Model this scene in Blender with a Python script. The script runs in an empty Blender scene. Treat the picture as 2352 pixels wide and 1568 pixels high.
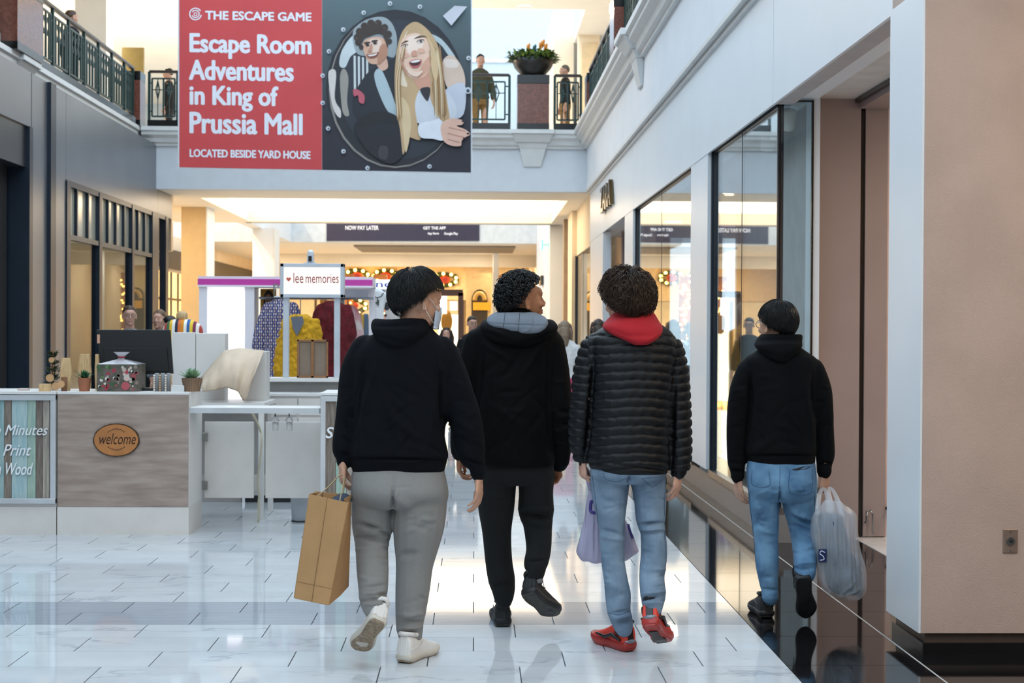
import bpy, bmesh, math, random
import numpy as np
from mathutils import Matrix, Vector
random.seed(7); np.random.seed(7)
SC = bpy.context.scene
COL = SC.collection
# ---------------------------------------------------------------- camera
FPX = 3332.0; CAMH = 1.48
YAW, PITCH, ROLL = 86/FPX, 29/FPX, math.radians(.3)
RC = Matrix.Rotation(-YAW, 3, 'Z') @ Matrix.Rotation(math.pi/2-PITCH, 3, 'X') @ Matrix.Rotation(ROLL, 3, 'Z')
CP = Vector((0, 0, CAMH))
cam_d = bpy.data.cameras.new('camera'); cam = bpy.data.objects.new('camera', cam_d); COL.objects.link(cam)
cam.matrix_world = Matrix.Translation(CP) @ RC.to_4x4()
cam_d.sensor_width = 36.0; cam_d.lens = 36.0*FPX/2352; cam_d.clip_end = 300
cam_d.dof.use_dof = True; cam_d.dof.focus_distance = 6.9; cam_d.dof.aperture_fstop = 6.0
SC.camera = cam
# ---------------------------------------------------------------- world, exposure
w = bpy.data.worlds.new('sky'); SC.world = w; w.use_nodes = True
bg = w.node_tree.nodes['Background']; bg.inputs[0].default_value = (.70, .86, 1.0, 1); bg.inputs[1].default_value = 1.75
vs = SC.view_settings; vs.view_transform = 'Standard'; vs.look = 'None'; vs.gamma = 1.0; vs.use_curve_mapping = False
vs.exposure = 0.8
SC.cycles.caustics_reflective = False; SC.cycles.caustics_refractive = False
SC.cycles.max_bounces = 8; SC.cycles.diffuse_bounces = 4; SC.cycles.glossy_bounces = 4; SC.cycles.transparent_max_bounces = 12
SC.cycles.sample_clamp_indirect = 6.0

# ---------------------------------------------------------------- pixel helpers (photo frame 2352 x 1568)
def ray(x, y): return RC @ Vector(((x-1176)/FPX, -(y-784)/FPX, -1))
def at(x, y, Y): d = ray(x, y); return CP + d*(Y/d.y)
def gnd(x, y, z=0.0): d = ray(x, y); return CP + d*((z-CAMH)/d.z)
def onX(x, y, X): d = ray(x, y); return CP + d*(X/d.x)

# ---------------------------------------------------------------- materials
MATS = {}
def srgb(h):
    h = h.lstrip('#'); c = [int(h[i:i+2], 16)/255 for i in (0, 2, 4)]
    return tuple((v/12.92 if v <= .04045 else ((v+.055)/1.055)**2.4) for v in c)
def mat(name, col='#808080', rough=.6, metal=0.0, var=.06, scale=6.0, emit=0.0, bump=0.0, bscale=40.0, spec=.5, alpha=1.0,
        trans=0.0, coat=0.0, rand=0.0, sheen=0.0, stretch=None, col2=None, ecol=None, sss=0.0, detail=3.0):
    if name in MATS: return MATS[name]
    m = bpy.data.materials.new(name); m.use_nodes = True; MATS[name] = m
    nt = m.node_tree; b = nt.nodes['Principled BSDF']; L = nt.links.new
    c = srgb(col) if isinstance(col, str) else col
    c2 = srgb(col2) if col2 else tuple(min(1, v*(1-var*2)) for v in c)
    tc = nt.nodes.new('ShaderNodeTexCoord'); mp = nt.nodes.new('ShaderNodeMapping'); L(tc.outputs['Object'], mp.inputs[0])
    if stretch: mp.inputs['Scale'].default_value = stretch
    nz = nt.nodes.new('ShaderNodeTexNoise'); nz.inputs['Scale'].default_value = scale; nz.inputs['Detail'].default_value = detail
    L(mp.outputs[0], nz.inputs[0])
    cr = nt.nodes.new('ShaderNodeValToRGB'); cr.color_ramp.elements[0].position = .35; cr.color_ramp.elements[1].position = .65
    cr.color_ramp.elements[0].color = (*c2, 1); cr.color_ramp.elements[1].color = (*c, 1)
    L(nz.outputs[0], cr.inputs[0]); out = cr.outputs[0]
    if rand:
        oi = nt.nodes.new('ShaderNodeObjectInfo'); mr = nt.nodes.new('ShaderNodeMapRange')
        mr.inputs[3].default_value = 1-rand; mr.inputs[4].default_value = 1.0; L(oi.outputs['Random'], mr.inputs[0])
        mx = nt.nodes.new('ShaderNodeMix'); mx.data_type = 'RGBA'; mx.blend_type = 'MULTIPLY'; mx.inputs[0].default_value = 1
        L(out, mx.inputs[6]); L(mr.outputs[0], mx.inputs[7]); out = mx.outputs[2]
    L(out, b.inputs['Base Color'])
    b.inputs['Roughness'].default_value = rough; b.inputs['Metallic'].default_value = metal
    b.inputs['Specular IOR Level'].default_value = spec; b.inputs['Alpha'].default_value = alpha
    b.inputs['Transmission Weight'].default_value = trans; b.inputs['Coat Weight'].default_value = coat
    b.inputs['Sheen Weight'].default_value = sheen; b.inputs['Sheen Roughness'].default_value = .6
    if sss:
        b.inputs['Subsurface Weight'].default_value = sss; b.inputs['Subsurface Radius'].default_value = (.02, .008, .004)
    if emit:
        b.inputs['Emission Color'].default_value = (*(srgb(ecol) if ecol else c), 1); b.inputs['Emission Strength'].default_value = emit
    if bump:
        n2 = nt.nodes.new('ShaderNodeTexNoise'); n2.inputs['Scale'].default_value = bscale; n2.inputs['Detail'].default_value = 4
        L(mp.outputs[0], n2.inputs[0]); bp = nt.nodes.new('ShaderNodeBump'); bp.inputs['Strength'].default_value = bump
        bp.inputs['Distance'].default_value = .01; L(n2.outputs[0], bp.inputs['Height']); L(bp.outputs[0], b.inputs['Normal'])
    return m
def glass(name, tint=(.93, .97, .97), f0=.05, gl=(.95, .98, 1.0)):
    if name in MATS: return MATS[name]
    m = bpy.data.materials.new(name); m.use_nodes = True; MATS[name] = m
    nt = m.node_tree; L = nt.links.new; nt.nodes.remove(nt.nodes['Principled BSDF']); o = nt.nodes['Material Output']
    lw = nt.nodes.new('ShaderNodeLayerWeight'); lw.inputs[0].default_value = .5
    p = nt.nodes.new('ShaderNodeMath'); p.operation = 'POWER'; p.inputs[1].default_value = 4.0; L(lw.outputs['Facing'], p.inputs[0])
    mr = nt.nodes.new('ShaderNodeMapRange'); mr.inputs[3].default_value = f0; mr.inputs[4].default_value = 1.0; L(p.outputs[0], mr.inputs[0])
    t = nt.nodes.new('ShaderNodeBsdfTransparent'); t.inputs[0].default_value = (*tint, 1)
    g = nt.nodes.new('ShaderNodeBsdfGlossy'); g.inputs[0].default_value = (*gl, 1); g.inputs['Roughness'].default_value = .01
    nz = nt.nodes.new('ShaderNodeTexNoise'); nz.inputs['Scale'].default_value = .7
    bp = nt.nodes.new('ShaderNodeBump'); bp.inputs['Strength'].default_value = .02; bp.inputs['Distance'].default_value = .02
    L(nz.outputs[0], bp.inputs['Height']); L(bp.outputs[0], g.inputs['Normal'])
    mx = nt.nodes.new('ShaderNodeMixShader'); L(mr.outputs[0], mx.inputs[0]); L(t.outputs[0], mx.inputs[1]); L(g.outputs[0], mx.inputs[2])
    L(mx.outputs[0], o.inputs[0]); return m

# ---------------------------------------------------------------- objects
def props(o, label=None, cat=None, group=None, kind=None):
    if label: o['label'] = label
    if cat: o['category'] = cat
    if group: o['group'] = group
    if kind: o['kind'] = kind
    return o
WL = {}
def wloc(o):
    v = Vector((0, 0, 0))
    while o is not None: v = v + o.location; o = o.parent
    return v
def thing(name, label, cat, loc=(0, 0, 0), group=None):
    o = bpy.data.objects.new(name, None); COL.objects.link(o); o.location = loc; o.empty_display_size = .1
    return props(o, label, cat, group)
def cat_rom(pts, n=6, closed=False):
    P = [Vector(p) for p in pts]; m = len(P); out = []
    for i in range(m if closed else m-1):
        a, b, c, d = (P[(i-1) % m], P[i], P[(i+1) % m], P[(i+2) % m]) if closed else (P[max(i-1, 0)], P[i], P[i+1], P[min(i+2, m-1)])
        for k in range(n):
            t = k/n; out.append(.5*((2*b)+(c-a)*t+(2*a-5*b+4*c-d)*t*t+(3*b-a-3*c+d)*t**3))
    if not closed: out.append(P[-1])
    return out
class MB:
    def __init__(s): s.v = []; s.f = []; s.mi = []; s.mats = []; s.cur = 0
    def use(s, m):
        if m not in s.mats: s.mats.append(m)
        s.cur = s.mats.index(m); return s
    def add(s, vs, fs):
        k = len(s.v); s.v += [tuple(v) for v in vs]; s.f += [tuple(i+k for i in f) for f in fs]; s.mi += [s.cur]*len(fs); return s
    def box(s, x0, x1, y0, y1, z0, z1):
        vs = [(x, y, z) for z in (z0, z1) for y in (y0, y1) for x in (x0, x1)]
        return s.add(vs, [(0, 2, 3, 1), (4, 5, 7, 6), (0, 1, 5, 4), (2, 6, 7, 3), (0, 4, 6, 2), (1, 3, 7, 5)])
    def obox(s, c, size, M=None):
        k = len(s.v); sx, sy, sz = [q/2 for q in size]; s.box(-sx, sx, -sy, sy, -sz, sz)
        M = M or Matrix.Identity(3)
        for i in range(k, len(s.v)): s.v[i] = tuple(M @ Vector(s.v[i]) + Vector(c))
        return s
    def beam(s, a, b, wdt, hgt, up=(0, 0, 1)):
        a, b = Vector(a), Vector(b); d = (b-a).normalized(); u = Vector(up)
        sd = d.cross(u)
        if sd.length < 1e-4: sd = d.cross(Vector((0, 1, 0)))
        sd.normalize(); u = sd.cross(d); vs = []
        for p in (a, b):
            for i, j in ((-1, -1), (1, -1), (1, 1), (-1, 1)): vs.append(p + sd*(wdt/2*i) + u*(hgt/2*j))
        return s.add(vs, [(3, 2, 1, 0), (4, 5, 6, 7), (0, 1, 5, 4), (1, 2, 6, 5), (2, 3, 7, 6), (3, 0, 4, 7)])
    def loft(s, rings, cap=True, closed=True):
        n = len(rings[0]); vs = [v for r in rings for v in r]; fs = []
        for i in range(len(rings)-1):
            for j in range(n if closed else n-1):
                k = (j+1) % n; fs.append((i*n+j, i*n+k, (i+1)*n+k, (i+1)*n+j))
        if cap and closed: fs.append(tuple(range(n-1, -1, -1))); fs.append(tuple(range((len(rings)-1)*n, len(rings)*n)))
        return s.add(vs, fs)
    def tube(s, path, r, n=8, cap=True, flat=1.0, up=None):
        P = [Vector(p) for p in path]; rs = r if hasattr(r, '__len__') else [r]*len(P); rings = []
        ref = None
        for i, p in enumerate(P):
            d = (P[min(i+1, len(P)-1)]-P[max(i-1, 0)])
            d = d.normalized() if d.length > 1e-9 else Vector((0, 0, 1))
            if ref is None:
                ref = Vector(up) if up else (Vector((0, 1, 0)) if abs(d.y) < .9 else Vector((1, 0, 0)))
            u = d.cross(ref)
            if u.length < 1e-6: u = d.cross(Vector((1, .3, .2)))
            u.normalize(); v = u.cross(d).normalized(); ref = v
            rings.append([p + u*(rs[i]*math.cos(2*math.pi*k/n)) + v*(rs[i]*flat*math.sin(2*math.pi*k/n)) for k in range(n)])
        return s.loft(rings, cap)
    def lathe(s, prof, c, n=16, ax=None):
        c = Vector(c); M = ax or Matrix.Identity(3)
        rings = [[c + M @ Vector((r*math.cos(2*math.pi*k/n), r*math.sin(2*math.pi*k/n), z)) for k in range(n)] for r, z in prof]
        return s.loft(rings)
    def ball(s, c, r, nu=12, nv=8, M=None):
        if not hasattr(r, '__len__'): r = (r, r, r)
        M = M or Matrix.Identity(3); c = Vector(c); rings = []
        for j in range(nv+1):
            t = math.pi*(j+ (.02 if j == 0 else (-.02 if j == nv else 0)))/nv
            rings.append([c + M @ Vector((r[0]*math.sin(t)*math.cos(2*math.pi*k/nu), r[1]*math.sin(t)*math.sin(2*math.pi*k/nu), -r[2]*math.cos(t))) for k in range(nu)])
        return s.loft(rings)
    def poly(s, pts, th=(0, 0, 0)):
        n = len(pts); t = Vector(th); vs = [Vector(p) for p in pts]
        if t.length == 0: return s.add(vs, [tuple(range(n))])
        vs2 = vs + [p+t for p in vs]
        return s.add(vs2, [tuple(range(n-1, -1, -1)), tuple(range(n, 2*n))] + [(i, (i+1) % n, n+(i+1) % n, n+i) for i in range(n)])
    def disc(s, c, r, n=20, ax='z', th=.01):
        c = Vector(c); e = {'z': ((1, 0, 0), (0, 1, 0), (0, 0, 1)), 'y': ((1, 0, 0), (0, 0, 1), (0, 1, 0)), 'x': ((0, 1, 0), (0, 0, 1), (1, 0, 0))}[ax]
        return s.poly([c + Vector(e[0])*(r*math.cos(2*math.pi*k/n)) + Vector(e[1])*(r*math.sin(2*math.pi*k/n)) for k in range(n)], Vector(e[2])*th)
    def mesh(s, name, m=None, off=None, smooth=False):
        me = bpy.data.meshes.new(name); o = off or Vector((0, 0, 0))
        me.from_pydata([(v[0]-o[0], v[1]-o[1], v[2]-o[2]) for v in s.v], [], s.f)
        ms = s.mats or [m]
        for q in ms: me.materials.append(q)
        if len(ms) > 1: me.polygons.foreach_set('material_index', s.mi)
        if smooth: me.polygons.foreach_set('use_smooth', [True]*len(me.polygons))
        bm = bmesh.new(); bm.from_mesh(me); bmesh.ops.recalc_face_normals(bm, faces=bm.faces); bm.to_mesh(me); bm.free()
        return me
    def build(s, name, m=None, parent=None, smooth=False, bev=0.0, label=None, cat=None, group=None, kind=None, loc=None):
        off = wloc(parent) if parent else Vector((0, 0, 0))
        if loc is not None: off = off + Vector(loc) - (wloc(parent) if parent else Vector((0, 0, 0)))
        me = s.mesh(name, m, off, smooth); o = bpy.data.objects.new(name, me); COL.objects.link(o)
        if parent: o.parent = parent
        if loc is not None: o.location = Vector(loc) - (wloc(parent) if parent else Vector((0, 0, 0)))
        if bev:
            md = o.modifiers.new('bev', 'BEVEL'); md.width = bev; md.segments = 2; md.limit_method = 'ANGLE'; md.angle_limit = .7
        return props(o, label, cat, group, kind)
def B(name, m, x0, x1, y0, y1, z0, z1, parent=None, bev=0.0, **k): return MB().box(x0, x1, y0, y1, z0, z1).build(name, m, parent, bev=bev, **k)
def S(name, m, x0, x1, y0, y1, z0, z1, bev=0.0): return B(name, m, x0, x1, y0, y1, z0, z1, bev=bev, kind='structure')
def link_copy(o, parent=None):
    c = o.copy(); COL.objects.link(c); c.parent = parent
    for ch in list(o.children): link_copy(ch, c)
    return c
def text_mesh(s, bold=0.0, extrude=0.0, shear=0.0, spacing=1.0):
    cu = bpy.data.curves.new('text', 'FONT'); cu.body = s; cu.size = 1; cu.offset = bold; cu.extrude = extrude; cu.shear = shear
    cu.space_character = spacing; cu.resolution_u = 3
    o = bpy.data.objects.new('text', cu); COL.objects.link(o)
    dg = bpy.context.evaluated_depsgraph_get(); me = o.evaluated_get(dg).to_mesh()
    vs = [v.co.copy() for v in me.vertices]; fs = [tuple(p.vertices) for p in me.polygons]
    o.evaluated_get(dg).to_mesh_clear(); bpy.data.objects.remove(o); bpy.data.curves.remove(cu)
    return vs, fs
def text_on(name, s, fn, u0, u1, v0, v1, m, parent=None, bold=0.0, depth=.004, normal=(0, -1, 0), shear=0.0, spacing=1.0, ext=False, fat=0.0, **k):
    """letters whose bounding box fills u0..u1, v0..v1 (v0 bottom) of the surface fn(u, v)"""
    vs, fs = text_mesh(s, bold, .5 if ext else 0, shear, spacing)
    xs = [v.x for v in vs]; ys = [v.y for v in vs]; ax, bx, ay, by = min(xs), max(xs), min(ys), max(ys); N = Vector(normal)
    mb = MB(); mb.add([Vector(fn(u0+(v.x-ax)/(bx-ax)*(u1-u0), v0+(v.y-ay)/(by-ay)*(v1-v0))) + N*(depth*(.5+v.z) if ext else depth) for v in vs], fs)
    if fat:
        v0s = list(mb.v); f0s = list(mb.f)
        for i in range(8):
            du, dv = fat*math.cos(i*math.pi/4), fat*math.sin(i*math.pi/4)*.8
            mb.add([Vector(fn(u0+(v.x-ax)/(bx-ax)*(u1-u0)+du, v0+(v.y-ay)/(by-ay)*(v1-v0)+dv)) + N*(depth-.00005*(i+1)) for v in vs], fs)
    return mb.build(name, m, parent, **k)
# ================================================================ SETTING
white = mat('white paint', '#dfe4ea', .55, var=.02, scale=2)
fasc = mat('fascia white', '#e3e8ec', .35, var=.015, scale=1.5)
mould = mat('moulding white', '#dcdcda', .6, var=.03)
cream = mat('cream paint', '#e6d6bd', .7, var=.03, scale=2)
beige = mat('beige stucco', '#c0a89c', .8, var=.05, scale=3, bump=.25, bscale=160)
taupe = mat('taupe panel', '#9c8a86', .45, var=.03, scale=3)
greyp = mat('grey metal panel', '#74787f', .32, metal=.55, var=.05, scale=1.2)
dkgrey = mat('charcoal metal', '#3a3d42', .3, metal=.5, var=.08)
navy = mat('blue black metal frame', '#1e2a38', .35, metal=.3, var=.08)
black = mat('black stone', '#141416', .2, var=.2)
granite = mat('red granite', '#7d4a3c', .2, var=.2, scale=30)
iron = mat('green black iron', '#25413f', .4, metal=.4, var=.1)
rail_m = mat('dark wood handrail', '#33241f', .35, var=.15)
brush = mat('brushed steel', '#9a9da0', .3, metal=1, var=.05)
ceil_m = mat('ceiling white', '#e9e3d8', .8, var=.02, scale=2)
lamp_w = mat('warm lamp', '#fff2dc', .5, emit=14, ecol='#ffe2bd')
lamp_c = mat('cove light panel', '#fff6e6', .5, emit=2.0, ecol="#ffe8c8", var=.01)
pane_m = glass('window glass')
# ---- floor: slab, white tiles in 1/3 bond, polished black border
tile_m = mat('white marble tile', '#ccd0d4', .05, var=.04, scale=3, rand=.07)
tile_g = mat('grey marble tile', '#a7aeb8', .05, var=.06, scale=3, rand=.12, stretch=(1, 8, 1))
tile_k = mat('black polished tile', '#17171a', .06, var=.2, scale=8, spec=.6, rand=.2)
def veins(m, amt, colr):
    nt = m.node_tree; L = nt.links.new; b = nt.nodes['Principled BSDF']; src = b.inputs['Base Color'].links[0].from_socket
    tc = nt.nodes.new('ShaderNodeTexCoord'); oi = nt.nodes.new('ShaderNodeObjectInfo'); ad = nt.nodes.new('ShaderNodeVectorMath'); ad.operation = 'MULTIPLY_ADD'
    ad.inputs[1].default_value = (1, 2.0, 1); L(tc.outputs['Object'], ad.inputs[0])
    sc = nt.nodes.new('ShaderNodeVectorMath'); sc.operation = 'SCALE'; sc.inputs['Scale'].default_value = 37.0; L(oi.outputs['Random'], sc.inputs[0]); L(sc.outputs[0], ad.inputs[2])
    nz = nt.nodes.new('ShaderNodeTexNoise'); nz.inputs['Scale'].default_value = 1.3; nz.inputs['Detail'].default_value = 6; nz.inputs['Roughness'].default_value = .55; L(ad.outputs[0], nz.inputs[0])
    s1 = nt.nodes.new('ShaderNodeMath'); s1.operation = 'SUBTRACT'; s1.inputs[1].default_value = .5; L(nz.outputs[0], s1.inputs[0])
    s2 = nt.nodes.new('ShaderNodeMath'); s2.operation = 'ABSOLUTE'; L(s1.outputs[0], s2.inputs[0])
    mr = nt.nodes.new('ShaderNodeMapRange'); mr.inputs[1].default_value = 0; mr.inputs[2].default_value = .022; mr.inputs[3].default_value = amt; mr.inputs[4].default_value = 0; L(s2.outputs[0], mr.inputs[0])
    n2 = nt.nodes.new('ShaderNodeTexNoise'); n2.inputs['Scale'].default_value = .9; L(ad.outputs[0], n2.inputs[0])
    m2 = nt.nodes.new('ShaderNodeMapRange'); m2.inputs[1].default_value = .48; m2.inputs[2].default_value = .62; L(n2.outputs[0], m2.inputs[0])
    mm = nt.nodes.new('ShaderNodeMath'); mm.operation = 'MULTIPLY'; L(mr.outputs[0], mm.inputs[0]); L(m2.outputs[0], mm.inputs[1])
    mx = nt.nodes.new('ShaderNodeMix'); mx.data_type = 'RGBA'; mx.inputs[7].default_value = (*srgb(colr), 1)
    L(mm.outputs[0], mx.inputs[0]); L(src, mx.inputs[6]); L(mx.outputs[2], b.inputs['Base Color'])
veins(tile_m, .55, '#8f97a0')
floor = S('floor', mat('floor grout', '#5c5f63', .8), -16, 9, -14, 64, -.3, -.006)
TL, TD, XE = .607, .2995, 1.385
def tile_mesh(x0, x1, y0, y1, g=.0028, gy=.0012):
    b = MB(); b.box(x0+g, x1-g, y0+gy, y1-gy, -.006, 0); b.f.pop(0); b.mi.pop(0); return b
tm = {}
def tile_data(kind, wdt, m):
    k = (kind, round(wdt, 3))
    if k not in tm: tm[k] = tile_mesh(-wdt/2, wdt/2, -TD/2, TD/2).mesh('tile', m)
    return tm[k]
spots = []
for r in range(-1, 188):
    y0 = 6.05 + TD*r; off = -1.617 + .2023*(r % 3)
    xl = max(-12.0, -.36*y0-.8) if y0 > 5 else -6
    k0 = math.floor((xl-off)/TL)
    k = k0
    while off+k*TL < XE:
        a, b_ = off+k*TL, min(off+(k+1)*TL, XE)
        if b_-a > .03: spots.append((a, b_, y0, r))
        k += 1
def in_view(p):
    q = RC.transposed() @ (Vector(p)-CP)
    return q.z < 0 and abs(q.x/-q.z)*FPX < 1220 and (784-q.y/-q.z*FPX) < 1640
kiosk_hides = lambda x, y: y > 10.3 and x < -.9
vis = [s for s in spots if in_view(((s[0]+s[1])/2, s[2]+.15, 0)) and not kiosk_hides((s[0]+s[1])/2, s[2])]
vis.sort(key=lambda s: s[2]); near = set(map(id, vis[:300]))
rest = {0: MB(), 1: MB()}
for s in spots:
    a, b_, y0, r = s; g = r in (4, 5) or r in (34, 35) or r in (64, 65)
    if id(s) in near:
        o = bpy.data.objects.new('floor_tile', tile_data('g' if g else 'w', b_-a, tile_g if g else tile_m))
        o.location = ((a+b_)/2, y0+TD/2, 0); COL.objects.link(o); o.parent = floor
    else:
        rb = rest[1 if g else 0]; t = tile_mesh(a, b_, y0, y0+TD); rb.add(t.v, t.f)
rb = rest[0]
for iy in range(50):
    for ix in range(18):
        t = tile_mesh(-9.6+ix*TL, -9.6+(ix+1)*TL, 5.75-(iy+1)*TD, 5.75-iy*TD); rb.add(t.v, t.f)
rest[0].build('floor_tiles_far', tile_m, floor, kind='stuff'); rest[1].build('grey_floor_tiles_far', tile_g, floor, kind='stuff')
kb = MB(); kt = {}
ys = 5.15
for i in range(0, 140):
    y0 = 4.55 + i*.605*1.0; 
    if y0 > 60: break
    for (a, b_) in ((XE, 1.995), (1.995, 2.71)):
        if a > 1.9 and y0 > 10.2: b_ = 2.14
        wd = b_-a; k = round(wd, 3)
        if y0 < 26:
            if k not in kt: kt[k] = tile_mesh(-wd/2, wd/2, -.3025, .3025, .002, .002).mesh('black_tile', tile_k)
            o = bpy.data.objects.new('black_floor_tile', kt[k]); o.location = ((a+b_)/2, y0+.3025, 0); COL.objects.link(o); o.parent = floor
        else:
            t = tile_mesh(a, b_, y0, y0+.605); kb.add(t.v, t.f)
for i in range(9):
    for j in range(3):
        t = tile_mesh(2.715+j*.61, 3.32+j*.61, 1.0+i*.605, 1.603+i*.605, .002, .002); kb.add(t.v, t.f)
kb.build('black_floor_tiles_far', tile_k, floor, kind='stuff')
B('shop_floor', mat('shop floor white', '#d9d6d6', .2), 2.713, 6.5, 6.9, 26, -.006, .002, floor)
# light grout line beside the black border
B('grout_line', mat('pale grout', '#b9b9b6', .6), 1.991, 1.999, 4.5, 26, -.004, .0008, floor)

# ---- right wall: pillar, fascia, upper wall, soffit
XR = 2.08
pil = MB(); pil.use(beige).box(2.045, 5.2, 6.565, 7.09, .10, 3.96); 
S_p = pil.build('wall_right_pillar', kind='structure')
B('pillar_face', fasc, 2.035, 2.049, 6.568, 7.092, .10, 3.05, S_p)
B('pillar_plinth_brown', mat('brown plinth', '#5b4a42', .4), 2.075, 5.2, 6.60, 7.06, .05, .10, S_p)
B('pillar_plinth_black', black, 2.06, 5.2, 6.585, 7.075, 0, .05, S_p)
ol = thing('wall_outlet', 'square steel power outlet plate low on the beige wall', 'outlet', at(2320, 1242, 6.565))
p = at(2320, 1242, 6.565); 
B('cover_plate', mat('outlet steel', '#a58f83', .35, metal=.6), p.x-.034, p.x+.034, 6.559, 6.5651, p.z-.055, p.z+.055, ol, bev=.003)
MB().disc((p.x, 6.553, p.z), .019, 20, 'y', .007).build('socket_ring', brush, ol); MB().disc((p.x, 6.551, p.z), .009, 14, 'y', .003).build('key_slot', dkgrey, ol)
for dz in (-.043, .043): MB().disc((p.x, 6.557, p.z+dz), .004, 8, 'y', .003).build('screw', brush, ol)
wr = S('wall_right_fascia', fasc, XR, XR+.3, 7.0, 26.0, 3.09, 3.90)
S_f = wr
for a, b_ in ((6.565, 10.02), (10.03, 18.9), (18.91, 26.0)):
    B('fascia_panel', fasc, XR-.02, XR, a, b_-.004, 3.045, 3.90, wr)
B('fascia_lip', mat('lip grey', '#b5b0b0', .5), XR, XR+.12, 7.09, 10.02, 3.045, 3.09, wr)
S('trim_1', mould, 2.03, 2.4, 6.565, 26, 3.90, 3.93); S('trim_2', mould, 1.985, 2.4, 6.4, 26, 3.945, 3.985)
S('wall_right_upper', white, 1.99, 2.5, -6, 26, 3.985, 4.72)
def moulding(name, prof, axis, a, b_, m):
    """profile of (out, z) swept along an axis; out is measured along the given sign"""
    mb = MB(); rings = []
    for t in (a, b_): rings.append([((x, t, z) if axis == 'y' else (t, x, z)) for x, z in prof])
    mb.loft(rings); return mb.build(name, m, kind='structure')
PR = [(0, 4.70), (.05, 4.70), (.05, 4.74), (.10, 4.76), (.12, 4.83), (.20, 4.88), (.20, 4.93), (.24, 4.95), (.24, 5.02), (-.3, 5.02), (-.3, 4.70)]
moulding('trim_3', [(1.99-x, z) for x, z in PR], 'y', -6, 26.0, mould)
moulding('trim_4', [(-6.16+x, z) for x, z in PR], 'y', -6, 26.0, mould)
moulding('trim_5', [(26.0-x, z) for x, z in PR], 'x', -5.9, 2.2, mould)
def corbel(c, out, along, key=True):
    """projecting block with keystone under a pedestal; out, along are unit directions"""
    c, o, a = Vector(c), Vector(out), Vector(along); mb = MB()
    def pr(hw0, hw1, z0, z1, d0, d1):
        vs = []
        for z, hw, d in ((z0, hw0, d0), (z1, hw1, d1)):
            for s_, dd in ((-1, 0), (1, 0), (1, d), (-1, d)): vs.append(c + a*(hw*s_) + o*dd + Vector((0, 0, z)))
        mb.add(vs, [(0, 1, 2, 3), (7, 6, 5, 4), (0, 4, 5, 1), (1, 5, 6, 2), (2, 6, 7, 3), (3, 7, 4, 0)])
    pr(.38, .38, 4.94, 5.022, .30, .30); pr(.30, .36, 4.80, 4.94, .17, .27); pr(.24, .28, 4.70, 4.80, .10, .14)
    if key: pr(.155, .235, 4.38, 4.70, .03, .10)
    return mb.build('trim_corbel', mould, kind='structure', bev=.01)
pc = at(1223, 330, 26.0)
corbel((pc.x, 26.0, 0), (0, -1, 0), (1, 0, 0))
for yy in (17.4, 10.5): corbel((1.99, yy, 0), (-1, 0, 0), (0, 1, 0))
corbel((-6.16, 19.4, 0), (1, 0, 0), (0, 1, 0), key=False)
# bulkhead (bridge) face and soffit with the light cove
S('wall_far_bulkhead', mat('bulkhead white', '#d5d9de', .6, var=.02), -5.72, 2.0, 26.0, 26.25, 3.94, 4.72)
ZC = 3.95
cl = MB(); X0, X1, Y0, Y1 = -5.25, 1.78, 27.9, 33.9
for b_ in ((-9.5, 6.0, 26.05, Y0), (-9.5, 6.0, Y1, 34.4), (-9.5, X0, Y0, Y1), (X1, 6.0, Y0, Y1)): cl.box(b_[0], b_[1], b_[2], b_[3], ZC, ZC+.12)
for b_ in ((X0-.1, X1+.1, Y0-.1, Y0, ZC+.12, 4.5), (X0-.1, X1+.1, Y1, Y1+.1, ZC+.12, 4.5), (X0-.1, X0, Y0, Y1, ZC+.12, 4.5), (X1, X1+.1, Y0, Y1, ZC+.12, 4.5)): cl.box(*b_)
ce = cl.build('ceiling', ceil_m, kind='structure')
cv = MB(); cv.box(X0-.1, X1+.1, Y0, Y1, 4.22, 4.26); cv.build('light_cove', lamp_c, ce)
S('floor_upper_bridge', mould, -16, 8, 26.1, 34.4, 4.72, 5.02)
S('wall_far_bridge_back', white, -5.4, 2.0, 34.3, 34.5, 3.95, 5.10)
# upper walkways left and right with ceilings, shops behind
S('floor_upper_left', mould, -16, -5.98, -6, 26.1, 4.72, 5.02)
S('floor_upper_right', mould, 2.1, 8, -6, 26.1, 4.72, 5.02)
uc = MB(); uc.box(-16, -5.9, -6, 52, 8.5, 8.7); uc.box(2.4, 12, -6, 52, 8.5, 8.7); uc.box(-5.9, 2.4, 26.2, 31.9, 8.5, 8.7)
upc = uc.build('ceiling_upper', ceil_m, kind='structure')
S('wall_left_upper', cream, -16.2, -16, -6, 52, 5.1, 8.5); S('wall_right_upper_shop', cream, 6.4, 6.6, -6, 52, 5.1, 8.5)
S('wall_far_upper', mat('upper end wall', '#bccad6', .6, var=.02), -16, 12, 46.0, 46.2, 5.1, 14); S('wall_far_upper_left', cream, -16, -6.4, 51, 51.2, 5.1, 8.5)
S('trim_6', cream, 2.45, 2.95, 34.6, 35.1, 5.1, 8.5); S('trim_7', mat('tan panel', '#d8c3a0', .7), 2.52, 2.9, 34.58, 34.6, 5.3, 8.3)
S('wall_right_clerestory', cream, 1.9, 2.4, 35.6, 46, 5.1, 9.3)
S('trim_8', fasc, -5.6, 1.8, 45.9, 46.0, 9.9, 10.0)
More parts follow.
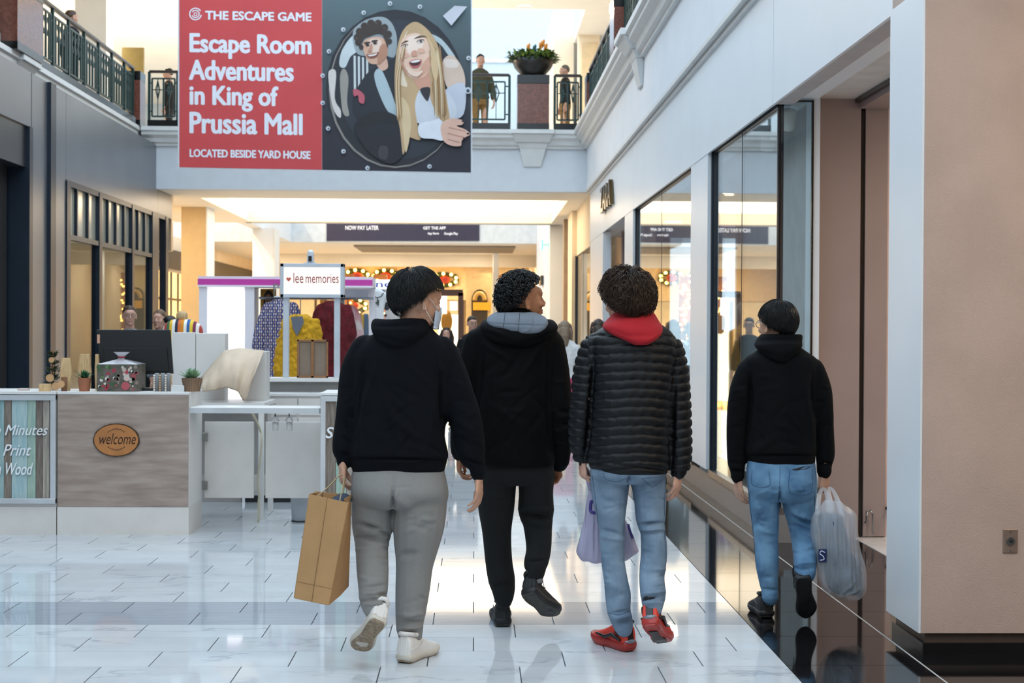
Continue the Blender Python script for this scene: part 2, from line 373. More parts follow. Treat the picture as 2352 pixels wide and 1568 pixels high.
# ---- right storefront (display windows between white fins)
S('trim_9', fasc, XR-.015, XR+.12, 12.86, 13.86, .24, 3.05); S('trim_10', fasc, XR-.015, XR+.12, 18.95, 20.0, .0, 3.05)
S('trim_11', fasc, XR-.015, XR+.12, 23.4, 25.95, .0, 3.05)
ledge = mat('grey stone ledge', '#8b8684', .35, var=.04)
for n_, (a, b_) in enumerate(((10.04, 12.86), (13.86, 18.95))):
    S('trim_%d' % (12+n_), ledge, 2.1, 2.5, a if n_ == 0 else a-1.0, b_, 0, .19)
def pane(n_, a, b_, x=2.115, z0=.24, z1=3.06):
    wd = B('window_%d' % n_, brush, x-.03, x+.05, a, b_, .185, z0, kind='structure')
    B('glass_pane', pane_m, x, x+.008, a+.015, b_-.015, z0, z1, wd)
    B('window_frame', navy, x-.01, x+.03, a, a+.03, z0, z1, wd); B('window_frame', dkgrey, x-.01, x+.03, b_-.12, b_, z0, z1, wd)
    B('window_frame', navy, x-.03, x-.008, b_-.085, b_-.055, z0, z1, wd); B('window_frame', navy, x-.01, x+.03, a, b_, z1-.025, z1, wd)
    B('pane_joint', navy, x-.003, x, (a+b_)/2-.006, (a+b_)/2+.006, z0, z1, wd)
    return wd
w1 = pane(1, 10.06, 12.86); pane(2, 13.86, 18.95)
# glass return of the display box facing the camera, black trim round it
x0, x1 = 2.115, 2.345
B('glass_pane', pane_m, x0, x1, 10.05, 10.058, .24, 3.06, w1)
for bx in ((x0-.006, x0+.006, .19, 3.08), (x1-.006, x1+.006, .19, 3.08), (x0, x1, 3.068, 3.08)): B('black_trim', black, bx[0], bx[1], 10.04, 10.07, bx[2], bx[3], w1)
B('window_frame', white, 2.352, 2.40, 10.06, 10.28, 0, 3.13, w1); 
S('wall_right_jamb', taupe, 2.40, 2.745, 10.28, 10.7, 0, 3.13)
S('wall_right_box', mat('grey interior', '#b4b4b6', .7), 2.36, 2.40, 10.3, 12.8, .2, 3.1)
S('ceiling_entrance', mat('soffit', '#cfcbc8', .7), 2.2, 6.5, 7.0, 26, 3.13, 3.2)
S('wall_right_back', mat('shop back wall', '#9f9a97', .7), 6.3, 6.5, 7.0, 26, 0, 3.13)
S('wall_right_inner', mat('display back wall', '#8c8b8c', .7), 3.6, 3.7, 13.0, 20.0, 0, 3.13)
S('wall_right_inner_front', mat('dim shop wall', '#c9c4bf', .7), 2.95, 6.4, 10.6, 10.7, 0, 3.13)
d1 = S('door_1', taupe, 2.785, 2.945, 10.3, 10.36, .01, 3.11)
B('door_gap', black, 2.747, 2.783, 10.32, 10.36, 0, 3.13, d1); B('door_track', black, 2.70, 2.73, 7.1, 10.28, 3.10, 3.132, d1)
B('door_header', taupe, 2.73, 2.95, 7.1, 10.28, 3.06, 3.131, d1)
q = at(1990, 1200, 10.27)
MB().tube([(2.80, 10.30, .11), (2.80, 10.26, .12), (2.80, 10.26, .19), (2.83, 10.26, .20), (2.845, 10.26, .17), (2.845, 10.26, .03)], .007, 8).build('door_handle', brush, d1, smooth=True)
for nm, mx0, mx1 in (('door_jamb', 2.946, 2.99),): B(nm, mat('pale pink jamb', '#d9c4be', .5), mx0, mx1, 10.32, 10.6, 0, 3.1, d1)
B('alarm_contact', black, 2.95, 2.99, 10.25, 10.32, .20, .22, d1)
# second entrance, further shop fronts on the right
d2 = S('door_2', taupe, 2.5, 2.6, 20.05, 23.35, 0, 3.02); B('door_edge', mat('mauve panel', '#8d7770', .4), 2.35, 2.5, 23.1, 23.3, 0, 3.05, d2)
S('wall_right_far', cream, 2.12, 2.5, 26.0, 31.5, 3.0, 3.95); 
S('trim_16', mat('tan metal', '#a8927c', .4), 2.08, 2.2, 25.97, 26.25, 0, 3.95)
pane(3, 26.3, 30.2, z1=3.0); S('trim_17', cream, 2.02, 2.5, 30.2, 31.5, 0, 3.95)
S('wall_right_far_white', white, 1.78, 2.3, 34.4, 42, 0, 5.1); S('wall_right_far_cream', cream, 2.1, 2.5, 42, 60, 0, 3.95)
S('trim_18', mat('tan metal', '#a8927c'), 2.0, 2.3, 32.6, 33.0, 0, 3.95); B('panel', mould, 1.765, 1.78, 36.2, 37.3, .3, 2.4, bpy.data.objects['wall_right_far_white'])
S('wall_right_far_inner', mat('dim tan', '#b39a7d', .7), 3.4, 3.5, 26, 44, 0, 3.95)
ex = thing('exit_sign', 'green lit exit sign on the far white wall', 'sign', (1.74, 35.2, 3.4)); 
B('sign_box', mat('exit green', '#58e39a', .5, emit=2.2), 1.60, 1.64, 34.9, 35.35, 3.40, 3.62, ex); B('bracket', white, 1.64, 1.79, 35.1, 35.16, 3.5, 3.54, ex)
text_on('lettering', 'EXIT', lambda u, v: (1.599, u, v), 35.3, 34.95, 3.44, 3.58, mat('exit letters', '#eafff2', .5, emit=2), ex, .02, .002, (-1, 0, 0))
bs = thing('blade_sign', 'small dark sign plate on the far white pillar', 'sign', (1.77, 38, 2.6)); B('plate', dkgrey, 1.70, 1.78, 37.4, 38.3, 2.62, 2.86, bs)
# ---- left wall: grey panelled shopfront
XL = -5.68
wl = S('wall_left', dkgrey, XL-.3, XL-.03, 10, 27.3, 3.5, 4.72)
lm = lambda a, b_, z0, z1, m=greyp, dx=0: B('wall_panel', m, XL-.03+dx, XL+dx, a+.004, b_-.004, z0, z1, wl)
lm(10, 18.72, 4.02, 4.72); lm(18.74, 19.42, 0, 4.72); lm(19.70, 20.3, 0, 4.72); lm(20.3, 26.15, 3.5, 4.72); lm(26.15, 27.45, 3.5, 4.72)
B('corner_strip', navy, XL-.03, XL+.05, 19.42, 19.66, 0, 4.72, wl)
B('corner_return', navy, XL-.32, XL+.02, 18.60, 18.74, 0, 4.02, wl); B('entry_header', dkgrey, XL-.4, XL-.1, 10, 18.6, 3.6, 4.02, wl)
B('corner_end', mat('lit cream panel', '#cbb79c', .4, metal=.2), XL-.5, XL+.001, 27.3, 27.46, 2.9, 4.72, wl)
B('inner_jamb', mat('bronze', '#4a4644', .3, metal=.5), XL-.6, XL-.25, 18.2, 18.55, 0, 3.7, wl)
dl = S('door_3', dkgrey, XL-.5, XL-.42, 14, 18.1, 0, 3.6)
B('door_glass', pane_m, XL-.40, XL-.39, 14, 17.3, .1, 3.4, dl)
for yy in (17.55, 17.95): MB().tube([(XL-.4, yy, 1.42), (XL-.36, yy, 1.42), (XL-.36, yy+.03, 1.50)], .018, 8).build('door_pull', brush, dl)
# window grid with transom lights
wg = S('window_4', navy, XL-.2, XL-.02, 20.3, 26.1, 0, .35)
for yy, t in ((20.3, .18), (22.05, .16), (24.15, .14), (25.65, .5), (26.75, .22)): B('mullion', navy, XL-.10, XL+.02, yy, yy+t, 0, 3.5, wg)
for yy in (20.88, 21.48, 22.65, 23.15, 23.68, 24.65, 25.15): B('transom_bar', navy, XL-.06, XL, yy, yy+.05, 2.76, 3.5, wg)
B('transom', mat('window bar', '#3f4850', .35, metal=.4), XL-.08, XL+.01, 20.3, 26.1, 2.70, 2.77, wg); B('header', navy, XL-.1, XL+.01, 20.3, 26.9, 3.44, 3.52, wg)
frost = mat('frosted glass', '#c9c6b4', .15, spec=.8, var=.05, scale=1, metal=.35)
edges = [20.48, 20.88, 21.48, 22.05, 22.65, 23.15, 23.68, 24.15, 24.65, 25.15, 25.65]
for a, b_ in zip(edges[:-1], edges[1:]): B('transom_pane', frost, XL-.055, XL-.045, a, b_, 2.77, 3.45, wg)
for a, b_ in ((20.48, 22.05), (22.21, 24.15), (24.29, 25.65)): B('glass_pane', glass('left shop glass', f0=.04, gl=(.42, .45, .48)), XL-.05, XL-.042, a, b_, .35, 2.70, wg)
S('wall_left_inner', mat('left shop wall', '#8b837a', .7), -9.6, -9.5, 10, 27.4, 0, 3.9); S('ceiling_left_shop', cream, -9.6, XL-.3, 10, 27.4, 3.9, 4.0)
S('wall_left_end', cream, -9.6, XL-.3, 27.3, 27.4, 0, 3.9); S('wall_left_front', mat('dim grey', '#55565a', .6), -9.6, XL-.3, 9.9, 10, 0, 4.72)
# ---- beyond the bridge on the left: columns, shop wall
def column(n_, px0, px1, Y, d, m1, m2):
    a, b_ = at(px0, 600, Y).x, at(px1, 600, Y).x
    o = S('trim_%d' % n_, m1, a, b_, Y, Y+d, 0, 3.95); B('column_side', m2, b_-.001, b_+.03, Y-.02, Y+d, 0, 3.95, o)
tanc = mat('tan column', '#d3ba8e', .6, var=.03)
column(20, 416, 473, 30.0, .8, tanc, white); column(21, 580, 628, 36.2, .9, white, mould)
lf = S('wall_left_far', cream, -8.4, -8.2, 27.4, 60, 0, 3.95)
B('dark_fascia', mat('black fascia', '#1b1b1d', .5), -8.19, -8.1, 29, 56, 3.05, 3.55, lf)
lit = mat('lit shop window', '#e8b76a', .6, emit=.9, ecol='#ffcf86', var=.25, scale=2.5)
for i in range(9):
    y0 = 29+i*3.0; wn = B('window_%d' % (5+i), navy, -8.2, -8.12, y0, y0+.25, 0, 3.05, kind='structure'); B('lit_pane', lit, -8.2, -8.17, y0+.3, y0+2.9, .6, 2.95, wn)
    for k in (1, 2): B('glazing_bar', navy, -8.17, -8.13, y0+.25+k*.9, y0+.31+k*.9, .6, 2.95, wn)
    B('glazing_bar', navy, -8.17, -8.13, y0+.25, y0+3, 2.2, 2.26, wn)
# second atrium and second bulkhead, far ceiling and end wall
S('wall_left_atrium', white, -5.6, -5.3, 34.4, 42, 3.95, 5.1)
b2 = S('wall_far_second', mat('second bulkhead', '#d0d6db', .6), -9.5, 6, 42, 42.3, 3.95, 5.10)
fc = MB(); fc.box(-9.5, 6, 42.3, 64, 3.95, 4.05); fc.build('ceiling_far', ceil_m, kind='structure')
S('trim_24', mat('taupe soffit', '#8f8478', .8), -3.6, 1.2, 43.2, 46.5, 3.90, 3.951); S('trim_25', ceil_m, -6.5, 2.5, 48.6, 49.0, 3.55, 3.95)
S('floor_upper_far', mould, -16, 12, 42.2, 52, 4.6, 5.1); 
S('wall_far', mat('far cream wall', '#d9b98a', .7, var=.1), -9.5, 6, 60, 60.3, 0, 3.95)
S('wall_back', cream, -16, 9, -14.2, -14, 0, 8.5); S('wall_left_near', mat('near shop left', '#8f8f92', .5), -6.2, -6.0, -14, 10, 0, 4.7)
S('wall_right_near', mat('near shop right', '#b7aaa0', .6), 5.2, 5.4, -14, 7, 0, 8.5)
S('ceiling_near', ceil_m, 2.5, 5.4, -14, 6.6, 3.98, 4.1)
# ---- ceiling lamps
def downlight(p, r=.11, group='recessed downlights', label='round recessed downlight in the ceiling', m=None, W=38):
    t = thing('downlight', label, 'ceiling light', p, group)
    MB().disc((p[0], p[1], p[2]-.012), r, 18, 'z', .014).build('diffuser', m or lamp_w, t)
    ld = bpy.data.lights.new('downlight_lamp', 'AREA'); ld.shape = 'DISK'; ld.size = r*1.9; ld.energy = W; ld.color = (1, .80, .56)
    lo = bpy.data.objects.new('downlight_lamp', ld); COL.objects.link(lo); lo.parent = t; lo.location = (0, 0, -.02)
    rr = MB(); rr.lathe([(r+.03, -.008), (r+.03, .004), (r, .004), (r, -.014)], p, 18); rr.build('trim_ring', mould, t)
for px, py, lb in ((158, 15, 'downlight nearest the top edge above the upper left railing'), (202, 48, 'downlight above the upper left railing, second in its row'), (241, 78, 'downlight above the upper left railing, third in its row'),
                   (337, 17, 'downlight beside the tall upper column, first in its row'), (372, 48, 'downlight beside the tall upper column, second in its row'), (403, 80, 'downlight beside the banner top, third in its row'), (1205, 15, 'downlight over the bridge above the bowl planter')):
    downlight(tuple(gnd(px, py, 8.5)), .16, 'upper level downlights', lb, W=140)
def lamp_row(pts, z, r, group, where, W):
    ys_ = sorted({round(p[1], 1) for p in pts}); rown = ['nearest', 'second', 'third', 'fourth', 'fifth', 'sixth', 'seventh', 'eighth']
    for p in pts:
        xs_ = sorted(q[0] for q in pts if round(q[1], 1) == round(p[1], 1)); i_ = xs_.index(p[0]); n_ = len(xs_)
        side = '' if n_ == 1 else ', left of the pair' if (n_, i_) == (2, 0) else ', right of the pair' if n_ == 2 else ', leftmost of its row' if i_ == 0 else ', rightmost of its row' if i_ == n_-1 else ', number %s from left' % ['one', 'two', 'three', 'four'][i_]
        downlight((p[0], p[1], z), r, group, 'round downlight %s, %s row%s' % (where, rown[ys_.index(round(p[1], 1))], side), W=W)
lamp_row([(-7.2, 28.5), (-7.2, 31), (-7.2, 34), (-6.5, 47), (-3, 47), (0, 47), (3.2, 47), (-5, 50), (-1.5, 50), (1, 50), (-3, 52), (-5, 55), (-1.5, 55), (1, 55)], 3.95, .17, 'far ceiling downlights', 'in the far ground-floor ceiling', 40)
lamp_row([(4.4, 8), (4.4, 9.5), (3.0, 15), (3.0, 17.5), (3.0, 22), (4.5, 15), (4.6, 22)], 3.13, .12, 'shop downlights', 'inside the right-hand shop', 20)
lamp_row([(3.4, 4.6), (4.4, 3.0), (3.4, 1.2)], 3.98, .14, 'near ceiling downlights', 'above the beige wall', 23)  # unseen lamps, added to brighten the beige wall
lamp_row([(-7.5, 21.5), (-7.5, 24), (-8.2, 17), (-7.5, 26)], 3.9, .14, 'left shop downlights', 'inside the grey left shop', 7)
# ================================================================ HANGING BANNER
for i, yy in enumerate((20.0, 12.0, 4.0)): S('trim_%d' % (30+i), white, -5.95, 2.45, yy-.06, yy+.06, 8.4, 8.56)
YB = 20.0
def zb(X, Y): return at(400+X/3.36, Y/3.36, YB)
bn = thing('hanging_banner', 'large hanging banner, red with white lettering beside a porthole picture', 'banner', tuple(at(745, 395, YB)))
fw_ = mat('white frame edge', '#dfe3ea', .5)
def bn_box(name, m, x0, x1, y0, y1, d0, d1):
    t = .0178
    ps = [zb(x, y+(x-35)*t) for x, y in ((x0, y1), (x1, y1), (x1, y0), (x0, y0))]
    return MB().poly([p + Vector((0, d0, 0)) for p in ps], (0, d1-d0, 0)).build(name, m, bn)
bn_box('board', fw_, 28, 2300, -60, 1298, .004, .03)
red_m = mat('banner red', '#d2474a', .55, var=.04, scale=1.2); wht_m = mat('banner white', '#e9eaf3', .55, var=.01)
bn_box('red_panel', red_m, 40, 1140, -60, 1290, 0, .004)
# picture panel with a teal to navy print
pm = mat('banner print dark', '#4d6268', .5, var=.2, scale=2.0, col2='#23242f')
nt = pm.node_tree; tc = nt.nodes.new('ShaderNodeTexCoord'); sp = nt.nodes.new('ShaderNodeSeparateXYZ'); nt.links.new(tc.outputs['Generated'], sp.inputs[0])
rp = nt.nodes.new('ShaderNodeValToRGB'); rp.color_ramp.elements[0].color = (*srgb('#23222f'), 1); rp.color_ramp.elements[0].position = .3
rp.color_ramp.elements[1].color = (*srgb('#566a70'), 1); nt.links.new(sp.outputs['Z'], rp.inputs[0]); nt.links.new(rp.outputs[0], nt.nodes['Principled BSDF'].inputs['Base Color'])
bn_box('picture_panel', pm, 1142, 2290, -60, 1290, 0, .004)
bd = lambda u, v: zb(u, v+(u-120)*.0178)
for s_, x0, x1, y1, y0, fat_ in (('THE ESCAPE GAME', 243, 1057, 83, 147, 3.5), ('Escape Room', 125, 1053, 260, 444, 7), ('Adventures', 120, 917, 465, 612, 7), ('in King of', 125, 798, 660, 849, 7),
                                ('Prussia Mall', 125, 985, 867, 1024, 7), ('LOCATED BESIDE YARD HOUSE', 122, 1050, 1151, 1209, 3)):
    text_on('lettering', s_, bd, x0, x1, y0, y1, wht_m, bn, 0, .002, fat=fat_)
lg = MB()
def ring2(mb, cx, cy, r0, r1, a0=0, a1=360, n=40, sy=1.0, d=.002, f=zb):
    o = Vector((0, -d, 0)); pts = []
    for k in range(n+1):
        a = math.radians(a0+(a1-a0)*k/n); pts.append((f(cx+r0*math.cos(a), cy+r0*sy*math.sin(a))+o, f(cx+r1*math.cos(a), cy+r1*sy*math.sin(a))+o))
    mb.add([p for q in pts for p in q], [(2*k, 2*k+1, 2*k+3, 2*k+2) for k in range(n)])
ring2(lg, 165, 108, 40, 49, 10, 330); ring2(lg, 165, 108, 24, 32, -150, 160); ring2(lg, 165, 110, 9, 15); 
lg.build('emblem', wht_m, bn)
LAY = [0]
def shape(hexc, pts, smooth=True, name='picture_print'):
    LAY[0] += 1; d = .0025+.0006*LAY[0]
    P = [Vector((x, y, 0)) for x, y in pts]
    if smooth: P = cat_rom(P, 5, True)
    MB().poly([zb(p.x, p.y)+Vector((0, -d, 0)) for p in P]).build(name, mat('print '+hexc, hexc, .55, var=.05, scale=3), bn)
def ell(hexc, cx, cy, rx, ry, rot=0):
    shape(hexc, [(cx+rx*math.cos(t)*math.cos(rot)-ry*math.sin(t)*math.sin(rot), cy+rx*math.cos(t)*math.sin(rot)+ry*math.sin(t)*math.cos(rot)) for t in [2*math.pi*k/28 for k in range(28)]], False)
ell('#1f2029', 1705, 692, 535, 618); ell('#8f8883', 1706, 692, 512, 604); ell('#23242c', 1712, 684, 505, 600)
shape('#d8cfcb', [(1190, 600), (1205, 540), (1250, 560), (1240, 760), (1285, 850), (1280, 910), (1225, 830)])
ell('#2b303b', 1745, 690, 465, 540)
shape('#ccd5d8', [(1275, 500), (1300, 380), (1390, 270), (1420, 380), (1360, 440), (1320, 520)])
shape('#9d978e', [(1280, 600), (1310, 530), (1345, 600), (1335, 780), (1350, 890), (1300, 860)])
shape('#9aa3a8', [(1380, 250), (1470, 160), (1600, 130), (1680, 180), (1720, 300), (1700, 440), (1600, 420), (1420, 420)])
for k in range(4): shape('#cfd4d6', [(1385+k*32, 430+k*6), (1402+k*32, 430+k*6), (1404+k*32, 690), (1387+k*32, 700)], False)
shape('#b9c6cc', [(1950, 260), (2060, 300), (2170, 440), (2120, 430), (2060, 350)])
shape('#1e222c', [(1450, 620), (1520, 540), (1620, 500), (1720, 470), (1740, 800), (1720, 1000), (1520, 960), (1400, 900), (1380, 760)])
shape('#aebfc7', [(1545, 570), (1590, 530), (1640, 620), (1700, 780), (1735, 900), (1650, 860), (1570, 690)])
shape('#d9ad97', [(1560, 480), (1630, 440), (1650, 520), (1600, 545)])
shape('#dcae95', [(1455, 345), (1490, 300), (1570, 285), (1625, 310), (1650, 400), (1625, 465), (1570, 495), (1510, 488), (1475, 430)])
shape('#ecd0c0', [(1490, 330), (1540, 300), (1600, 320), (1580, 400), (1520, 400)])
for x_, y_, r_ in ((1420, 330, 26), (1412, 290, 28), (1430, 245, 30), (1470, 205, 32), (1520, 185, 34), (1575, 185, 32), (1625, 215, 30), (1655, 265, 28), (1662, 320, 22), (1445, 365, 20)): ell('#3a2d28', x_, y_, r_*.9, r_*.95)
for x_, y_ in ((1440, 250), (1500, 195), (1560, 180), (1620, 220), (1410, 300)): ell('#5a4a44', x_, y_, 12, 7, .6)
shape('#b8846a', [(1590, 360), (1640, 350), (1640, 430), (1600, 480), (1570, 490)])
shape('#3a2d28', [(1430, 345), (1415, 290), (1450, 225), (1530, 185), (1610, 210), (1650, 290), (1648, 370), (1630, 320), (1605, 268), (1560, 262), (1510, 280), (1470, 296), (1452, 330)])
for x, y in ((1490, 332), (1548, 318)): ell('#3a2a28', x, y, 26, 8, -.15); ell('#241b1c', x+3, y+18, 15, 8)
shape('#8a4a44', [(1485, 425), (1530, 420), (1580, 405), (1560, 440), (1510, 448)]); shape('#f1ebe6', [(1495, 428), (1540, 422), (1570, 412), (1550, 430), (1512, 437)])
shape('#c48d77', [(1515, 350), (1530, 345), (1525, 395), (1500, 398)])
shape('#bf5a6a', [(1385, 690), (1430, 700), (1470, 740), (1465, 800), (1430, 790), (1420, 740), (1390, 745)])
ell('#15161d', 1570, 975, 180, 112, -.15); shape('#1b1b26', [(1420, 1000), (1700, 960), (1820, 1100), (1700, 1260), (1560, 1220), (1460, 1120)])
shape('#3d3b40', [(1590, 1130), (1650, 1140), (1640, 1230), (1580, 1210)])
shape('#d9bfae', [(2075, 470), (2150, 430), (2230, 540), (2240, 680), (2130, 700), (2080, 600)]); shape('#e7d6cc', [(2090, 460), (2180, 470), (2190, 520), (2100, 520)])
shape('#c7cbd8', [(2090, 700), (2240, 650), (2235, 880), (2130, 920), (2060, 860)])
shape('#d2d5de', [(1880, 690), (2010, 690), (2120, 720), (2180, 860), (2110, 950), (1900, 960), (1840, 860)])
shape('#c7a67e', [(1860, 172), (1770, 235), (1722, 380), (1702, 600), (1712, 820), (1745, 1010), (1765, 1190), (1788, 1130), (1800, 1060), (1900, 1080), (1878, 960), (1860, 800), (1900, 690), (1960, 690), (1990, 800), (2060, 930), (2125, 930), (2110, 800), (2085, 640), (2060, 450), (2020, 320), (1950, 225)])
shape('#ead7bd', [(1800, 240), (1745, 380), (1722, 560), (1730, 640), (1800, 670), (1770, 560), (1755, 420)]); shape('#dcc19a', [(1735, 760), (1800, 800), (1830, 960), (1790, 1180), (1765, 1000)])
shape('#a9855c', [(1990, 640), (2060, 600), (2105, 860), (2060, 900), (2010, 780)])
shape('#d29a83', [(1850, 590), (1960, 560), (1975, 680), (1900, 700)]); shape('#2a2730', [(1900, 690), (1975, 680), (1960, 780), (1925, 750)])
shape('#efc9b2', [(1738, 380), (1765, 305), (1830, 262), (1900, 268), (1962, 330), (1988, 430), (1976, 530), (1930, 592), (1862, 612), (1800, 580), (1756, 490)])
shape('#f8e0d0', [(1800, 300), (1880, 275), (1930, 310), (1900, 400), (1860, 440), (1800, 400)]); shape('#dba68e', [(1930, 480), (1980, 440), (1970, 540), (1900, 600), (1880, 590)])
shape('#5f4433', [(1750, 345), (1785, 318), (1810, 322), (1785, 334)]); shape('#5f4433', [(1850, 305), (1900, 278), (1950, 288), (1900, 295)])
for x, y in ((1778, 362), (1902, 326)): ell('#8a6a5c', x, y-6, 30, 13, -.25); ell('#e9ddd8', x, y, 24, 9, -.25); ell('#3b3a44', x+3, y-3, 10, 10); ell('#e6b39c', x+4, y+70, 30, 20)
shape('#d59c86', [(1838, 400), (1868, 395), (1880, 432), (1850, 440), (1828, 430)])
shape('#c9696a', [(1812, 488), (1845, 466), (1880, 460), (1910, 466), (1906, 498), (1878, 526), (1838, 524)]); shape('#4a1d25', [(1820, 488), (1850, 472), (1900, 468), (1895, 498), (1870, 512), (1835, 510)]); shape('#f4eeea', [(1825, 482), (1855, 470), (1898, 466), (1890, 480), (1850, 488)])
for i_ in range(16): x_ = 1712+i_*4.5 if i_ < 8 else 2000+(i_-8)*11; shape(('#b08a5e', '#e8d4b6', '#d3b386', '#9c774d')[i_ % 4], [(x_+60-i_*3 if i_ < 8 else x_-20, 380+12*(i_ % 5)), (x_+6, 620), (x_+14, 900-20*(i_ % 3)), (x_+8, 905-20*(i_ % 3)), (x_-2, 620), (x_+50-i_*3 if i_ < 8 else x_-30, 380+12*(i_ % 5))])
shape('#f2d4c2', [(1790, 520), (1860, 560), (1920, 550), (1880, 596), (1820, 578)]); shape('#c98f78', [(1745, 420), (1760, 470), (1800, 575), (1790, 572), (1752, 490)])
shape('#d8b98f', [(1960, 300), (2010, 380), (2040, 520), (2020, 640), (1985, 520), (1985, 400)])
shape('#e2e4ec', [(1890, 965), (1980, 940), (2060, 930), (2082, 1080), (2000, 1075), (1900, 1060)])
shape('#e3b7a3', [(2060, 970), (2130, 920), (2225, 932), (2225, 965), (2180, 975), (2250, 1005), (2285, 1040), (2250, 1062), (2220, 1090), (2210, 1130), (2130, 1125), (2075, 1080)])
for a, b_ in (((2120, 985), (2250, 1015)), ((2110, 1030), (2240, 1062)), ((2110, 1075), (2205, 1100))): shape('#b98270', [(a[0], a[1]), (b_[0], b_[1]), (b_[0], b_[1]+7), (a[0], a[1]+7)], False)
for x, y in ((2230, 940), (2268, 1035), (2240, 1072)): ell('#2b2024', x, y, 12, 7)
shape('#cdced9', [(2075, 130), (2165, 52), (2262, 58), (2140, 205)], False)
for x, y in ((1465, 105), (1308, 235), (1198, 402), (1192, 995), (1310, 1172), (1495, 1300), (1972, 1288), (2272, 455), (1898, 60), (1150, 590), (1150, 800), (1668, 36)):
    ell('#c9ced6', x, y, 17, 17); ell('#4a5058', x+3, y+3, 7, 7)
ell('#c9ced6', 2268, 705, 24, 26); ell('#3a4450', 2268, 708, 13, 14)
for X in (120, 2200): MB().tube([zb(X, -40)+Vector((0, .015, 0)), Vector((zb(X, 0).x, 20.0, 8.42))], .008, 6).build('suspension_wire', brush, bn)
# ---- far dark sign on the second bulkhead
fs = thing('wall_banner', 'dark violet app advert sign on the far bulkhead', 'sign', tuple(at(925, 552, 41.95)))
pb = lambda px, py: at(px, py, 41.96)
MB().poly([pb(750, 553), pb(1101, 553), pb(1101, 488), pb(750, 488)], (0, .03, 0)).build('board', mat('violet black', '#2b2740', .5), fs)
for s_, a, b_, y1, y0 in (('NOW PAY LATER', 793, 870, 518, 528), ('GET THE APP', 972, 1024, 520, 527), ('App Store', 982, 1008, 533, 540), ('Google Play', 1020, 1052, 533, 541)):
    text_on('lettering', s_, pb, a, b_, y0, y1, wht_m, fs, .03, .01)
MB().poly([at(828, 515, 41.94), at(862, 515, 41.94), at(862, 500, 41.94), at(828, 500, 41.94)], (0, .01, 0)).build('violet_block', mat('violet', '#7b5fb0', .5), fs)
# ================================================================ UPPER RAILINGS
def panel(mb, a, b_, z0, z1, dia=False, nb=4):
    a, b_ = Vector(a), Vector(b_); d = b_-a; ax = d.normalized(); t = .028
    P = lambda u, z: a + d*u + Vector((0, 0, z))
    H_ = z1-z0
    m0, m1 = .1, .9
    for z in (z0+.07, z1-.12): mb.beam(P(m0, z), P(m1, z), t, t)
    for u in (m0, m1): mb.beam(P(u, z0+.07), P(u, z1-.12), t, t, up=ax)
    for u in (m0, m1):
        for z in (z0+.16, z1-.2): mb.beam(P(0 if u < .5 else 1, z), P(u, z), t*.8, t*.8)
    if dia:
        mb.beam(P(.5, z0+.07), P(.5, z1-.12), t, t, up=ax); mb.beam(P(m0, z1-.32), P(m1, z1-.32), t*.6, t*.6)
        for uc_ in (.3, .7):
            q = [P(uc_, z1-.17), P(uc_+.07, z1-.32), P(uc_, z1-.48), P(uc_-.07, z1-.32)]
            for i in range(4): mb.beam(q[i], q[(i+1) % 4], .02, .02, up=ax.cross(Vector((0, 0, 1))))
            mb.beam(P(uc_, z0+.07), P(uc_, z1-.12), .014, .014, up=ax)
    else:
        for k in range(nb):
            u = m0+(m1-m0)*(k+.5)/nb; mb.beam(P(u, z0+.07), P(u, z1-.12), t*.8, t*1.2, up=ax)
        for k in range(nb-1):
            u = m0+(m1-m0)*(k+1)/nb; q = [P(u, z1-.2), P(u+.08, z1-.32), P(u, z1-.45), P(u-.08, z1-.32)]
            for i in range(4): mb.beam(q[i], q[(i+1) % 4], .014, .014, up=ax.cross(Vector((0, 0, 1))))
def railing(label, pts, z0=5.14, z1=6.0, dia=False, curb=black, group='upper level railings', cz=5.02):
    a, b_ = Vector(pts[0]), Vector(pts[-1]); ax = (b_-a).normalized()
    r = thing('balcony_railing', label, 'railing', (a.x, a.y, cz), group)
    MB().beam(a-ax*.02+Vector((0, 0, (cz+z0)/2)), b_+ax*.02+Vector((0, 0, (cz+z0)/2)), .12, z0-cz).build('curb', curb, r)
    MB().beam(a+Vector((0, 0, z1)), b_+Vector((0, 0, z1)), .07, .05).build('handrail', rail_m, r, bev=.01)
    for p in pts: MB().beam(Vector(p)+Vector((0, 0, z0-.01)), Vector(p)+Vector((0, 0, z1)), .045, .045, up=(0, 1, 0)).build('post', iron, r)
    for p, q in zip(pts[:-1], pts[1:]): mb = MB(); panel(mb, p, q, z0, z1, dia); mb.build('railing_panel', iron, r)
    return r
def pedestal(name, label, c, sx, sy, z1=5.98, z0=5.02, group='granite pedestals'):
    t = thing(name, label, 'pedestal', (c[0], c[1], z0), group)
    B('block', granite, c[0]-sx/2, c[0]+sx/2, c[1]-sy/2, c[1]+sy/2, z0+.1, z1-.16, t); B('cap', black, c[0]-sx/2-.005, c[0]+sx/2+.005, c[1]-sy/2-.005, c[1]+sy/2+.005, z1-.16, z1, t, bev=.008)
    B('foot', black, c[0]-sx/2-.004, c[0]+sx/2+.004, c[1]-sy/2-.004, c[1]+sy/2+.004, z0, z0+.1, t)
    return t
XA = -6.0
railing('long green iron railing with seven panels on the upper left balcony', [(XA, y, 0) for y in (19.95, 20.75, 21.55, 22.4, 23.25, 24.1, 24.95, 25.58)], 5.14, 6.0)
pedestal('granite_pedestal', 'red granite pedestal between the railings on the upper left balcony', (XA, 19.25), .3, 1.1)
railing('short railing end in the top left corner of the picture', [(XA, y, 0) for y in (16.4, 17.4, 18.3)], 5.14, 6.0)
pedestal('granite_pedestal', 'slim red granite corner pedestal at the far end of the left balcony', (XA, 25.9), .2, .4)
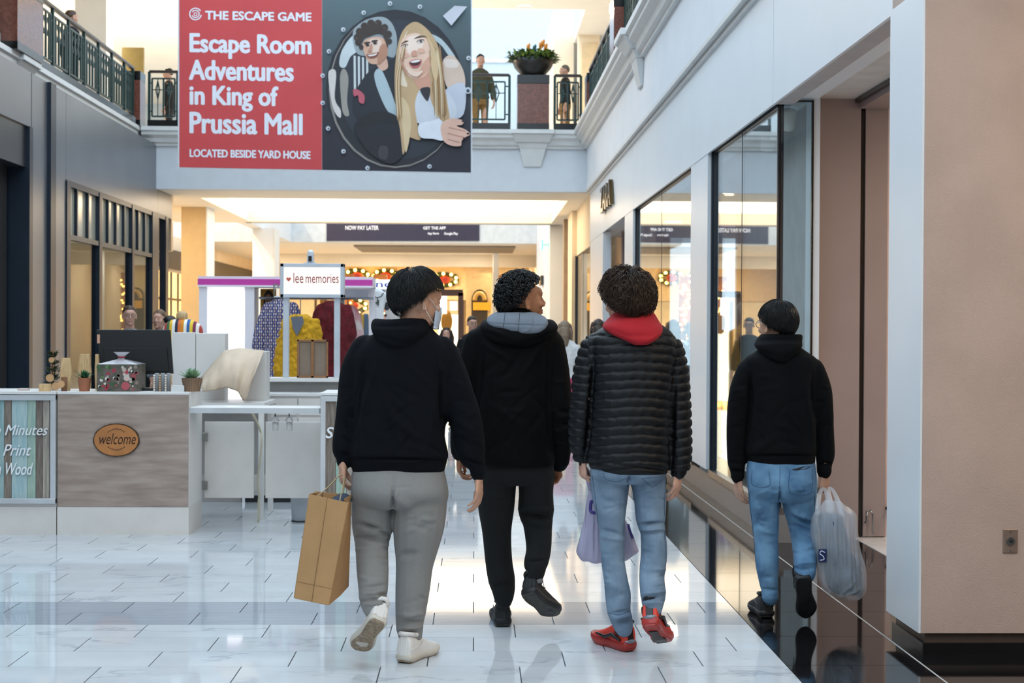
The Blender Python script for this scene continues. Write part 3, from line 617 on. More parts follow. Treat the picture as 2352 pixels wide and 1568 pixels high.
railing('black iron railing with diamond panels left of the banner on the bridge', [(at(px, 230, 25.9).x, 25.9, 0) for px in (343, 408, 480)], dia=True)
railing('black iron railing with diamonds between banner and planter on the bridge', [(at(px, 230, 25.9).x, 25.9, 0) for px in (960, 1068, 1170)], dia=True)
railing('narrow diamond railing panel between planter and the right corner', [(at(px, 230, 25.9).x, 25.9, 0) for px in (1274, 1334)], dia=True)
railing('green iron railing along the upper right balcony', [(2.0, y, 0) for y in (20.2, 21.05, 21.9, 22.75, 23.6, 24.45, 25.3)], dia=False)
pedestal('granite_pedestal', 'red granite pedestal on the upper right balcony above the shop front', (2.0, 19.8), .3, .6)
pedestal('granite_pedestal', 'dark granite corner pedestal where right balcony meets the bridge', (2.05, 25.7), .2, .5)
railing('railing end on the upper right balcony at the top edge', [(2.0, y, 0) for y in (17.2, 18.3, 19.4)], dia=False)
pcx = at(1224, 230, 25.9).x
pedestal('granite_pedestal', 'square red granite pedestal with black cap under the bowl planter', (pcx, 25.95), .56, .5)
bp = thing('bowl_planter', 'black bowl planter with green foliage and orange flowers on the bridge pedestal', 'planter', (pcx, 25.95, 5.98))
MB().lathe([(.20, 0), (.22, .03), (.33, .16), (.385, .30), (.37, .31), (.3, .22), (.01, .2)], (pcx, 25.95, 5.98), 28).build('bowl', mat('black bowl', '#2a2725', .35), bp, smooth=True)
def leafy(mb, c, r, n, ln, wd, up=.4, seed=1, droop=.5):
    rd = random.Random(seed)
    for i in range(n):
        a = rd.uniform(0, 6.283); rr = r*math.sqrt(rd.random()); p = Vector((c[0]+rr*math.cos(a), c[1]+rr*math.sin(a), c[2]+rd.uniform(-.3, .3)*ln))
        d = Vector((math.cos(a)*rd.uniform(.2, 1), math.sin(a)*rd.uniform(.2, 1), rd.uniform(.1, 1)*up+.15)).normalized()
        s = d.cross(Vector((rd.uniform(-.4, .4), rd.uniform(-.4, .4), 1))).normalized(); n_ = s.cross(d); l = ln*rd.uniform(.6, 1.2); w_ = wd*rd.uniform(.7, 1.2)
        mid = p+d*l*.5+n_*l*.1; tip = p+d*l-Vector((0, 0, 1))*l*droop*.5
        mb.add([p, mid+s*w_/2, tip, mid-s*w_/2, p+d*l*.25+s*w_*.35, p+d*l*.25-s*w_*.35], [(0, 4, 5), (4, 1, 3, 5), (1, 2, 3)])
lf_g = mat('leaf green', '#4d6b2a', .5, var=.3, scale=9, col2='#2f4a1c'); lf_y = mat('leaf lime', '#8aa03a', .5, var=.3, scale=9)
mb = MB(); mb.use(lf_g); leafy(mb, (pcx, 25.95, 6.27), .40, 420, .17, .06, .5, 3); mb.use(lf_y); leafy(mb, (pcx, 25.9, 6.31), .40, 260, .15, .06, .6, 4); mb.build('foliage', None, bp, kind='stuff')
for dx, hh, cc in ((-.09, .26, 'orange'), (.13, .30, 'orange'), (.17, .33, 'orange'), (.22, .26, 'orange'), (.02, .24, 'teal')):
    fl = MB(); mm = mat('flower '+cc, '#e0913c' if cc == 'orange' else '#2d5a5a', .5)
    b0 = Vector((pcx+dx*.6, 25.9, 6.28)); t_ = Vector((pcx+dx, 25.9, 6.28+hh)); fl.tube([b0, (b0+t_)/2+Vector((0, -.02, 0)), t_], [.012, .012, .008], 6)
    for k in range(5): fl.ball(t_+Vector((.02*math.cos(k*2.1), .02*math.sin(k*2.1), -.02*k)), (.022, .022, .04), 8, 5)
    fl.build('flower', mm, bp, smooth=True)
# upper level column and shop panels on the left
S('trim_40', white, -8.22, -7.58, 30.0, 30.6, 5.02, 8.5); S('trim_41', mat('olive board', '#8c7a45', .6), -7.5, -7.05, 31, 31.1, 5.02, 7.4)
S('trim_42', mat('added warm glow upstairs', '#f3dfb9', .6, emit=.55, ecol='#ffe6b8'), -15.9, -15.8, 20, 50, 5.3, 7.6)  # last one: unseen shop wall with its own glow, added to brighten the ceiling
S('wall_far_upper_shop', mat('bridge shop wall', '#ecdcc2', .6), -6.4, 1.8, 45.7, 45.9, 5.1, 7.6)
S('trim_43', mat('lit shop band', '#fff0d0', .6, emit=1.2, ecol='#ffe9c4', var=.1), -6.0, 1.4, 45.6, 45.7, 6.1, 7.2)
# ================================================================ FIGURE TOOLS
def remesh(mb, voxel=.006, smooth=3, fac=.5):
    me = mb.mesh('tmp'); o = bpy.data.objects.new('tmp', me); COL.objects.link(o)
    r = o.modifiers.new('r', 'REMESH'); r.mode = 'VOXEL'; r.voxel_size = voxel
    if smooth: s = o.modifiers.new('s', 'SMOOTH'); s.iterations = smooth; s.factor = fac
    dg = bpy.context.evaluated_depsgraph_get(); dg.update()
    nm = bpy.data.meshes.new_from_object(o.evaluated_get(dg)); bpy.data.objects.remove(o); bpy.data.meshes.remove(me)
    return nm
def co_of(me):
    a = np.empty(len(me.vertices)*3, np.float32); me.vertices.foreach_get('co', a); return a.reshape(-1, 3).astype(np.float64)
def no_of(me):
    a = np.empty(len(me.vertices)*3, np.float32); me.vertex_normals.foreach_get('vector', a) if hasattr(me, 'vertex_normals') else me.vertices.foreach_get('normal', a)
    return a.reshape(-1, 3).astype(np.float64)
def set_co(me, a): me.vertices.foreach_set('co', a.astype(np.float32).ravel()); me.update()
RN = np.array(RC)
def projn(a):
    q = (a-np.array(CP)) @ RN; return np.stack([1176+FPX*q[:, 0]/-q[:, 2], 784-FPX*q[:, 1]/-q[:, 2]], 1), -q[:, 2]
def wob(a, f, seed):
    r = np.random.RandomState(seed); out = np.zeros(len(a))
    for i in range(7):
        k = r.normal(size=3)*f; out += np.sin(a @ k + r.uniform(0, 6.28))
    return out/3.0
def fold(me, lines=(), noise=(), quilt=None):
    """lines: (x0,y0,x1,y1,width_px,amp_m) creases traced on the side seen; noise: (freq xyz, amp, seed)"""
    a = co_of(me); n = no_of(me); p, dep = projn(a)
    view = a-np.array(CP); view /= np.linalg.norm(view, axis=1)[:, None]; face = np.clip(-(view*n).sum(1)*2+.3, 0, 1)
    d = np.zeros(len(a))
    for x0, y0, x1, y1, w_, amp in lines:
        v = np.array([x1-x0, y1-y0], float); L2 = (v*v).sum()+1e-9; t = np.clip(((p-[x0, y0]) @ v)/L2, 0, 1)
        q = p-(np.array([x0, y0])+t[:, None]*v); dist = np.sqrt((q*q).sum(1)); d += amp*np.exp(-(dist/w_)**2)*face*np.sin(np.pi*np.clip(t*.9+.05, .08, .92))
    for f, amp, seed in noise: d += amp*wob(a, np.array(f), seed)
    if quilt is not None: d += quilt(a, p)
    set_co(me, a+n*d[:, None])
def as_obj(me, name, m, parent, smooth=True, label=None):
    off = wloc(parent); a = co_of(me); set_co(me, a-np.array(off)); me.materials.clear(); me.materials.append(m)
    me.polygons.foreach_set('use_smooth', [smooth]*len(me.polygons)); me.name = name
    o = bpy.data.objects.new(name, me); COL.objects.link(o); o.parent = parent
    if label: o['label'] = label
    return o
from mathutils.bvhtree import BVHTree
class Surf:
    def __init__(s, me): s.t = BVHTree.FromPolygons([v.co.copy() for v in me.vertices], [tuple(p.vertices) for p in me.polygons])
    def hit(s, x, y, lift=.002):
        d = ray(x, y).normalized(); h = s.t.ray_cast(CP, d)
        return None if h[0] is None else h[0] + h[1]*lift
    def line(s, mb, pts, r=.002, n=5, sub=5, lift=.001):
        P = [p for p in (s.hit(q.x, q.y, lift) for q in cat_rom([(x, y, 0) for x, y in pts], sub)) if p is not None]
        if len(P) > 1: mb.tube(P, r, n)
class Fig:
    def __init__(s, Y): s.Y = Y
    def P(s, x, y, dy=0): return at(x, y, s.Y+dy)
    def k(s, dy=0): return (s.Y+dy)/FPX
    def rows(s, mb, rows, n=30, e=2.3, sub=3):
        pts = cat_rom([(r[0], r[1], r[2]) for r in rows], sub); dd = cat_rom([(r[3], r[4] if len(r) > 4 else 0, r[5] if len(r) > 5 else 0) for r in rows], sub); rings = []
        for (py, xl, xr), q in zip(pts, dd):
            b_, dy, tilt = q; c = s.P((xl+xr)/2, py, dy); a = (xr-xl)/2*s.k(dy); ring = []
            for i in range(n):
                t = 2*math.pi*i/n; cx, sx = math.cos(t), math.sin(t)
                X = a*math.copysign(abs(cx)**(2/e), cx); Yv = b_*math.copysign(abs(sx)**(2/e), sx)
                ring.append(c + Vector((X, Yv, Yv*tilt)))
            rings.append(ring)
        mb.loft(rings); return mb
    def limb(s, mb, pts, n=16, sub=4, flat=1.0):
        q = cat_rom([(p[0], p[1], p[2]) for p in pts], sub); r = cat_rom([(p[3], 0, 0) for p in pts], sub)
        mb.tube([s.P(a.x, a.y, a.z) for a in q], [rr.x*s.k(a.z) for rr, a in zip(r, q)], n, flat=flat)
        P0 = s.P(*pts[0][:3]); P1 = s.P(*pts[-1][:3]); mb.ball(P0, pts[0][3]*s.k()*.98, n, 8); mb.ball(P1, pts[-1][3]*s.k()*.9, n, 8); return mb
def basis(fwd, up):
    f = Vector(fwd).normalized(); u = Vector(up); r = f.cross(u).normalized(); u = r.cross(f).normalized()
    return Matrix((r, f, u)).transposed()      # columns: right, forward, up
# ---------------------------------------------------------------- head
def head_parts(mb, c, M, s=1.0, ears=True, jaw=1.0):
    c = Vector(c); V = lambda x, y, z: c + M @ (Vector((x, y, z))*s)
    def bl(x, y, z, rx, ry, rz, rot=None): mb.ball(V(x, y, z), (rx*s, ry*s, rz*s), 20, 14, M @ rot if rot else M)
    bl(0, -.012, .030, .076, .096, .088); bl(0, .030, -.015, .066, .068, .09); bl(0, .036, -.070, .050*jaw, .052, .045); bl(0, .078, -.098, .020, .016, .016)
    bl(0, .080, .035, .052, .018, .030); bl(0, .088, .022, .045, .010, .008)
    mb.tube([V(0, .090, .022), V(0, .100, .0), V(0, .111, -.022), V(0, .107, -.031)], [.007*s, .009*s, .0115*s, .0095*s], 10); bl(.011, .103, -.031, .009, .010, .007); bl(-.011, .103, -.031, .009, .010, .007)
    bl(0, .090, -.055, .024, .012, .006); bl(0, .089, -.067, .021, .012, .007)
    for sx in (-1, 1):
        bl(sx*.040, .068, -.025, .022, .022, .02); bl(sx*.030, .086, .004, .013, .008, .008)
        if ears:
            R = Matrix.Rotation(sx*.45, 3, 'Z') @ Matrix.Rotation(-.2, 3, 'X')
            ring = [V(*(Vector((sx*.080, -.008, -.008)) + R @ Vector((0, .019*math.cos(t)*(1 if math.sin(t) > 0 else .75), .032*math.sin(t))))) for t in [2*math.pi*k/14 for k in range(15)]]
            mb.tube(ring, .0055*s, 8); bl(sx*.076, -.006, -.01, .006, .018, .028, R); bl(sx*.079, -.002, -.034, .006, .009, .010)
def eyes(mb, c, M, s=1.0):
    for sx in (-1, 1): mb.ball(Vector(c)+M @ (Vector((sx*.031, .083, .006))*s), (.011*s, .008*s, .006*s), 10, 8, M)
# ---------------------------------------------------------------- hand: wrist W, D points to the fingers, N out of the back of the hand; thumb on side T = sign along (D x N)
def hand(mb, W, D, N, side=1, curl=(.5, .6, .5), s=1.0, spread=.02, grip=False):
    W, D, N = Vector(W), Vector(D).normalized(), Vector(N); T = D.cross(N).normalized()*side; N = (T.cross(D)*side).normalized() if False else (N - D*N.dot(D)).normalized()
    M = Matrix((T, N, D)).transposed()
    Q = lambda t, n, d: W + (T*t + N*n + D*d)*s
    mb.tube([Q(0, 0, -.03), Q(0, 0, 0), Q(0, 0, .03)], [.016*s, .023*s, .027*s], 12, flat=.75, up=N)
    mb.ball(Q(.004, -.001, .052), (.038*s, .0155*s, .048*s), 16, 12, M); mb.ball(Q(-.002, 0, .07), (.040*s, .014*s, .03*s), 16, 10, M); mb.ball(Q(.026, -.012, .04), (.016*s, .014*s, .028*s), 12, 8, M)
    for i, (t, ln, d0) in enumerate(((.030, 1.0, .088), (.010, 1.1, .093), (-.010, 1.03, .090), (-.029, .82, .080))):
        p = Q(t, 0, d0); a = curl[0]*(1+.08*i); path = [Q(t*.85, 0, d0-.03), p]; dirv = lambda an: (D*math.cos(an) - N*math.sin(an) + T*(spread*(1.5-i)))
        for sl, ad in zip((.042, .027, .021), (0, curl[1], curl[2])):
            a += ad; p = p + dirv(a)*(sl*ln*s); path.append(p)
        r = .0088*s*(1 if i < 3 else .88); mb.tube(path, [r*1.1, r*1.08, r*.98, r*.9, r*.72], 10); mb.ball(path[-1], r*.74, 8, 6)
    p0, p1 = Q(.030, -.010, .025), Q(.047, -.018, .055); p2 = Q(.044, -.03, .085) if not grip else Q(.024, -.038, .085); p3 = Q(.034, -.036, .108) if not grip else Q(-.002, -.045, .092)
    mb.tube([p0, p1, p2, p3], [.013*s, .012*s, .0105*s, .008*s], 10); mb.ball(p3, .0082*s, 8, 6)
# ---------------------------------------------------------------- shoe in its own frame: heel at origin, toe at +Y, sole bottom z = 0
def shoe(parent, heel, toe_dir, up, m_up, m_sole, m_tread, L_=.29, wd=.1, hgt=.105, sole=.032, style='plain', m_acc=None, label=None, bend=0.0, m_acc2=None):
    M = basis(toe_dir, up); h = Vector(heel)
    def X(x, y, z):
        t = y/L_; zz = z + (bend*max(0, t-.6)**2*L_ if bend else 0); return h + M @ Vector((x, y, zz))
    prof = [(.0, .055), (.03, .068), (.10, .074), (.25, .072), (.40, .068), (.55, .080), (.70, .094), (.82, .090), (.92, .068), (.98, .035), (1.0, .01)]
    prof = [(t, w_*wd/.1) for t, w_ in prof]; asym = lambda t: .010*math.sin(max(0, t-.3)*3.2)
    def outline(grow=0): 
        c = cat_rom([(t*L_, w_/2+grow, asym(t)) for t, w_ in prof], 3); return [(-p.y+p.z, p.x) for p in c] + [(p.y+p.z, p.x) for p in reversed(c)]
    mb = MB(); rings = []
    for z, g in ((.003, -.003), (.010, .001), (sole*.6, .003), (sole, .002), (sole+.004, -.004)):
        up_ = lambda t: (.018*max(0, t-.72)/.28*1.0 + .010*max(0, .12-t)/.12)
        rings.append([X(x*(1+g*8), y*(1 if g > 0 else .995)+0, z+up_(y/L_)*(1 if z < .015 else .45)) for x, y in outline(g)])
    mb.loft(rings)
    tr = MB(); o0 = outline(-.006); tr.loft([[X(x, y, -.002+(.018*max(0, y/L_-.72)/.28+.010*max(0, .12-y/L_)/.12)) for x, y in o0], [X(x, y, .006+(.018*max(0, y/L_-.72)/.28+.010*max(0, .12-y/L_)/.12)) for x, y in o0]])
    # upper: arches from heel to toe
    up_b = MB(); n = 18; rings = []
    hp = [(.0, .93), (.04, .98), (.12, 1.0), (.24, .93), (.38, .86), (.52, .70), (.66, .56), (.80, .46), (.92, .34), (.985, .18)]
    hh = cat_rom([(t, v, 0) for t, v in hp], 3); ww = cat_rom([(t, v, 0) for t, v in prof], 6)
    def wat(t): return min(ww, key=lambda p: abs(p.x-t)).y
    for q in hh:
        t, z1 = q.x, q.y*hgt; w_ = wat(t)/2*.97; ring = []
        top = .74 if t < .42 else .86
        for i in range(n):
            a = math.pi*i/(n-1); cx = math.cos(a); sx = math.sin(a); e = .72
            xx = w_*math.copysign(abs(cx)**.85, cx)*(1-(1-top)*sx**4); ring.append(X(xx+asym(t), t*L_+.002+(.012*sx if t < .03 else 0), sole*.8+(z1-sole*.8)*abs(sx)**.5))
        ring += [X(w_*.6*(-1+2*j/5)+asym(t), t*L_, sole*.6) for j in range(6)]
        rings.append(ring)
    up_b.loft(rings)
    me = remesh(up_b, .005, 3); o = as_obj(me, 'shoe', m_up, parent, label=label)
    off = wloc(parent)
    mb.build('sole', m_sole, o, smooth=True, bev=0); tr.build('tread', m_tread, o)
    # collar ring, heel tab and side pieces
    col = MB(); ringp = [X(.030*math.cos(a), L_*.20+.055*math.sin(a), hgt*.94-.012*math.sin(a)) for a in [2*math.pi*k/16 for k in range(17)]]; col.tube(ringp, .010, 8); col.build('collar', m_acc or m_up, o, smooth=True)
    tab = MB(); rr = [[X(x, y, z) for x, y in ((-.017, -bul), (.017, -bul), (.016, .016-bul), (-.016, .016-bul))] for z, bul in ((sole+.002, .001), (hgt*.40, -.001), (hgt*.75, -.007), (hgt*.95, -.012))]; tab.loft(rr); tab.build('heel_tab', m_acc or m_up, o, smooth=False, bev=.003)
    if style == 'air':
        for sx in (-1, 1):
            b = MB(); b.tube([X(sx*.041, .03, sole+.012), X(sx*.044, .09, sole+.03), X(sx*.042, .14, sole+.012), X(sx*.048, .20, sole+.02)], [.006, .010, .009, .005], 8); b.build('side_swirl', m_acc, o, smooth=True)
            b = MB(); b.tube([X(sx*.038, .05+.022*math.cos(a), sole+.052+.02*math.sin(a)) for a in [2*math.pi*k/12 for k in range(13)]], .0035, 6); b.build('side_loop', m_acc, o, smooth=True)
        b = MB(); b.ball(X(0, .012, sole+.008), (.034, .02, .012), 14, 8, M); b.build('air_unit', m_acc2 or brush, o, smooth=True)
        b = MB(); b.loft([[X(x*w_, y, -.0035+.018*max(0, y/L_-.72)/.28) for x in (-1, 1)] + [X(x*w_, y, .004) for x in (1, -1)] for y, w_ in ((.06, .02), (.12, .018), (.18, .030), (.25, .022))]); b.build('tread_insert', m_acc, o)
    else:
        for sx in (-1, 1):
            b = MB(); b.tube([X(sx*.036, .012, sole+.028), X(sx*.040, .07, sole+.034), X(sx*.037, .12, sole+.05)], .0022, 6); b.build('side_seam', m_acc or m_up, o, smooth=True)
    return o
# ---------------------------------------------------------------- hair
def scalp_dirs(n, seed, zmin, front=.0):
    r = random.Random(seed); out = []
    while len(out) < n:
        z = r.uniform(-.75, 1); a = r.uniform(0, 2*math.pi); q = math.sqrt(1-z*z); d = Vector((q*math.cos(a), q*math.sin(a), z))
        if d.z > zmin(d): out.append(d)
    return out
def hair_cap(mb, c, M, rr, cut, s=1.0, nu=28, nv=20, zc=.025):
    c = Vector(c); rings = []
    """closed shell: scaled skull above a hairline given by cut(angle) -> lowest z direction"""
    for j in range(nv+1):
        t = j/nv; ring = []
        for k in range(nu):
            a = 2*math.pi*k/nu; lo = cut(a); th = (math.pi/2-math.asin(max(-.95, min(.95, lo))))*t
            d = Vector((math.sin(th)*math.cos(a), math.sin(th)*math.sin(a), math.cos(th))) if j else Vector((0.02*math.cos(a), .02*math.sin(a), 1))
            q = max(0, (t-.5)/.5)**1.5; r_ = [rr[i]*(1-q)+(.0775, .0975, .0895)[i]*q for i in range(3)]
            ring.append(c + M @ (Vector((d.x*r_[0], d.y*r_[1]-.012, d.z*r_[2]+zc))*s))
        rings.append(ring)
    mb.loft(rings); return mb
def hair_curls(mb, c, M, rr, dirs, cr, tr, turns, out, seed, s=1.0, zc=.025, n=5, drop=0.0, segs=9):
    r = random.Random(seed); c = Vector(c)
    for d in dirs:
        p0 = Vector((d.x*rr[0], d.y*rr[1]-.012, d.z*rr[2]+zc))*s; ax = (d*out + Vector((r.gauss(0, .6), r.gauss(0, .6), r.gauss(0, .6)-drop))).normalized()
        u = ax.cross(Vector((r.random(), r.random(), r.random()+.1))).normalized(); v = ax.cross(u); R_ = cr*r.uniform(.6, 1.25); ph = r.uniform(0, 6.28); tt = turns*r.uniform(.7, 1.3); path = []
        for i in range(int(segs*tt)+2):
            a = ph+i*2*math.pi/segs; path.append(c + M @ (p0 + (u*math.cos(a)+v*math.sin(a))*R_ + ax*(i/segs*R_*.9)))
        mb.tube(path, [tr*(.7+.3*math.sin(math.pi*i/len(path))) for i in range(len(path))], n)
def hair_strands(mb, c, M, rr, dirs, ln, wd, seed, crown=Vector((0, -.35, .93)), lift=.004, s=1.0, zc=.025, stop=None, jit=.12, curl=0.0, clump=False):
    r = random.Random(seed); c = Vector(c); crown = crown.normalized()
    for d0 in dirs:
        d = d0.copy(); tan = (d-crown*d.dot(crown)); tan = tan.normalized() if tan.length > .05 else Vector((r.uniform(-1, 1), r.uniform(-1, 1), 0)).normalized()
        tan = (tan + Vector((r.gauss(0, jit), r.gauss(0, jit), r.gauss(0, jit)))).normalized(); path = []; L_ = ln*r.uniform(.6, 1.2); N_ = 6
        for i in range(N_+1):
            if i and clump: sw = tan.cross(d); tan = (tan + sw*(.38*math.sin(i*1.3+13*d0.x+10*d0.z+4*math.sin(8*d0.y)))).normalized()
            if i: d = (d + tan*(L_/N_/.085)).normalized(); tan = (tan - d*tan.dot(d) + Vector((0, 0, -.12))).normalized()
            if stop and d.z < stop(d): break
            h = 1+ (lift*math.sin(math.pi*i/N_)*1.5 + lift*.6 + r.uniform(0, .002) + curl*(math.sin(i*1.5+11*d0.x+9*d0.z+5*math.sin(7*d0.y)) if clump else math.sin(i*1.7+L_*90)))/.085
            path.append(c + M @ (Vector((d.x*rr[0]*h, d.y*rr[1]*h-.012, d.z*rr[2]*h+zc))*s))
        if len(path) > 2: m = len(path); mb.tube(path, [wd*(1-.85*(i/(m-1))**1.5) for i in range(m)], 3 if wd < .003 else 5, cap=False)
# ================================================================ THE FOUR WALKING FIGURES
skin1 = mat('skin light tan', '#c99a80', .5, var=.06, scale=30, sss=.08); skin2 = mat('skin warm brown', '#a9714f', .5, var=.06, scale=30, sss=.08); skin3 = mat('skin pink fair', '#d0a08a', .5, var=.07, scale=30, sss=.08)
blackhair = mat('black hair', '#070709', .45, var=.3, scale=60, spec=.4); brownhair = mat('dark brown hair', '#33251c', .5, var=.4, scale=50, col2='#1d1510', spec=.3)
def heather(name, col, col2, sc=900, **k):
    return mat(name, col, .9, var=.1, scale=sc, col2=col2, bump=.25, bscale=700, sheen=.05, detail=1, **k)
m_navy = mat('navy black fleece', '#070910', .95, var=.12, scale=300, bump=.3, bscale=600, spec=.2); m_blk = mat('black nylon', '#050507', .75, var=.1, scale=60, bump=.1, bscale=200, spec=.12)
m_puf = mat('charcoal puffer nylon', '#08090d', .5, var=.12, scale=40, bump=.12, bscale=130, spec=.3); m_red = mat('red cotton', '#b00a1c', .85, var=.08, scale=200, bump=.25, bscale=600, sheen=.03)
m_blk2 = mat('black cotton fleece', '#06070b', .95, var=.12, scale=300, bump=.3, bscale=600, spec=.2); m_sweat = heather('heather grey fleece', '#8f8d8a', '#787674')
m_pant = mat('black joggers cloth', '#060608', .9, var=.1, scale=200, bump=.2, bscale=500)
m_gry = heather('grey quilted lining', '#79828d', '#646c78')
def denim(name, c, c2): return mat(name, c, .8, var=.2, scale=9, col2=c2, bump=.3, bscale=900, detail=6)
m_jean1 = denim('washed blue denim', '#7f95ab', '#5f7489'); m_jean2 = denim('light blue denim', '#6f98b8', '#4a6f92'); m_seam = mat('denim seam', '#4c6076', .8); m_seam2 = mat('denim seam blue', '#3d5f80', .8)
m_wsh = mat('white leather', '#e2ddd8', .45, var=.03); m_wsole = mat('off white rubber', '#cfc6b8', .6, var=.05); m_tan = mat('worn tan outsole', '#a48f77', .7, var=.2, scale=60, bump=.5, bscale=150)
m_bsh = mat('black mesh shoe', '#17181b', .6, var=.2, scale=200); m_bsole = mat('black rubber', '#1a1a1c', .5); m_gsole = mat('grey worn outsole', '#45443f', .7, var=.2, scale=50, bump=.4, bscale=200)
m_rsh = mat('red knit shoe', '#d9402f', .6, var=.08, scale=200); m_rsole = mat('dark red rubber', '#a5302a', .4); m_kacc = mat('black shoe overlay', '#141215', .35); m_ora = mat('orange outsole', '#d9641e', .5); m_clear = mat('smoky air unit', '#8a8f98', .15, metal=.4)

FK = 2.2
def build_person(label, Y, skin, head, torso, arms, hands, legs, cloth_top, cloth_leg, top_name, leg_name, base, folds_t=(), folds_l=(), quilt=None, nt=(), nl=(), hood=None, vox=.0065, tops=3):
    f = Fig(Y); per = thing('person', label, 'person', base)
    hx, hy, hdy, hd, hu, hs, jaw = head; hc = f.P(hx, hy, hdy); HM = basis(hd, hu)
    # body: one continuous skin surface
    b = MB(); head_parts(b, hc, HM, hs, jaw=jaw)
    nk = f.P(torso['neck'][0], torso['neck'][1], torso['neck'][2]); b.tube([hc + HM @ Vector((0, -.02, -.03)), hc + HM @ Vector((0, -.015, -.09)), nk, nk+Vector((0, 0, -.12))], [.055, .056, .062, .075], 16)
    r0 = torso['rows']; cs = [f.P((r[1]+r[2])/2, r[0], r[4] if len(r) > 4 else 0) for r in r0]; b.tube([nk+Vector((0, 0, -.1))]+cs[2:]+[f.P(legs['hip'][0], legs['hip'][1]-40, 0)], .085, 14)
    for pts in arms: q = [p if len(p) > 3 else p for p in pts]; b.tube([nk+Vector((0, 0, -.1))]+[f.P(*p[:3]) for p in q], [.05]+[min(.045, p[3]*f.k()*.62) for p in q], 12)
    for pts in legs['legs']: b.tube([f.P(legs['hip'][0], legs['hip'][1]-45, 0)]+[f.P(*p[:3]) for p in pts], [.04]+[p[3]*f.k()*.5 for p in pts], 12)
    for h in hands: hand(b, f.P(*h['w']), h['d'], h['n'], h['side'], h['curl'], h.get('s', 1.0), grip=h.get('grip', False))
    me = remesh(b, .0045, 3, .45); body = as_obj(me, 'body', skin, per)
    e = MB(); eyes(e, hc, HM, hs); e.build('eye', mat('dark eye', '#1d1512', .2), body, smooth=True)
    br = MB()
    for sx in (-1, 1): br.tube([hc + HM @ (Vector((sx*x, y, z))*hs) for x, y, z in ((.014, .096, .026), (.030, .094, .031), (.046, .080, .026))], [.003, .004, .002], 6)
    br.build('eyebrow', blackhair, body, smooth=True)
    # upper garment
    t = MB(); f.rows(t, r0, e=2.4)
    for pts in arms: f.limb(t, pts)
    me = remesh(t, vox, tops); fold(me, [(*l_[:5], l_[5]*FK) for l_ in folds_t], nt, quilt); st = Surf(me); top = as_obj(me, top_name, cloth_top, per)
    # trousers
    l = MB(); f.rows(l, legs['rows'], e=2.3)
    for pts in legs['legs']: f.limb(l, pts)
    me = remesh(l, vox, 3); fold(me, [(*l_[:5], l_[5]*FK) for l_ in folds_l], nl); sl = Surf(me); leg = as_obj(me, leg_name, cloth_leg, per)
    return f, per, body, top, leg, st, sl, hc, HM
def ribs(part, f, x0, x1, y, hgt, m, name, half, dy=0, nrib=0):
    pass
CR = random.Random(5)
def wr(seed, x0, x1, y0, y1, n, amp, slope=.25, ln=(20, 55), wd=(3, 6)):
    r = random.Random(seed); out = []
    for i in range(n):
        x, y, l = r.uniform(x0, x1), r.uniform(y0, y1), r.uniform(*ln)/2; s_ = r.uniform(-slope, slope); out.append((x-l, y-l*s_, x+l, y+l*s_, r.uniform(*wd), amp*r.choice((-1, 1, -1))*r.uniform(.5, 1)))
    return out
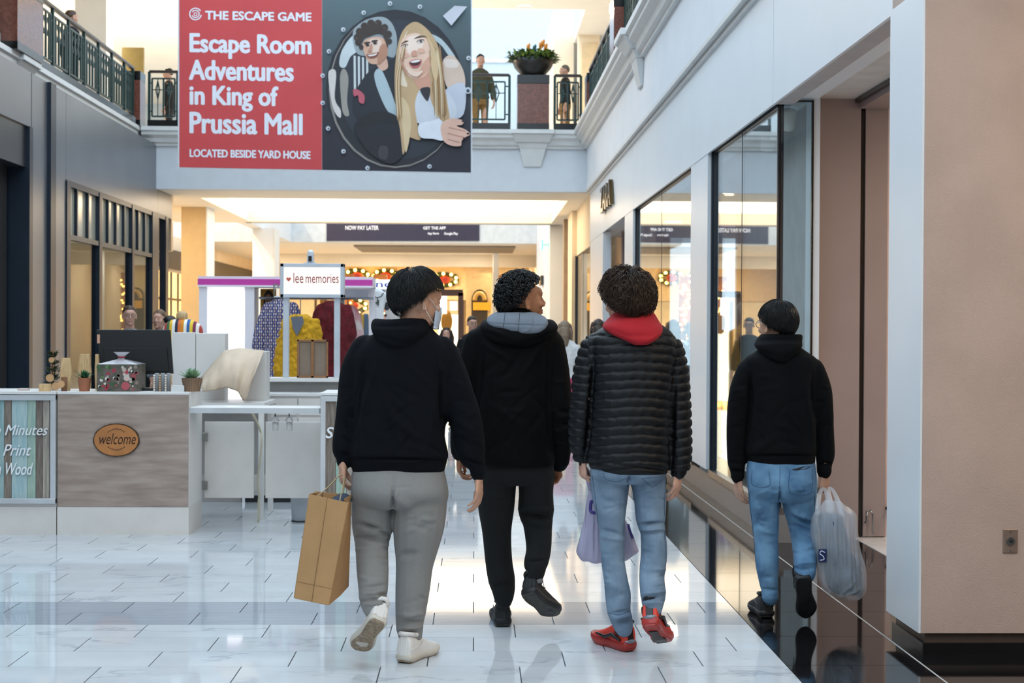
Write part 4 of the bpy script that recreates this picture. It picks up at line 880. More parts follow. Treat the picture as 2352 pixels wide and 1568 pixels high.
# ---------------------------------------------------------------- 1: navy hoodie, grey joggers, paper bag
f1, p1, b1, t1, l1, s1, sl1, hc1, HM1 = build_person(
    'person in navy hoodie and grey sweatpants carrying a brown paper bag, wearing a face mask', 6.5, skin1,
    head=(959, 691, -.02, (math.sin(.98), math.cos(.98), -.12), (.05, 0, 1), 1.05, 1.0),
    torso=dict(neck=(944, 742, 0), rows=[(742, 905, 985, .06, 0), (762, 868, 1000, .09, 0), (785, 832, 1026, .115, 0), (820, 806, 1046, .13, 0), (880, 806, 1042, .14, 0), (950, 808, 1030, .14, -.01), (1000, 808, 1022, .14, -.01), (1040, 804, 1029, .145, -.01), (1056, 807, 1027, .14, -.01), (1085, 811, 1019, .128, 0)]),
    arms=[[(838, 802, 0, 34), (815, 850, 0, 33), (803, 915, -.01, 30), (794, 980, -.02, 28), (789, 1015, -.03, 27), (788, 1036, -.03, 25), (790, 1050, -.03, 19), (790, 1062, -.03, 18)],
          [(1014, 806, 0, 36), (1034, 850, 0, 37), (1055, 915, .0, 36), (1070, 975, .0, 37), (1078, 1020, .01, 36), (1086, 1050, .01, 30), (1096, 1070, .01, 20), (1099, 1090, .01, 18)]],
    hands=[dict(w=(788, 1058, -.04), d=(-.05, .1, -1), n=(-1, -.25, 0), side=1, curl=(.75, 1.3, .9), grip=True, s=1.05), dict(w=(1099, 1090, .01), d=(.05, 0, -1), n=(1, -.35, 0), side=-1, curl=(.3, .45, .35))],
    legs=dict(hip=(916, 1110, 0), rows=[(1070, 812, 1018, .125, 0), (1095, 806, 1024, .14, -.01), (1125, 805, 1030, .155, -.015), (1148, 808, 1028, .14, -.01), (1164, 822, 1014, .10, 0)],
              legs=[[(856, 1140, 0, 49), (855, 1195, .02, 47), (855, 1225, .03, 44), (854, 1255, .0, 37), (856, 1300, -.06, 36), (858, 1350, -.12, 34), (857, 1378, -.15, 31), (860, 1400, -.18, 26)],
                    [(965, 1140, 0, 62), (962, 1200, 0, 60), (956, 1260, .01, 50), (952, 1300, .01, 43), (948, 1350, 0, 40), (944, 1395, 0, 37), (941, 1432, 0, 33), (942, 1450, 0, 31), (943, 1468, 0, 27)]]),
    cloth_top=m_navy, cloth_leg=m_sweat, top_name='hoodie', leg_name='sweatpants', base=(-.25, 6.45, 0),
    folds_t=[(838, 830, 815, 1000, 5, -.007), (870, 820, 812, 1010, 7, .004), (1012, 860, 1020, 1000, 6, -.014), (1034, 990, 1020, 940, 7, -.01), (860, 850, 930, 1040, 9, .005), (1000, 1040, 900, 960, 8, .005), (960, 1010, 1020, 1045, 6, -.005), (1045, 960, 1095, 1000, 7, .004), (1040, 1000, 1100, 1030, 6, -.004), (785, 960, 810, 990, 5, -.004), (782, 1000, 808, 1020, 5, -.004), (805, 1054, 1028, 1056, 3.5, -.009), (780, 1040, 803, 1045, 3, -.006), (1060, 1052, 1108, 1068, 4, -.008), (830, 900, 840, 1040, 6, .004), (1000, 900, 980, 1040, 7, .003), (1090, 900, 1110, 1000, 5, .002)] + wr(9, 820, 1010, 830, 1040, 14, .003, 1.2, (40, 90), (5, 9)) + wr(10, 1050, 1095, 880, 1050, 10, .003, .5, (20, 50), (3, 6)) + wr(11, 785, 810, 880, 1040, 8, .003, .5, (15, 30), (3, 5)),
    folds_l=[(816, 1200, 898, 1228, 6, -.016), (830, 1215, 905, 1222, 4, .008), (815, 1232, 890, 1240, 5, -.010), (903, 1120, 902, 1190, 4, -.016), (912, 1128, 903, 1150, 4, .006), (905, 1140, 960, 1175, 9, .006), (930, 1170, 1010, 1150, 7, -.004), (915, 1275, 960, 1270, 8, -.008), (825, 1350, 888, 1342, 4, -.006), (828, 1366, 886, 1358, 3.5, .007), (830, 1378, 885, 1374, 3.5, -.007), (835, 1388, 880, 1386, 3, .005), (912, 1420, 968, 1410, 4, .005), (910, 1432, 970, 1428, 3.5, -.007), (912, 1444, 970, 1440, 3.5, .007), (915, 1455, 968, 1452, 3, -.007), (905, 1090, 905, 1120, 3, -.004)] + wr(1, 830, 890, 1110, 1390, 16, .003) + wr(2, 925, 1005, 1110, 1440, 20, .003, .35) + wr(3, 830, 885, 1340, 1392, 6, .004, .1) + wr(4, 915, 965, 1405, 1460, 6, .004, .1),
    nt=[((9, 9, 5), .0025, 1), ((22, 22, 9), .0015, 2)], nl=[((10, 10, 4), .0025, 3), ((30, 30, 14), .001, 4)])
# hood lying on the shoulders
def hood_mesh(f, rows, lines, noise, name, m, per, extra=None, vox=.006, e=2.2):
    h = MB(); f.rows(h, rows, e=e)
    if extra: extra(h, f)
    me = remesh(h, vox, 3); fold(me, lines, noise); s_ = Surf(me); return as_obj(me, name, m, per), s_
hd1, hs1 = hood_mesh(f1, [(800, 895, 935, .03, -.10), (788, 872, 958, .07, -.08), (770, 858, 978, .10, -.055), (752, 852, 986, .115, -.03), (738, 854, 985, .115, -.01), (731, 862, 980, .10, 0), (738, 880, 968, .075, .01), (752, 895, 955, .05, .01)], [(856, 748, 980, 744, 4, -.008), (858, 756, 980, 760, 5, .006), (865, 772, 940, 792, 5, -.006), (975, 770, 910, 800, 5, -.005), (880, 765, 965, 775, 6, .004)], [((16, 16, 16), .003, 11)], 'hood', m_navy, p1)
cap = MB()
cutf = lambda a: (-.62 if math.sin(a) < -.2 else (-.30 + .55*max(0, math.sin(a)))) if True else 0
def mk_cut(nape, side, front):
    def c_(a):
        s_ = math.sin(a)      # +1 = face, -1 = nape
        return side + (nape-side)*max(0, -s_)**.7 if s_ < 0 else side + (front-side)*s_**.6
    return c_
ct = mk_cut(-.84, .02, .40); hair_cap(cap, hc1, HM1, (.090, .113, .107), ct, 1.05)
def stopf(ct, eps=.02): return lambda d: ct(math.atan2(d.y, d.x))-eps
hs_ = MB(); me = remesh(cap, .006, 2); fold(me, (), [((40, 40, 25), .002, 7)]); hr1 = as_obj(me, 'hair', blackhair, p1)
hair_strands(hs_, hc1, HM1, (.090, .113, .108), scalp_dirs(2600, 3, lambda d: ct(math.atan2(d.y, d.x))+.05), .085, .0014, 4, lift=.006, s=1.05, stop=stopf(ct, .10))
hs_.build('hair_strands', blackhair, hr1, smooth=True, kind='stuff')
mk = MB()   # face mask with ear loops
V1 = lambda x, y, z: hc1 + HM1 @ (Vector((x, y, z))*1.05)
mk.loft([[V1(.060*math.cos(a), .060+.058*math.sin(a)*(1-6*(z+.05)**2*10), z) for a in [math.pi*k/12 for k in range(13)]] + [V1(.058*math.cos(a), .058+.055*math.sin(a), z) for a in [math.pi*k/12 for k in range(12, -1, -1)]] for z in (-.015, -.04, -.07, -.095, -.108)])
mko = mk.build('face_mask', mat('pale blue mask', '#b9c3d2', .8, bump=.3, bscale=100), p1, smooth=True)
for sx in (-1, 1):
    lp = MB(); lp.tube([V1(sx*.060, .064, -.028), V1(sx*.074, .028, .004), V1(sx*.087, -.006, .020), V1(sx*.089, -.022, .0), V1(sx*.084, -.008, -.035), V1(sx*.066, .04, -.075), V1(sx*.058, .062, -.092)], .0016, 6); lp.build('ear_loop', mat('white elastic', '#e6e3de', .6), mko, smooth=True)
q = MB(); s1.line(q, [(808, 1056), (860, 1060), (920, 1062), (980, 1060), (1026, 1057)], .0018); s1.line(q, [(838, 815), (822, 880), (808, 960)], .0014); s1.line(q, [(1000, 815), (1014, 880), (1020, 960)], .0014); q.build('seam', m_navy, t1, smooth=True, kind='stuff')
hH = at(940, 1526, 6.385)
shoe(p1, (hH.x-.03, 6.40, 0), (.42, .9, 0), (0, 0, 1), m_wsh, m_wsole, m_tan, label='white planted sneaker', m_acc=m_wsh, hgt=.128, wd=.108)
a_, b_ = at(868, 1428, 6.22), at(806, 1500, 6.43); d_ = (b_-a_).normalized()
shoe(p1, a_+d_*0-Vector((0, 0, .005)), d_, (.25, .60, .75), m_wsh, m_wsole, m_tan, label='white sneaker with raised heel', L_=.285, m_acc=m_wsh, hgt=.125, wd=.108)
for nm, pts in (('sock', ((943, 1462, 0), (945, 1480, 0))), ('sock', ((859, 1392, -.17), (862, 1412, -.18)))):
    s_ = MB(); s_.tube([f1.P(*pts[0]), f1.P(*pts[1])], .036, 14); s_.build(nm, mat('sock white', '#d9d4d0', .9), p1, smooth=True)
# ---------------------------------------------------------------- 2: black hooded jacket, black joggers
f2, p2, b2_, t2, l2, s2, sl2, hc2, HM2 = build_person(
    'person in black hooded jacket with grey lining and black joggers, curly hair, looking sideways', 7.15, skin2,
    head=(1201, 691, 0, (math.sin(1.2), math.cos(1.2), .10), (0, 0, 1), 1.0, 1.0),
    torso=dict(neck=(1185, 735, 0), rows=[(728, 1130, 1240, .07, 0), (745, 1104, 1268, .10, 0), (768, 1084, 1284, .125, 0), (810, 1086, 1276, .14, 0), (880, 1088, 1272, .15, 0), (960, 1088, 1272, .155, 0), (1020, 1090, 1272, .155, 0), (1050, 1092, 1274, .155, 0), (1066, 1096, 1272, .15, 0)]),
    arms=[[(1098, 785, 0, 32), (1082, 840, 0, 31), (1072, 900, .02, 29), (1064, 960, .05, 27), (1058, 1010, .08, 24), (1056, 1040, .10, 20)],
          [(1264, 790, 0, 33), (1278, 850, 0, 30), (1285, 920, -.01, 29), (1288, 980, 0, 27), (1288, 1030, .03, 25), (1285, 1064, .05, 23)]],
    hands=[dict(w=(1056, 1042, .10), d=(-.05, .3, -1), n=(-1, -.1, 0), side=1, curl=(.5, .8, .6)), dict(w=(1283, 1060, .06), d=(-.1, .45, -.8), n=(.6, .3, .6), side=-1, curl=(.6, .9, .7), s=.95)],
    legs=dict(hip=(1184, 1075, 0), rows=[(1040, 1100, 1266, .12, 0), (1075, 1098, 1272, .13, 0), (1098, 1100, 1268, .11, 0), (1112, 1115, 1254, .08, 0)],
              legs=[[(1140, 1085, 0, 46), (1140, 1130, .01, 44), (1140, 1175, .01, 40), (1141, 1222, .01, 33), (1145, 1285, .01, 30.5), (1152, 1330, 0, 30), (1156, 1352, 0, 26), (1157, 1378, 0, 20)],
                    [(1232, 1085, 0, 43), (1232, 1130, .02, 40), (1232, 1168, .03, 42), (1234, 1188, .02, 39), (1236, 1210, 0, 34), (1237, 1260, -.06, 30), (1230, 1295, -.11, 29), (1230, 1310, -.13, 24), (1227, 1330, -.14, 20)]]),
    cloth_top=m_blk, cloth_leg=m_pant, top_name='jacket', leg_name='joggers', base=(.2, 7.2, 0),
    folds_t=[(1110, 800, 1092, 1000, 5, -.01), (1258, 800, 1262, 1040, 5, -.01), (1110, 790, 1180, 830, 7, .005), (1250, 790, 1200, 860, 7, .005), (1100, 900, 1120, 1040, 6, .005), (1060, 960, 1080, 975, 4, -.004), (1275, 940, 1310, 950, 5, -.004), (1270, 990, 1310, 985, 5, .004), (1130, 930, 1230, 1000, 10, .004)] + wr(12, 1110, 1260, 800, 1040, 14, .003, 1.5, (30, 80), (4, 8)) + wr(13, 1275, 1305, 840, 1050, 10, .003, .4, (15, 30), (3, 5)),
    folds_l=[(1195, 1180, 1270, 1190, 5, -.013), (1195, 1168, 1270, 1170, 5, .008), (1200, 1205, 1268, 1215, 5, -.005), (1205, 1290, 1256, 1286, 4, -.005), (1128, 1345, 1180, 1340, 4, -.006), (1110, 1130, 1170, 1150, 8, .004)],
    nt=[((9, 9, 6), .003, 21), ((24, 24, 12), .0015, 22)], nl=[((12, 12, 5), .003, 23)])
hd2, hs2 = hood_mesh(f2, [(795, 1165, 1215, .03, -.125), (784, 1130, 1245, .07, -.11), (768, 1108, 1272, .10, -.08), (752, 1101, 1283, .12, -.05), (738, 1106, 1276, .12, -.02), (732, 1118, 1262, .10, 0), (740, 1135, 1240, .07, .01)], [(1105, 760, 1180, 788, 5, -.007), (1275, 765, 1200, 790, 5, -.007), (1120, 755, 1160, 770, 5, .006)], [((16, 16, 16), .003, 24)], 'hood', m_blk, p2)
# grey quilted lining seen inside the hood, stand collar
ln = MB(); f2.rows(ln, [(768, 1192, 1222, .012, -.156), (762, 1160, 1242, .03, -.150), (752, 1132, 1256, .055, -.128), (740, 1118, 1260, .07, -.105), (727, 1122, 1252, .07, -.075), (718, 1135, 1232, .06, -.05)], e=2.0)
me = remesh(ln, .005, 3); fold(me, [(1160, 718, 1156, 752, 2, -.006), (1194, 718, 1190, 762, 2, -.006), (1228, 722, 1226, 758, 2, -.006), (1118, 742, 1258, 748, 2, -.005), (1215, 758, 1195, 764, 3, .005), (1140, 730, 1250, 735, 5, .004)], [((30, 30, 30), .0025, 25)]); sln = Surf(me); lno = as_obj(me, 'hood_lining', m_gry, p2)
q = MB(); sln.line(q, [(1160, 718), (1158, 735), (1155, 754)], .0012); q.build('quilting_stitch', mat('dark stitch', '#3a3f47', .8), lno); q = MB(); sln.line(q, [(1194, 719), (1192, 740), (1190, 763)], .0012); q.build('quilting_stitch', mat('dark stitch', '#3a3f47', .8), lno)
cl2 = MB(); f2.rows(cl2, [(752, 1122, 1262, .085, -.02), (738, 1128, 1254, .085, -.01), (722, 1138, 1240, .08, .0), (706, 1148, 1222, .075, .01)], e=2.0); me = remesh(cl2, .006, 3); fold(me, [(1130, 735, 1250, 742, 4, -.004)], [((20, 20, 20), .002, 26)]); as_obj(me, 'collar', m_blk, p2)
cap = MB(); ct2 = mk_cut(-.55, .12, .62); hair_cap(cap, hc2, HM2, (.098, .112, .108), ct2, 1.0); me = remesh(cap, .006, 2); fold(me, (), [((60, 60, 60), .005, 27)]); hr2 = as_obj(me, 'hair', blackhair, p2)
hs_ = MB(); hair_curls(hs_, hc2, HM2, (.104, .120, .118), scalp_dirs(760, 6, lambda d: ct2(math.atan2(d.y, d.x))-.02), .0095, .0024, 1.6, 1.1, 8); hs_.build('hair_curls', blackhair, hr2, smooth=True, kind='stuff')
hl = gnd(1156, 1440)
shoe(p2, (hl.x, hl.y-.0, 0), (-.10, 1, 0), (0, 0, 1), m_bsh, m_bsole, m_gsole, label='black planted sneaker', wd=.112, m_acc=m_bsole, hgt=.128, sole=.038)
a_, b_ = at(1213, 1368, 6.92), at(1277, 1425, 7.12); d_ = (b_-a_).normalized()
shoe(p2, a_, d_, (-.05, .55, .80), m_bsh, m_bsole, m_gsole, label='dark sneaker with raised grey sole', wd=.112, m_acc=m_bsole, L_=.28, hgt=.125, sole=.038)
for pts in (((1157, 1368, 0), (1157, 1388, 0)), ((1231, 1318, -.14), (1234, 1340, -.15))): s_ = MB(); s_.tube([f2.P(*pts[0]), f2.P(*pts[1])], .031, 14); s_.build('sock', mat('sock greyish', '#8f8a8a', .9), p2, smooth=True)
# ---------------------------------------------------------------- 3: charcoal puffer, red hood, jeans
QY = [768, 790, 811, 832, 853, 873, 893, 914, 935, 957, 978, 999, 1020, 1041, 1060, 1078]
def quilt3(a, p):
    x, y = p[:, 0], p[:, 1]; yy = y + 5*np.cos((x-1450)/60.) - 4 + np.where(x < 1352, -6+(1352-x)*.25, 0) + np.where(x > 1548, -4+(x-1548)*.2, 0) + .9*np.sin(x/23.)+.6*np.sin(x/9.+y/31.)
    d = np.full(len(x), 99.)
    for i, q in enumerate(QY): d = np.minimum(d, np.abs(yy-q))
    return -.006*np.exp(-(d/2.6)**2) + .002*np.minimum(d, 10)/10 + .0016*np.sin(x/4.1+np.sin(y/6.)*2)*np.exp(-(d/5.)**2)
f3, p3, b3, t3, l3, s3, sl3, hc3, HM3 = build_person(
    'person in quilted charcoal puffer jacket with red hood and faded jeans, wavy brown hair', 6.62, skin3,
    head=(1438, 692, 0, (-.42, .9, -.05), (0, 0, 1), 1.05, 1.0),
    torso=dict(neck=(1452, 742, 0), rows=[(740, 1405, 1510, .07, 0), (757, 1380, 1535, .10, 0), (778, 1356, 1552, .125, 0), (815, 1352, 1556, .14, 0), (880, 1356, 1552, .15, -.005), (950, 1354, 1546, .15, -.01), (1010, 1349, 1542, .152, -.01), (1050, 1347, 1540, .155, -.01), (1068, 1351, 1538, .15, -.01), (1084, 1362, 1534, .14, -.005)]),
    arms=[[(1368, 800, 0, 35), (1350, 850, 0, 33), (1341, 910, 0, 30), (1335, 960, .01, 29), (1331, 1010, .02, 26), (1332, 1040, .03, 21), (1337, 1056, .03, 17)],
          [(1536, 805, 0, 36), (1549, 850, 0, 32), (1556, 910, 0, 30), (1560, 970, 0, 29), (1562, 1030, 0, 28), (1561, 1064, 0, 26), (1557, 1082, 0, 20)]],
    hands=[dict(w=(1338, 1050, .03), d=(.05, .2, -1), n=(-.9, -.3, .1), side=1, curl=(.85, 1.3, .9), grip=True), dict(w=(1556, 1076, 0), d=(-.02, .05, -1), n=(.8, -.5, 0), side=-1, curl=(.4, .6, .5))],
    legs=dict(hip=(1445, 1085, 0), rows=[(1050, 1360, 1526, .12, 0), (1080, 1357, 1529, .135, -.01), (1096, 1360, 1528, .12, -.01), (1108, 1376, 1512, .09, 0)],
              legs=[[(1402, 1095, 0, 45), (1402, 1140, .01, 41), (1405, 1200, .02, 31), (1406, 1245, .02, 28), (1408, 1290, .01, 27), (1415, 1335, 0, 27.5), (1419, 1365, 0, 30), (1421, 1400, 0, 28), (1428, 1425, .01, 26), (1433, 1444, .01, 23)],
                    [(1488, 1095, 0, 42), (1493, 1140, .01, 37), (1494, 1190, .02, 33.5), (1499, 1222, .02, 28), (1502, 1270, -.03, 29.5), (1497, 1325, -.08, 28.5), (1500, 1362, -.12, 29), (1499, 1384, -.14, 25), (1500, 1400, -.16, 21)]]),
    cloth_top=m_puf, cloth_leg=m_jean1, top_name='puffer_jacket', leg_name='jeans', base=(.7, 6.6, 0),
    folds_t=[(1364, 830, 1348, 1040, 4, -.014), (1551, 830, 1541, 1075, 4, -.014), (1385, 1062, 1535, 1083, 2.5, -.004)],
    folds_l=[(1468, 1205, 1526, 1200, 4, -.012), (1466, 1214, 1526, 1216, 4, .006), (1470, 1226, 1527, 1222, 4, -.005), (1378, 1215, 1430, 1228, 5, -.006), (1380, 1232, 1432, 1240, 5, .005), (1475, 1366, 1526, 1358, 3.5, .007), (1474, 1376, 1524, 1370, 3, -.007), (1478, 1386, 1520, 1382, 3, .005), (1400, 1410, 1448, 1402, 3.5, -.006), (1404, 1420, 1450, 1414, 3.5, .007), (1408, 1432, 1452, 1426, 3, -.006), (1445, 1096, 1446, 1112, 4, -.012), (1470, 1300, 1526, 1310, 7, .004), (1395, 1340, 1440, 1360, 7, .004), (1370, 1140, 1435, 1160, 8, -.003)] + wr(5, 1380, 1435, 1120, 1430, 22, .0026, .4, (14, 40), (2.5, 5)) + wr(6, 1475, 1525, 1120, 1395, 20, .0026, .4, (14, 40), (2.5, 5)),
    quilt=quilt3, nt=[((9, 9, 5), .003, 31)], nl=[((12, 12, 5), .0022, 32), ((34, 34, 16), .0009, 33)], vox=.0055, tops=2)
hd3, hs3 = hood_mesh(f3, [(793, 1458, 1488, .03, -.13), (782, 1435, 1508, .06, -.115), (766, 1402, 1522, .09, -.08), (750, 1384, 1523, .11, -.045), (738, 1391, 1515, .11, -.02), (726, 1402, 1508, .10, -.005), (716, 1412, 1500, .09, 0), (724, 1424, 1488, .06, .01)], [(1388, 752, 1470, 792, 4, .004), (1520, 765, 1475, 790, 4, .003), (1400, 740, 1510, 735, 6, .004), (1430, 772, 1500, 770, 6, -.005), (1410, 728, 1500, 724, 4, -.005), (1400, 756, 1440, 772, 5, -.004)], [((16, 16, 16), .003, 34)], 'hood', m_red, p3)
cap = MB(); ct3 = mk_cut(-.72, -.25, .45); hair_cap(cap, hc3, HM3, (.093, .110, .108), ct3, 1.02); me = remesh(cap, .006, 2); fold(me, (), [((45, 45, 45), .007, 35)]); hr3 = as_obj(me, 'hair', brownhair, p3)
hs_ = MB(); dd = scalp_dirs(90, 9, lambda d: ct3(math.atan2(d.y, d.x))-.02)
hair_curls(hs_, hc3, HM3, (.100, .120, .112), dd, .014, .0019, 1.25, .35, 12, s=1.03, drop=.8, segs=10)
hair_strands(hs_, hc3, HM3, (.095, .113, .110), scalp_dirs(3000, 10, lambda d: ct3(math.atan2(d.y, d.x))+.0), .11, .0019, 13, lift=.008, s=1.03, stop=stopf(ct3, .14), jit=.10, curl=.006, clump=True)
hs_.build('hair_waves', brownhair, hr3, smooth=True, kind='stuff')
hs_ = MB(); hair_strands(hs_, hc3, HM3, (.096, .115, .112), scalp_dirs(900, 16, lambda d: ct3(math.atan2(d.y, d.x))+.05), .11, .0018, 19, lift=.011, s=1.03, stop=stopf(ct3, .12), jit=.12, curl=.007, clump=True)
hair_curls(hs_, hc3, HM3, (.108, .130, .116), [d for d in scalp_dirs(300, 18, lambda d: ct3(math.atan2(d.y, d.x))) if d.x < -.5 or d.y > .6][:60], .016, .0018, 1.2, .6, 21, s=1.03, drop=.5, segs=10)
hs_.build('hair_highlights', mat('brown hair lighter', '#4d392b', .5, var=.3, scale=50, spec=.3), hr3, smooth=True, kind='stuff')
q = MB()
for pts in ([(1385, 1086), (1392, 1100), (1418, 1106), (1436, 1098)], [(1476, 1100), (1490, 1112), (1500, 1118), (1520, 1104)], [(1472, 1098), (1498, 1096), (1524, 1094)], [(1446, 1090), (1446, 1102)], [(1360, 1090), (1372, 1180), (1380, 1290), (1392, 1400)], [(1528, 1100), (1526, 1200), (1530, 1290)], [(1393, 1404), (1420, 1412), (1447, 1402)]): sl3.line(q, pts, .0014)
q.build('denim_stitching', m_seam, l3, smooth=True, kind='stuff')
q = MB(); q.tube([f3.P(x, y, -.02) for x, y in ((1526, 1084), (1530, 1096), (1531, 1110), (1527, 1120), (1523, 1108), (1524, 1086))], .0016, 6); q.build('drawcord', m_kacc, t3, smooth=True)
hl = gnd(1440, 1497)
shoe(p3, (hl.x+.02, hl.y, 0), (-.55, .84, 0), (0, 0, 1), m_rsh, m_rsole, m_rsole, label='red and black planted sneaker', style='air', m_acc=m_kacc, m_acc2=m_clear, wd=.102, sole=.04, hgt=.135)
a_, b_ = at(1493, 1440, 6.38), at(1527, 1487, 6.63); d_ = (b_-a_).normalized()
shoe(p3, a_, d_, (.0, .50, .85), m_rsh, m_rsole, m_rsole, label='red and black sneaker with raised sole', style='air', m_acc=m_kacc, m_acc2=m_clear, wd=.102, sole=.04, hgt=.135, L_=.285)
for pts in (((1431, 1436, .01), (1434, 1452, .01)), ((1500, 1390, -.15), (1499, 1408, -.17))): s_ = MB(); s_.tube([f3.P(*pts[0]), f3.P(*pts[1])], .030, 14); s_.build('sock', m_kacc, p3, smooth=True)
# ---------------------------------------------------------------- 4: black hoodie, light jeans, plastic bag
f4, p4, b4, t4, l4, s4, sl4, hc4, HM4 = build_person(
    'person in black hoodie and light blue jeans with glasses carrying a white plastic bag', 7.4, skin1,
    head=(1784, 746, 0, (-.5, .87, -.03), (0, 0, 1), .98, 1.0),
    torso=dict(neck=(1788, 795, 0), rows=[(796, 1750, 1834, .06, 0), (810, 1730, 1855, .085, 0), (826, 1708, 1876, .11, 0), (855, 1710, 1876, .125, 0), (910, 1716, 1876, .135, 0), (960, 1720, 1874, .135, 0), (1010, 1716, 1873, .135, 0), (1035, 1713, 1874, .138, 0), (1048, 1716, 1872, .13, 0), (1064, 1717, 1871, .125, 0)]),
    arms=[[(1720, 851, 0, 28), (1704, 893, 0, 27), (1696, 940, .01, 25), (1692, 990, .01, 23), (1691, 1040, .02, 21), (1692, 1064, .02, 20), (1694, 1082, .02, 16), (1694, 1096, .02, 15)],
          [(1866, 850, 0, 28), (1883, 893, 0, 27), (1890, 940, 0, 24), (1893, 990, .01, 22), (1895, 1030, .02, 22), (1895, 1050, .02, 21), (1893, 1068, .02, 17.5), (1893, 1085, .02, 17)]],
    hands=[dict(w=(1695, 1094, .02), d=(.08, .05, -1), n=(-.9, -.4, 0), side=1, curl=(.45, .55, .45), s=.97), dict(w=(1893, 1084, .02), d=(.02, .05, -1), n=(.6, -.8, 0), side=-1, curl=(.9, 1.3, .9), grip=True, s=.97)],
    legs=dict(hip=(1794, 1085, 0), rows=[(1050, 1718, 1869, .115, 0), (1080, 1715, 1873, .125, -.01), (1110, 1716, 1875, .135, -.015), (1132, 1720, 1873, .125, -.01), (1150, 1732, 1862, .09, 0)],
              legs=[[(1756, 1110, 0, 38), (1756, 1160, 0, 36), (1758, 1200, .01, 32), (1760, 1240, .01, 28), (1762, 1290, 0, 28), (1765, 1330, 0, 24), (1768, 1355, 0, 21), (1769, 1374, 0, 20)],
                    [(1832, 1110, 0, 42), (1836, 1160, .02, 38), (1843, 1200, .03, 34), (1847, 1240, 0, 30), (1849, 1275, -.07, 28), (1849, 1300, -.13, 26.5), (1849, 1320, -.17, 24)]]),
    cloth_top=m_blk2, cloth_leg=m_jean2, top_name='hoodie', leg_name='jeans', base=(1.6, 7.4, 0),
    folds_t=[(1722, 860, 1724, 940, 4, -.012), (1868, 860, 1872, 960, 4, -.012), (1745, 900, 1722, 1040, 6, .004), (1850, 880, 1870, 1030, 6, .004), (1672, 1060, 1710, 1066, 4, -.005), (1716, 1046, 1872, 1047, 3, -.007), (1678, 985, 1710, 975, 5, -.004), (1878, 985, 1912, 975, 5, -.004), (1880, 1066, 1912, 1064, 3, -.006), (1790, 1000, 1730, 1040, 8, .004), (1675, 1078, 1710, 1084, 3, -.006)] + wr(14, 1730, 1865, 860, 1040, 14, .0028, 1.4, (30, 70), (4, 8)) + wr(15, 1680, 1708, 880, 1080, 9, .003, .4, (12, 26), (3, 5)) + wr(16, 1880, 1908, 880, 1070, 9, .003, .4, (12, 26), (3, 5)),
    folds_l=[(1820, 1185, 1872, 1210, 4, -.009), (1810, 1170, 1865, 1196, 5, .007), (1815, 1205, 1870, 1220, 4, -.008), (1792, 1120, 1791, 1188, 3, -.014), (1800, 1140, 1835, 1180, 6, .006), (1825, 1300, 1872, 1292, 3, .007), (1828, 1308, 1870, 1304, 2.5, -.007), (1745, 1352, 1788, 1356, 3, -.005), (1740, 1215, 1785, 1230, 6, .004), (1750, 1180, 1728, 1215, 5, -.005), (1735, 1140, 1750, 1200, 5, .005), (1822, 1270, 1874, 1262, 4, -.005)] + wr(7, 1735, 1785, 1090, 1360, 20, .0026, .5, (14, 36), (2.5, 5)) + wr(8, 1805, 1870, 1090, 1310, 20, .0028, .6, (14, 36), (2.5, 5)),
    nt=[((10, 10, 6), .0022, 41)], nl=[((12, 12, 5), .0022, 42), ((34, 34, 16), .0009, 43)])
hd4, hs4 = hood_mesh(f4, [(830, 1780, 1806, .03, -.10), (820, 1762, 1818, .05, -.09), (806, 1744, 1834, .085, -.06), (794, 1732, 1842, .10, -.035), (784, 1734, 1842, .10, -.015), (772, 1742, 1844, .095, -.005), (766, 1752, 1838, .085, 0), (772, 1764, 1824, .06, .01)], [(1740, 780, 1838, 778, 3, -.006), (1738, 792, 1840, 790, 4, .005), (1745, 804, 1790, 822, 4, -.006), (1838, 800, 1800, 824, 4, -.006)], [((16, 16, 16), .003, 44)], 'hood', m_blk2, p4)
cap = MB(); ct4 = mk_cut(-.88, -.30, .40); hair_cap(cap, hc4, HM4, (.088, .110, .100), ct4, .98); me = remesh(cap, .006, 2); fold(me, (), [((40, 40, 25), .002, 47)]); hr4 = as_obj(me, 'hair', blackhair, p4)
hs_ = MB(); hair_strands(hs_, hc4, HM4, (.088, .110, .101), scalp_dirs(2200, 13, lambda d: ct4(math.atan2(d.y, d.x))+.05), .08, .0013, 14, lift=.004, s=.98, stop=stopf(ct4, .08), crown=Vector((.1, -.3, .93))); hs_.build('hair_strands', blackhair, hr4, smooth=True, kind='stuff')
V4 = lambda x, y, z: hc4 + HM4 @ (Vector((x, y, z))*.98)
g = MB()
for sx in (-1, 1):
    g.tube([V4(sx*(.032+.024*math.cos(a)), .108-.010*abs(.5+.5*math.cos(a)), .006+.019*math.sin(a)) for a in [2*math.pi*k/16 for k in range(17)]], .002, 6)
    g.tube([V4(sx*.056, .098, .012), V4(sx*.078, .05, .014), V4(sx*.084, -.005, .012), V4(sx*.083, -.02, -.005)], .0019, 6)
g.tube([V4(-.009, .108, .008), V4(.009, .108, .008)], .002, 6); g.build('glasses', brush, p4, smooth=True)
q = MB()
for pts in ([(1728, 1078), (1727, 1110), (1742, 1118), (1768, 1114), (1766, 1082)], [(1814, 1078), (1813, 1128), (1838, 1136), (1864, 1128), (1865, 1080)], [(1792, 1070), (1791, 1110), (1790, 1160)], [(1717, 1075), (1722, 1150), (1730, 1220), (1736, 1290)], [(1872, 1080), (1871, 1160)]): sl4.line(q, pts, .0015)
q.build('denim_stitching', m_seam2, l4, smooth=True, kind='stuff')
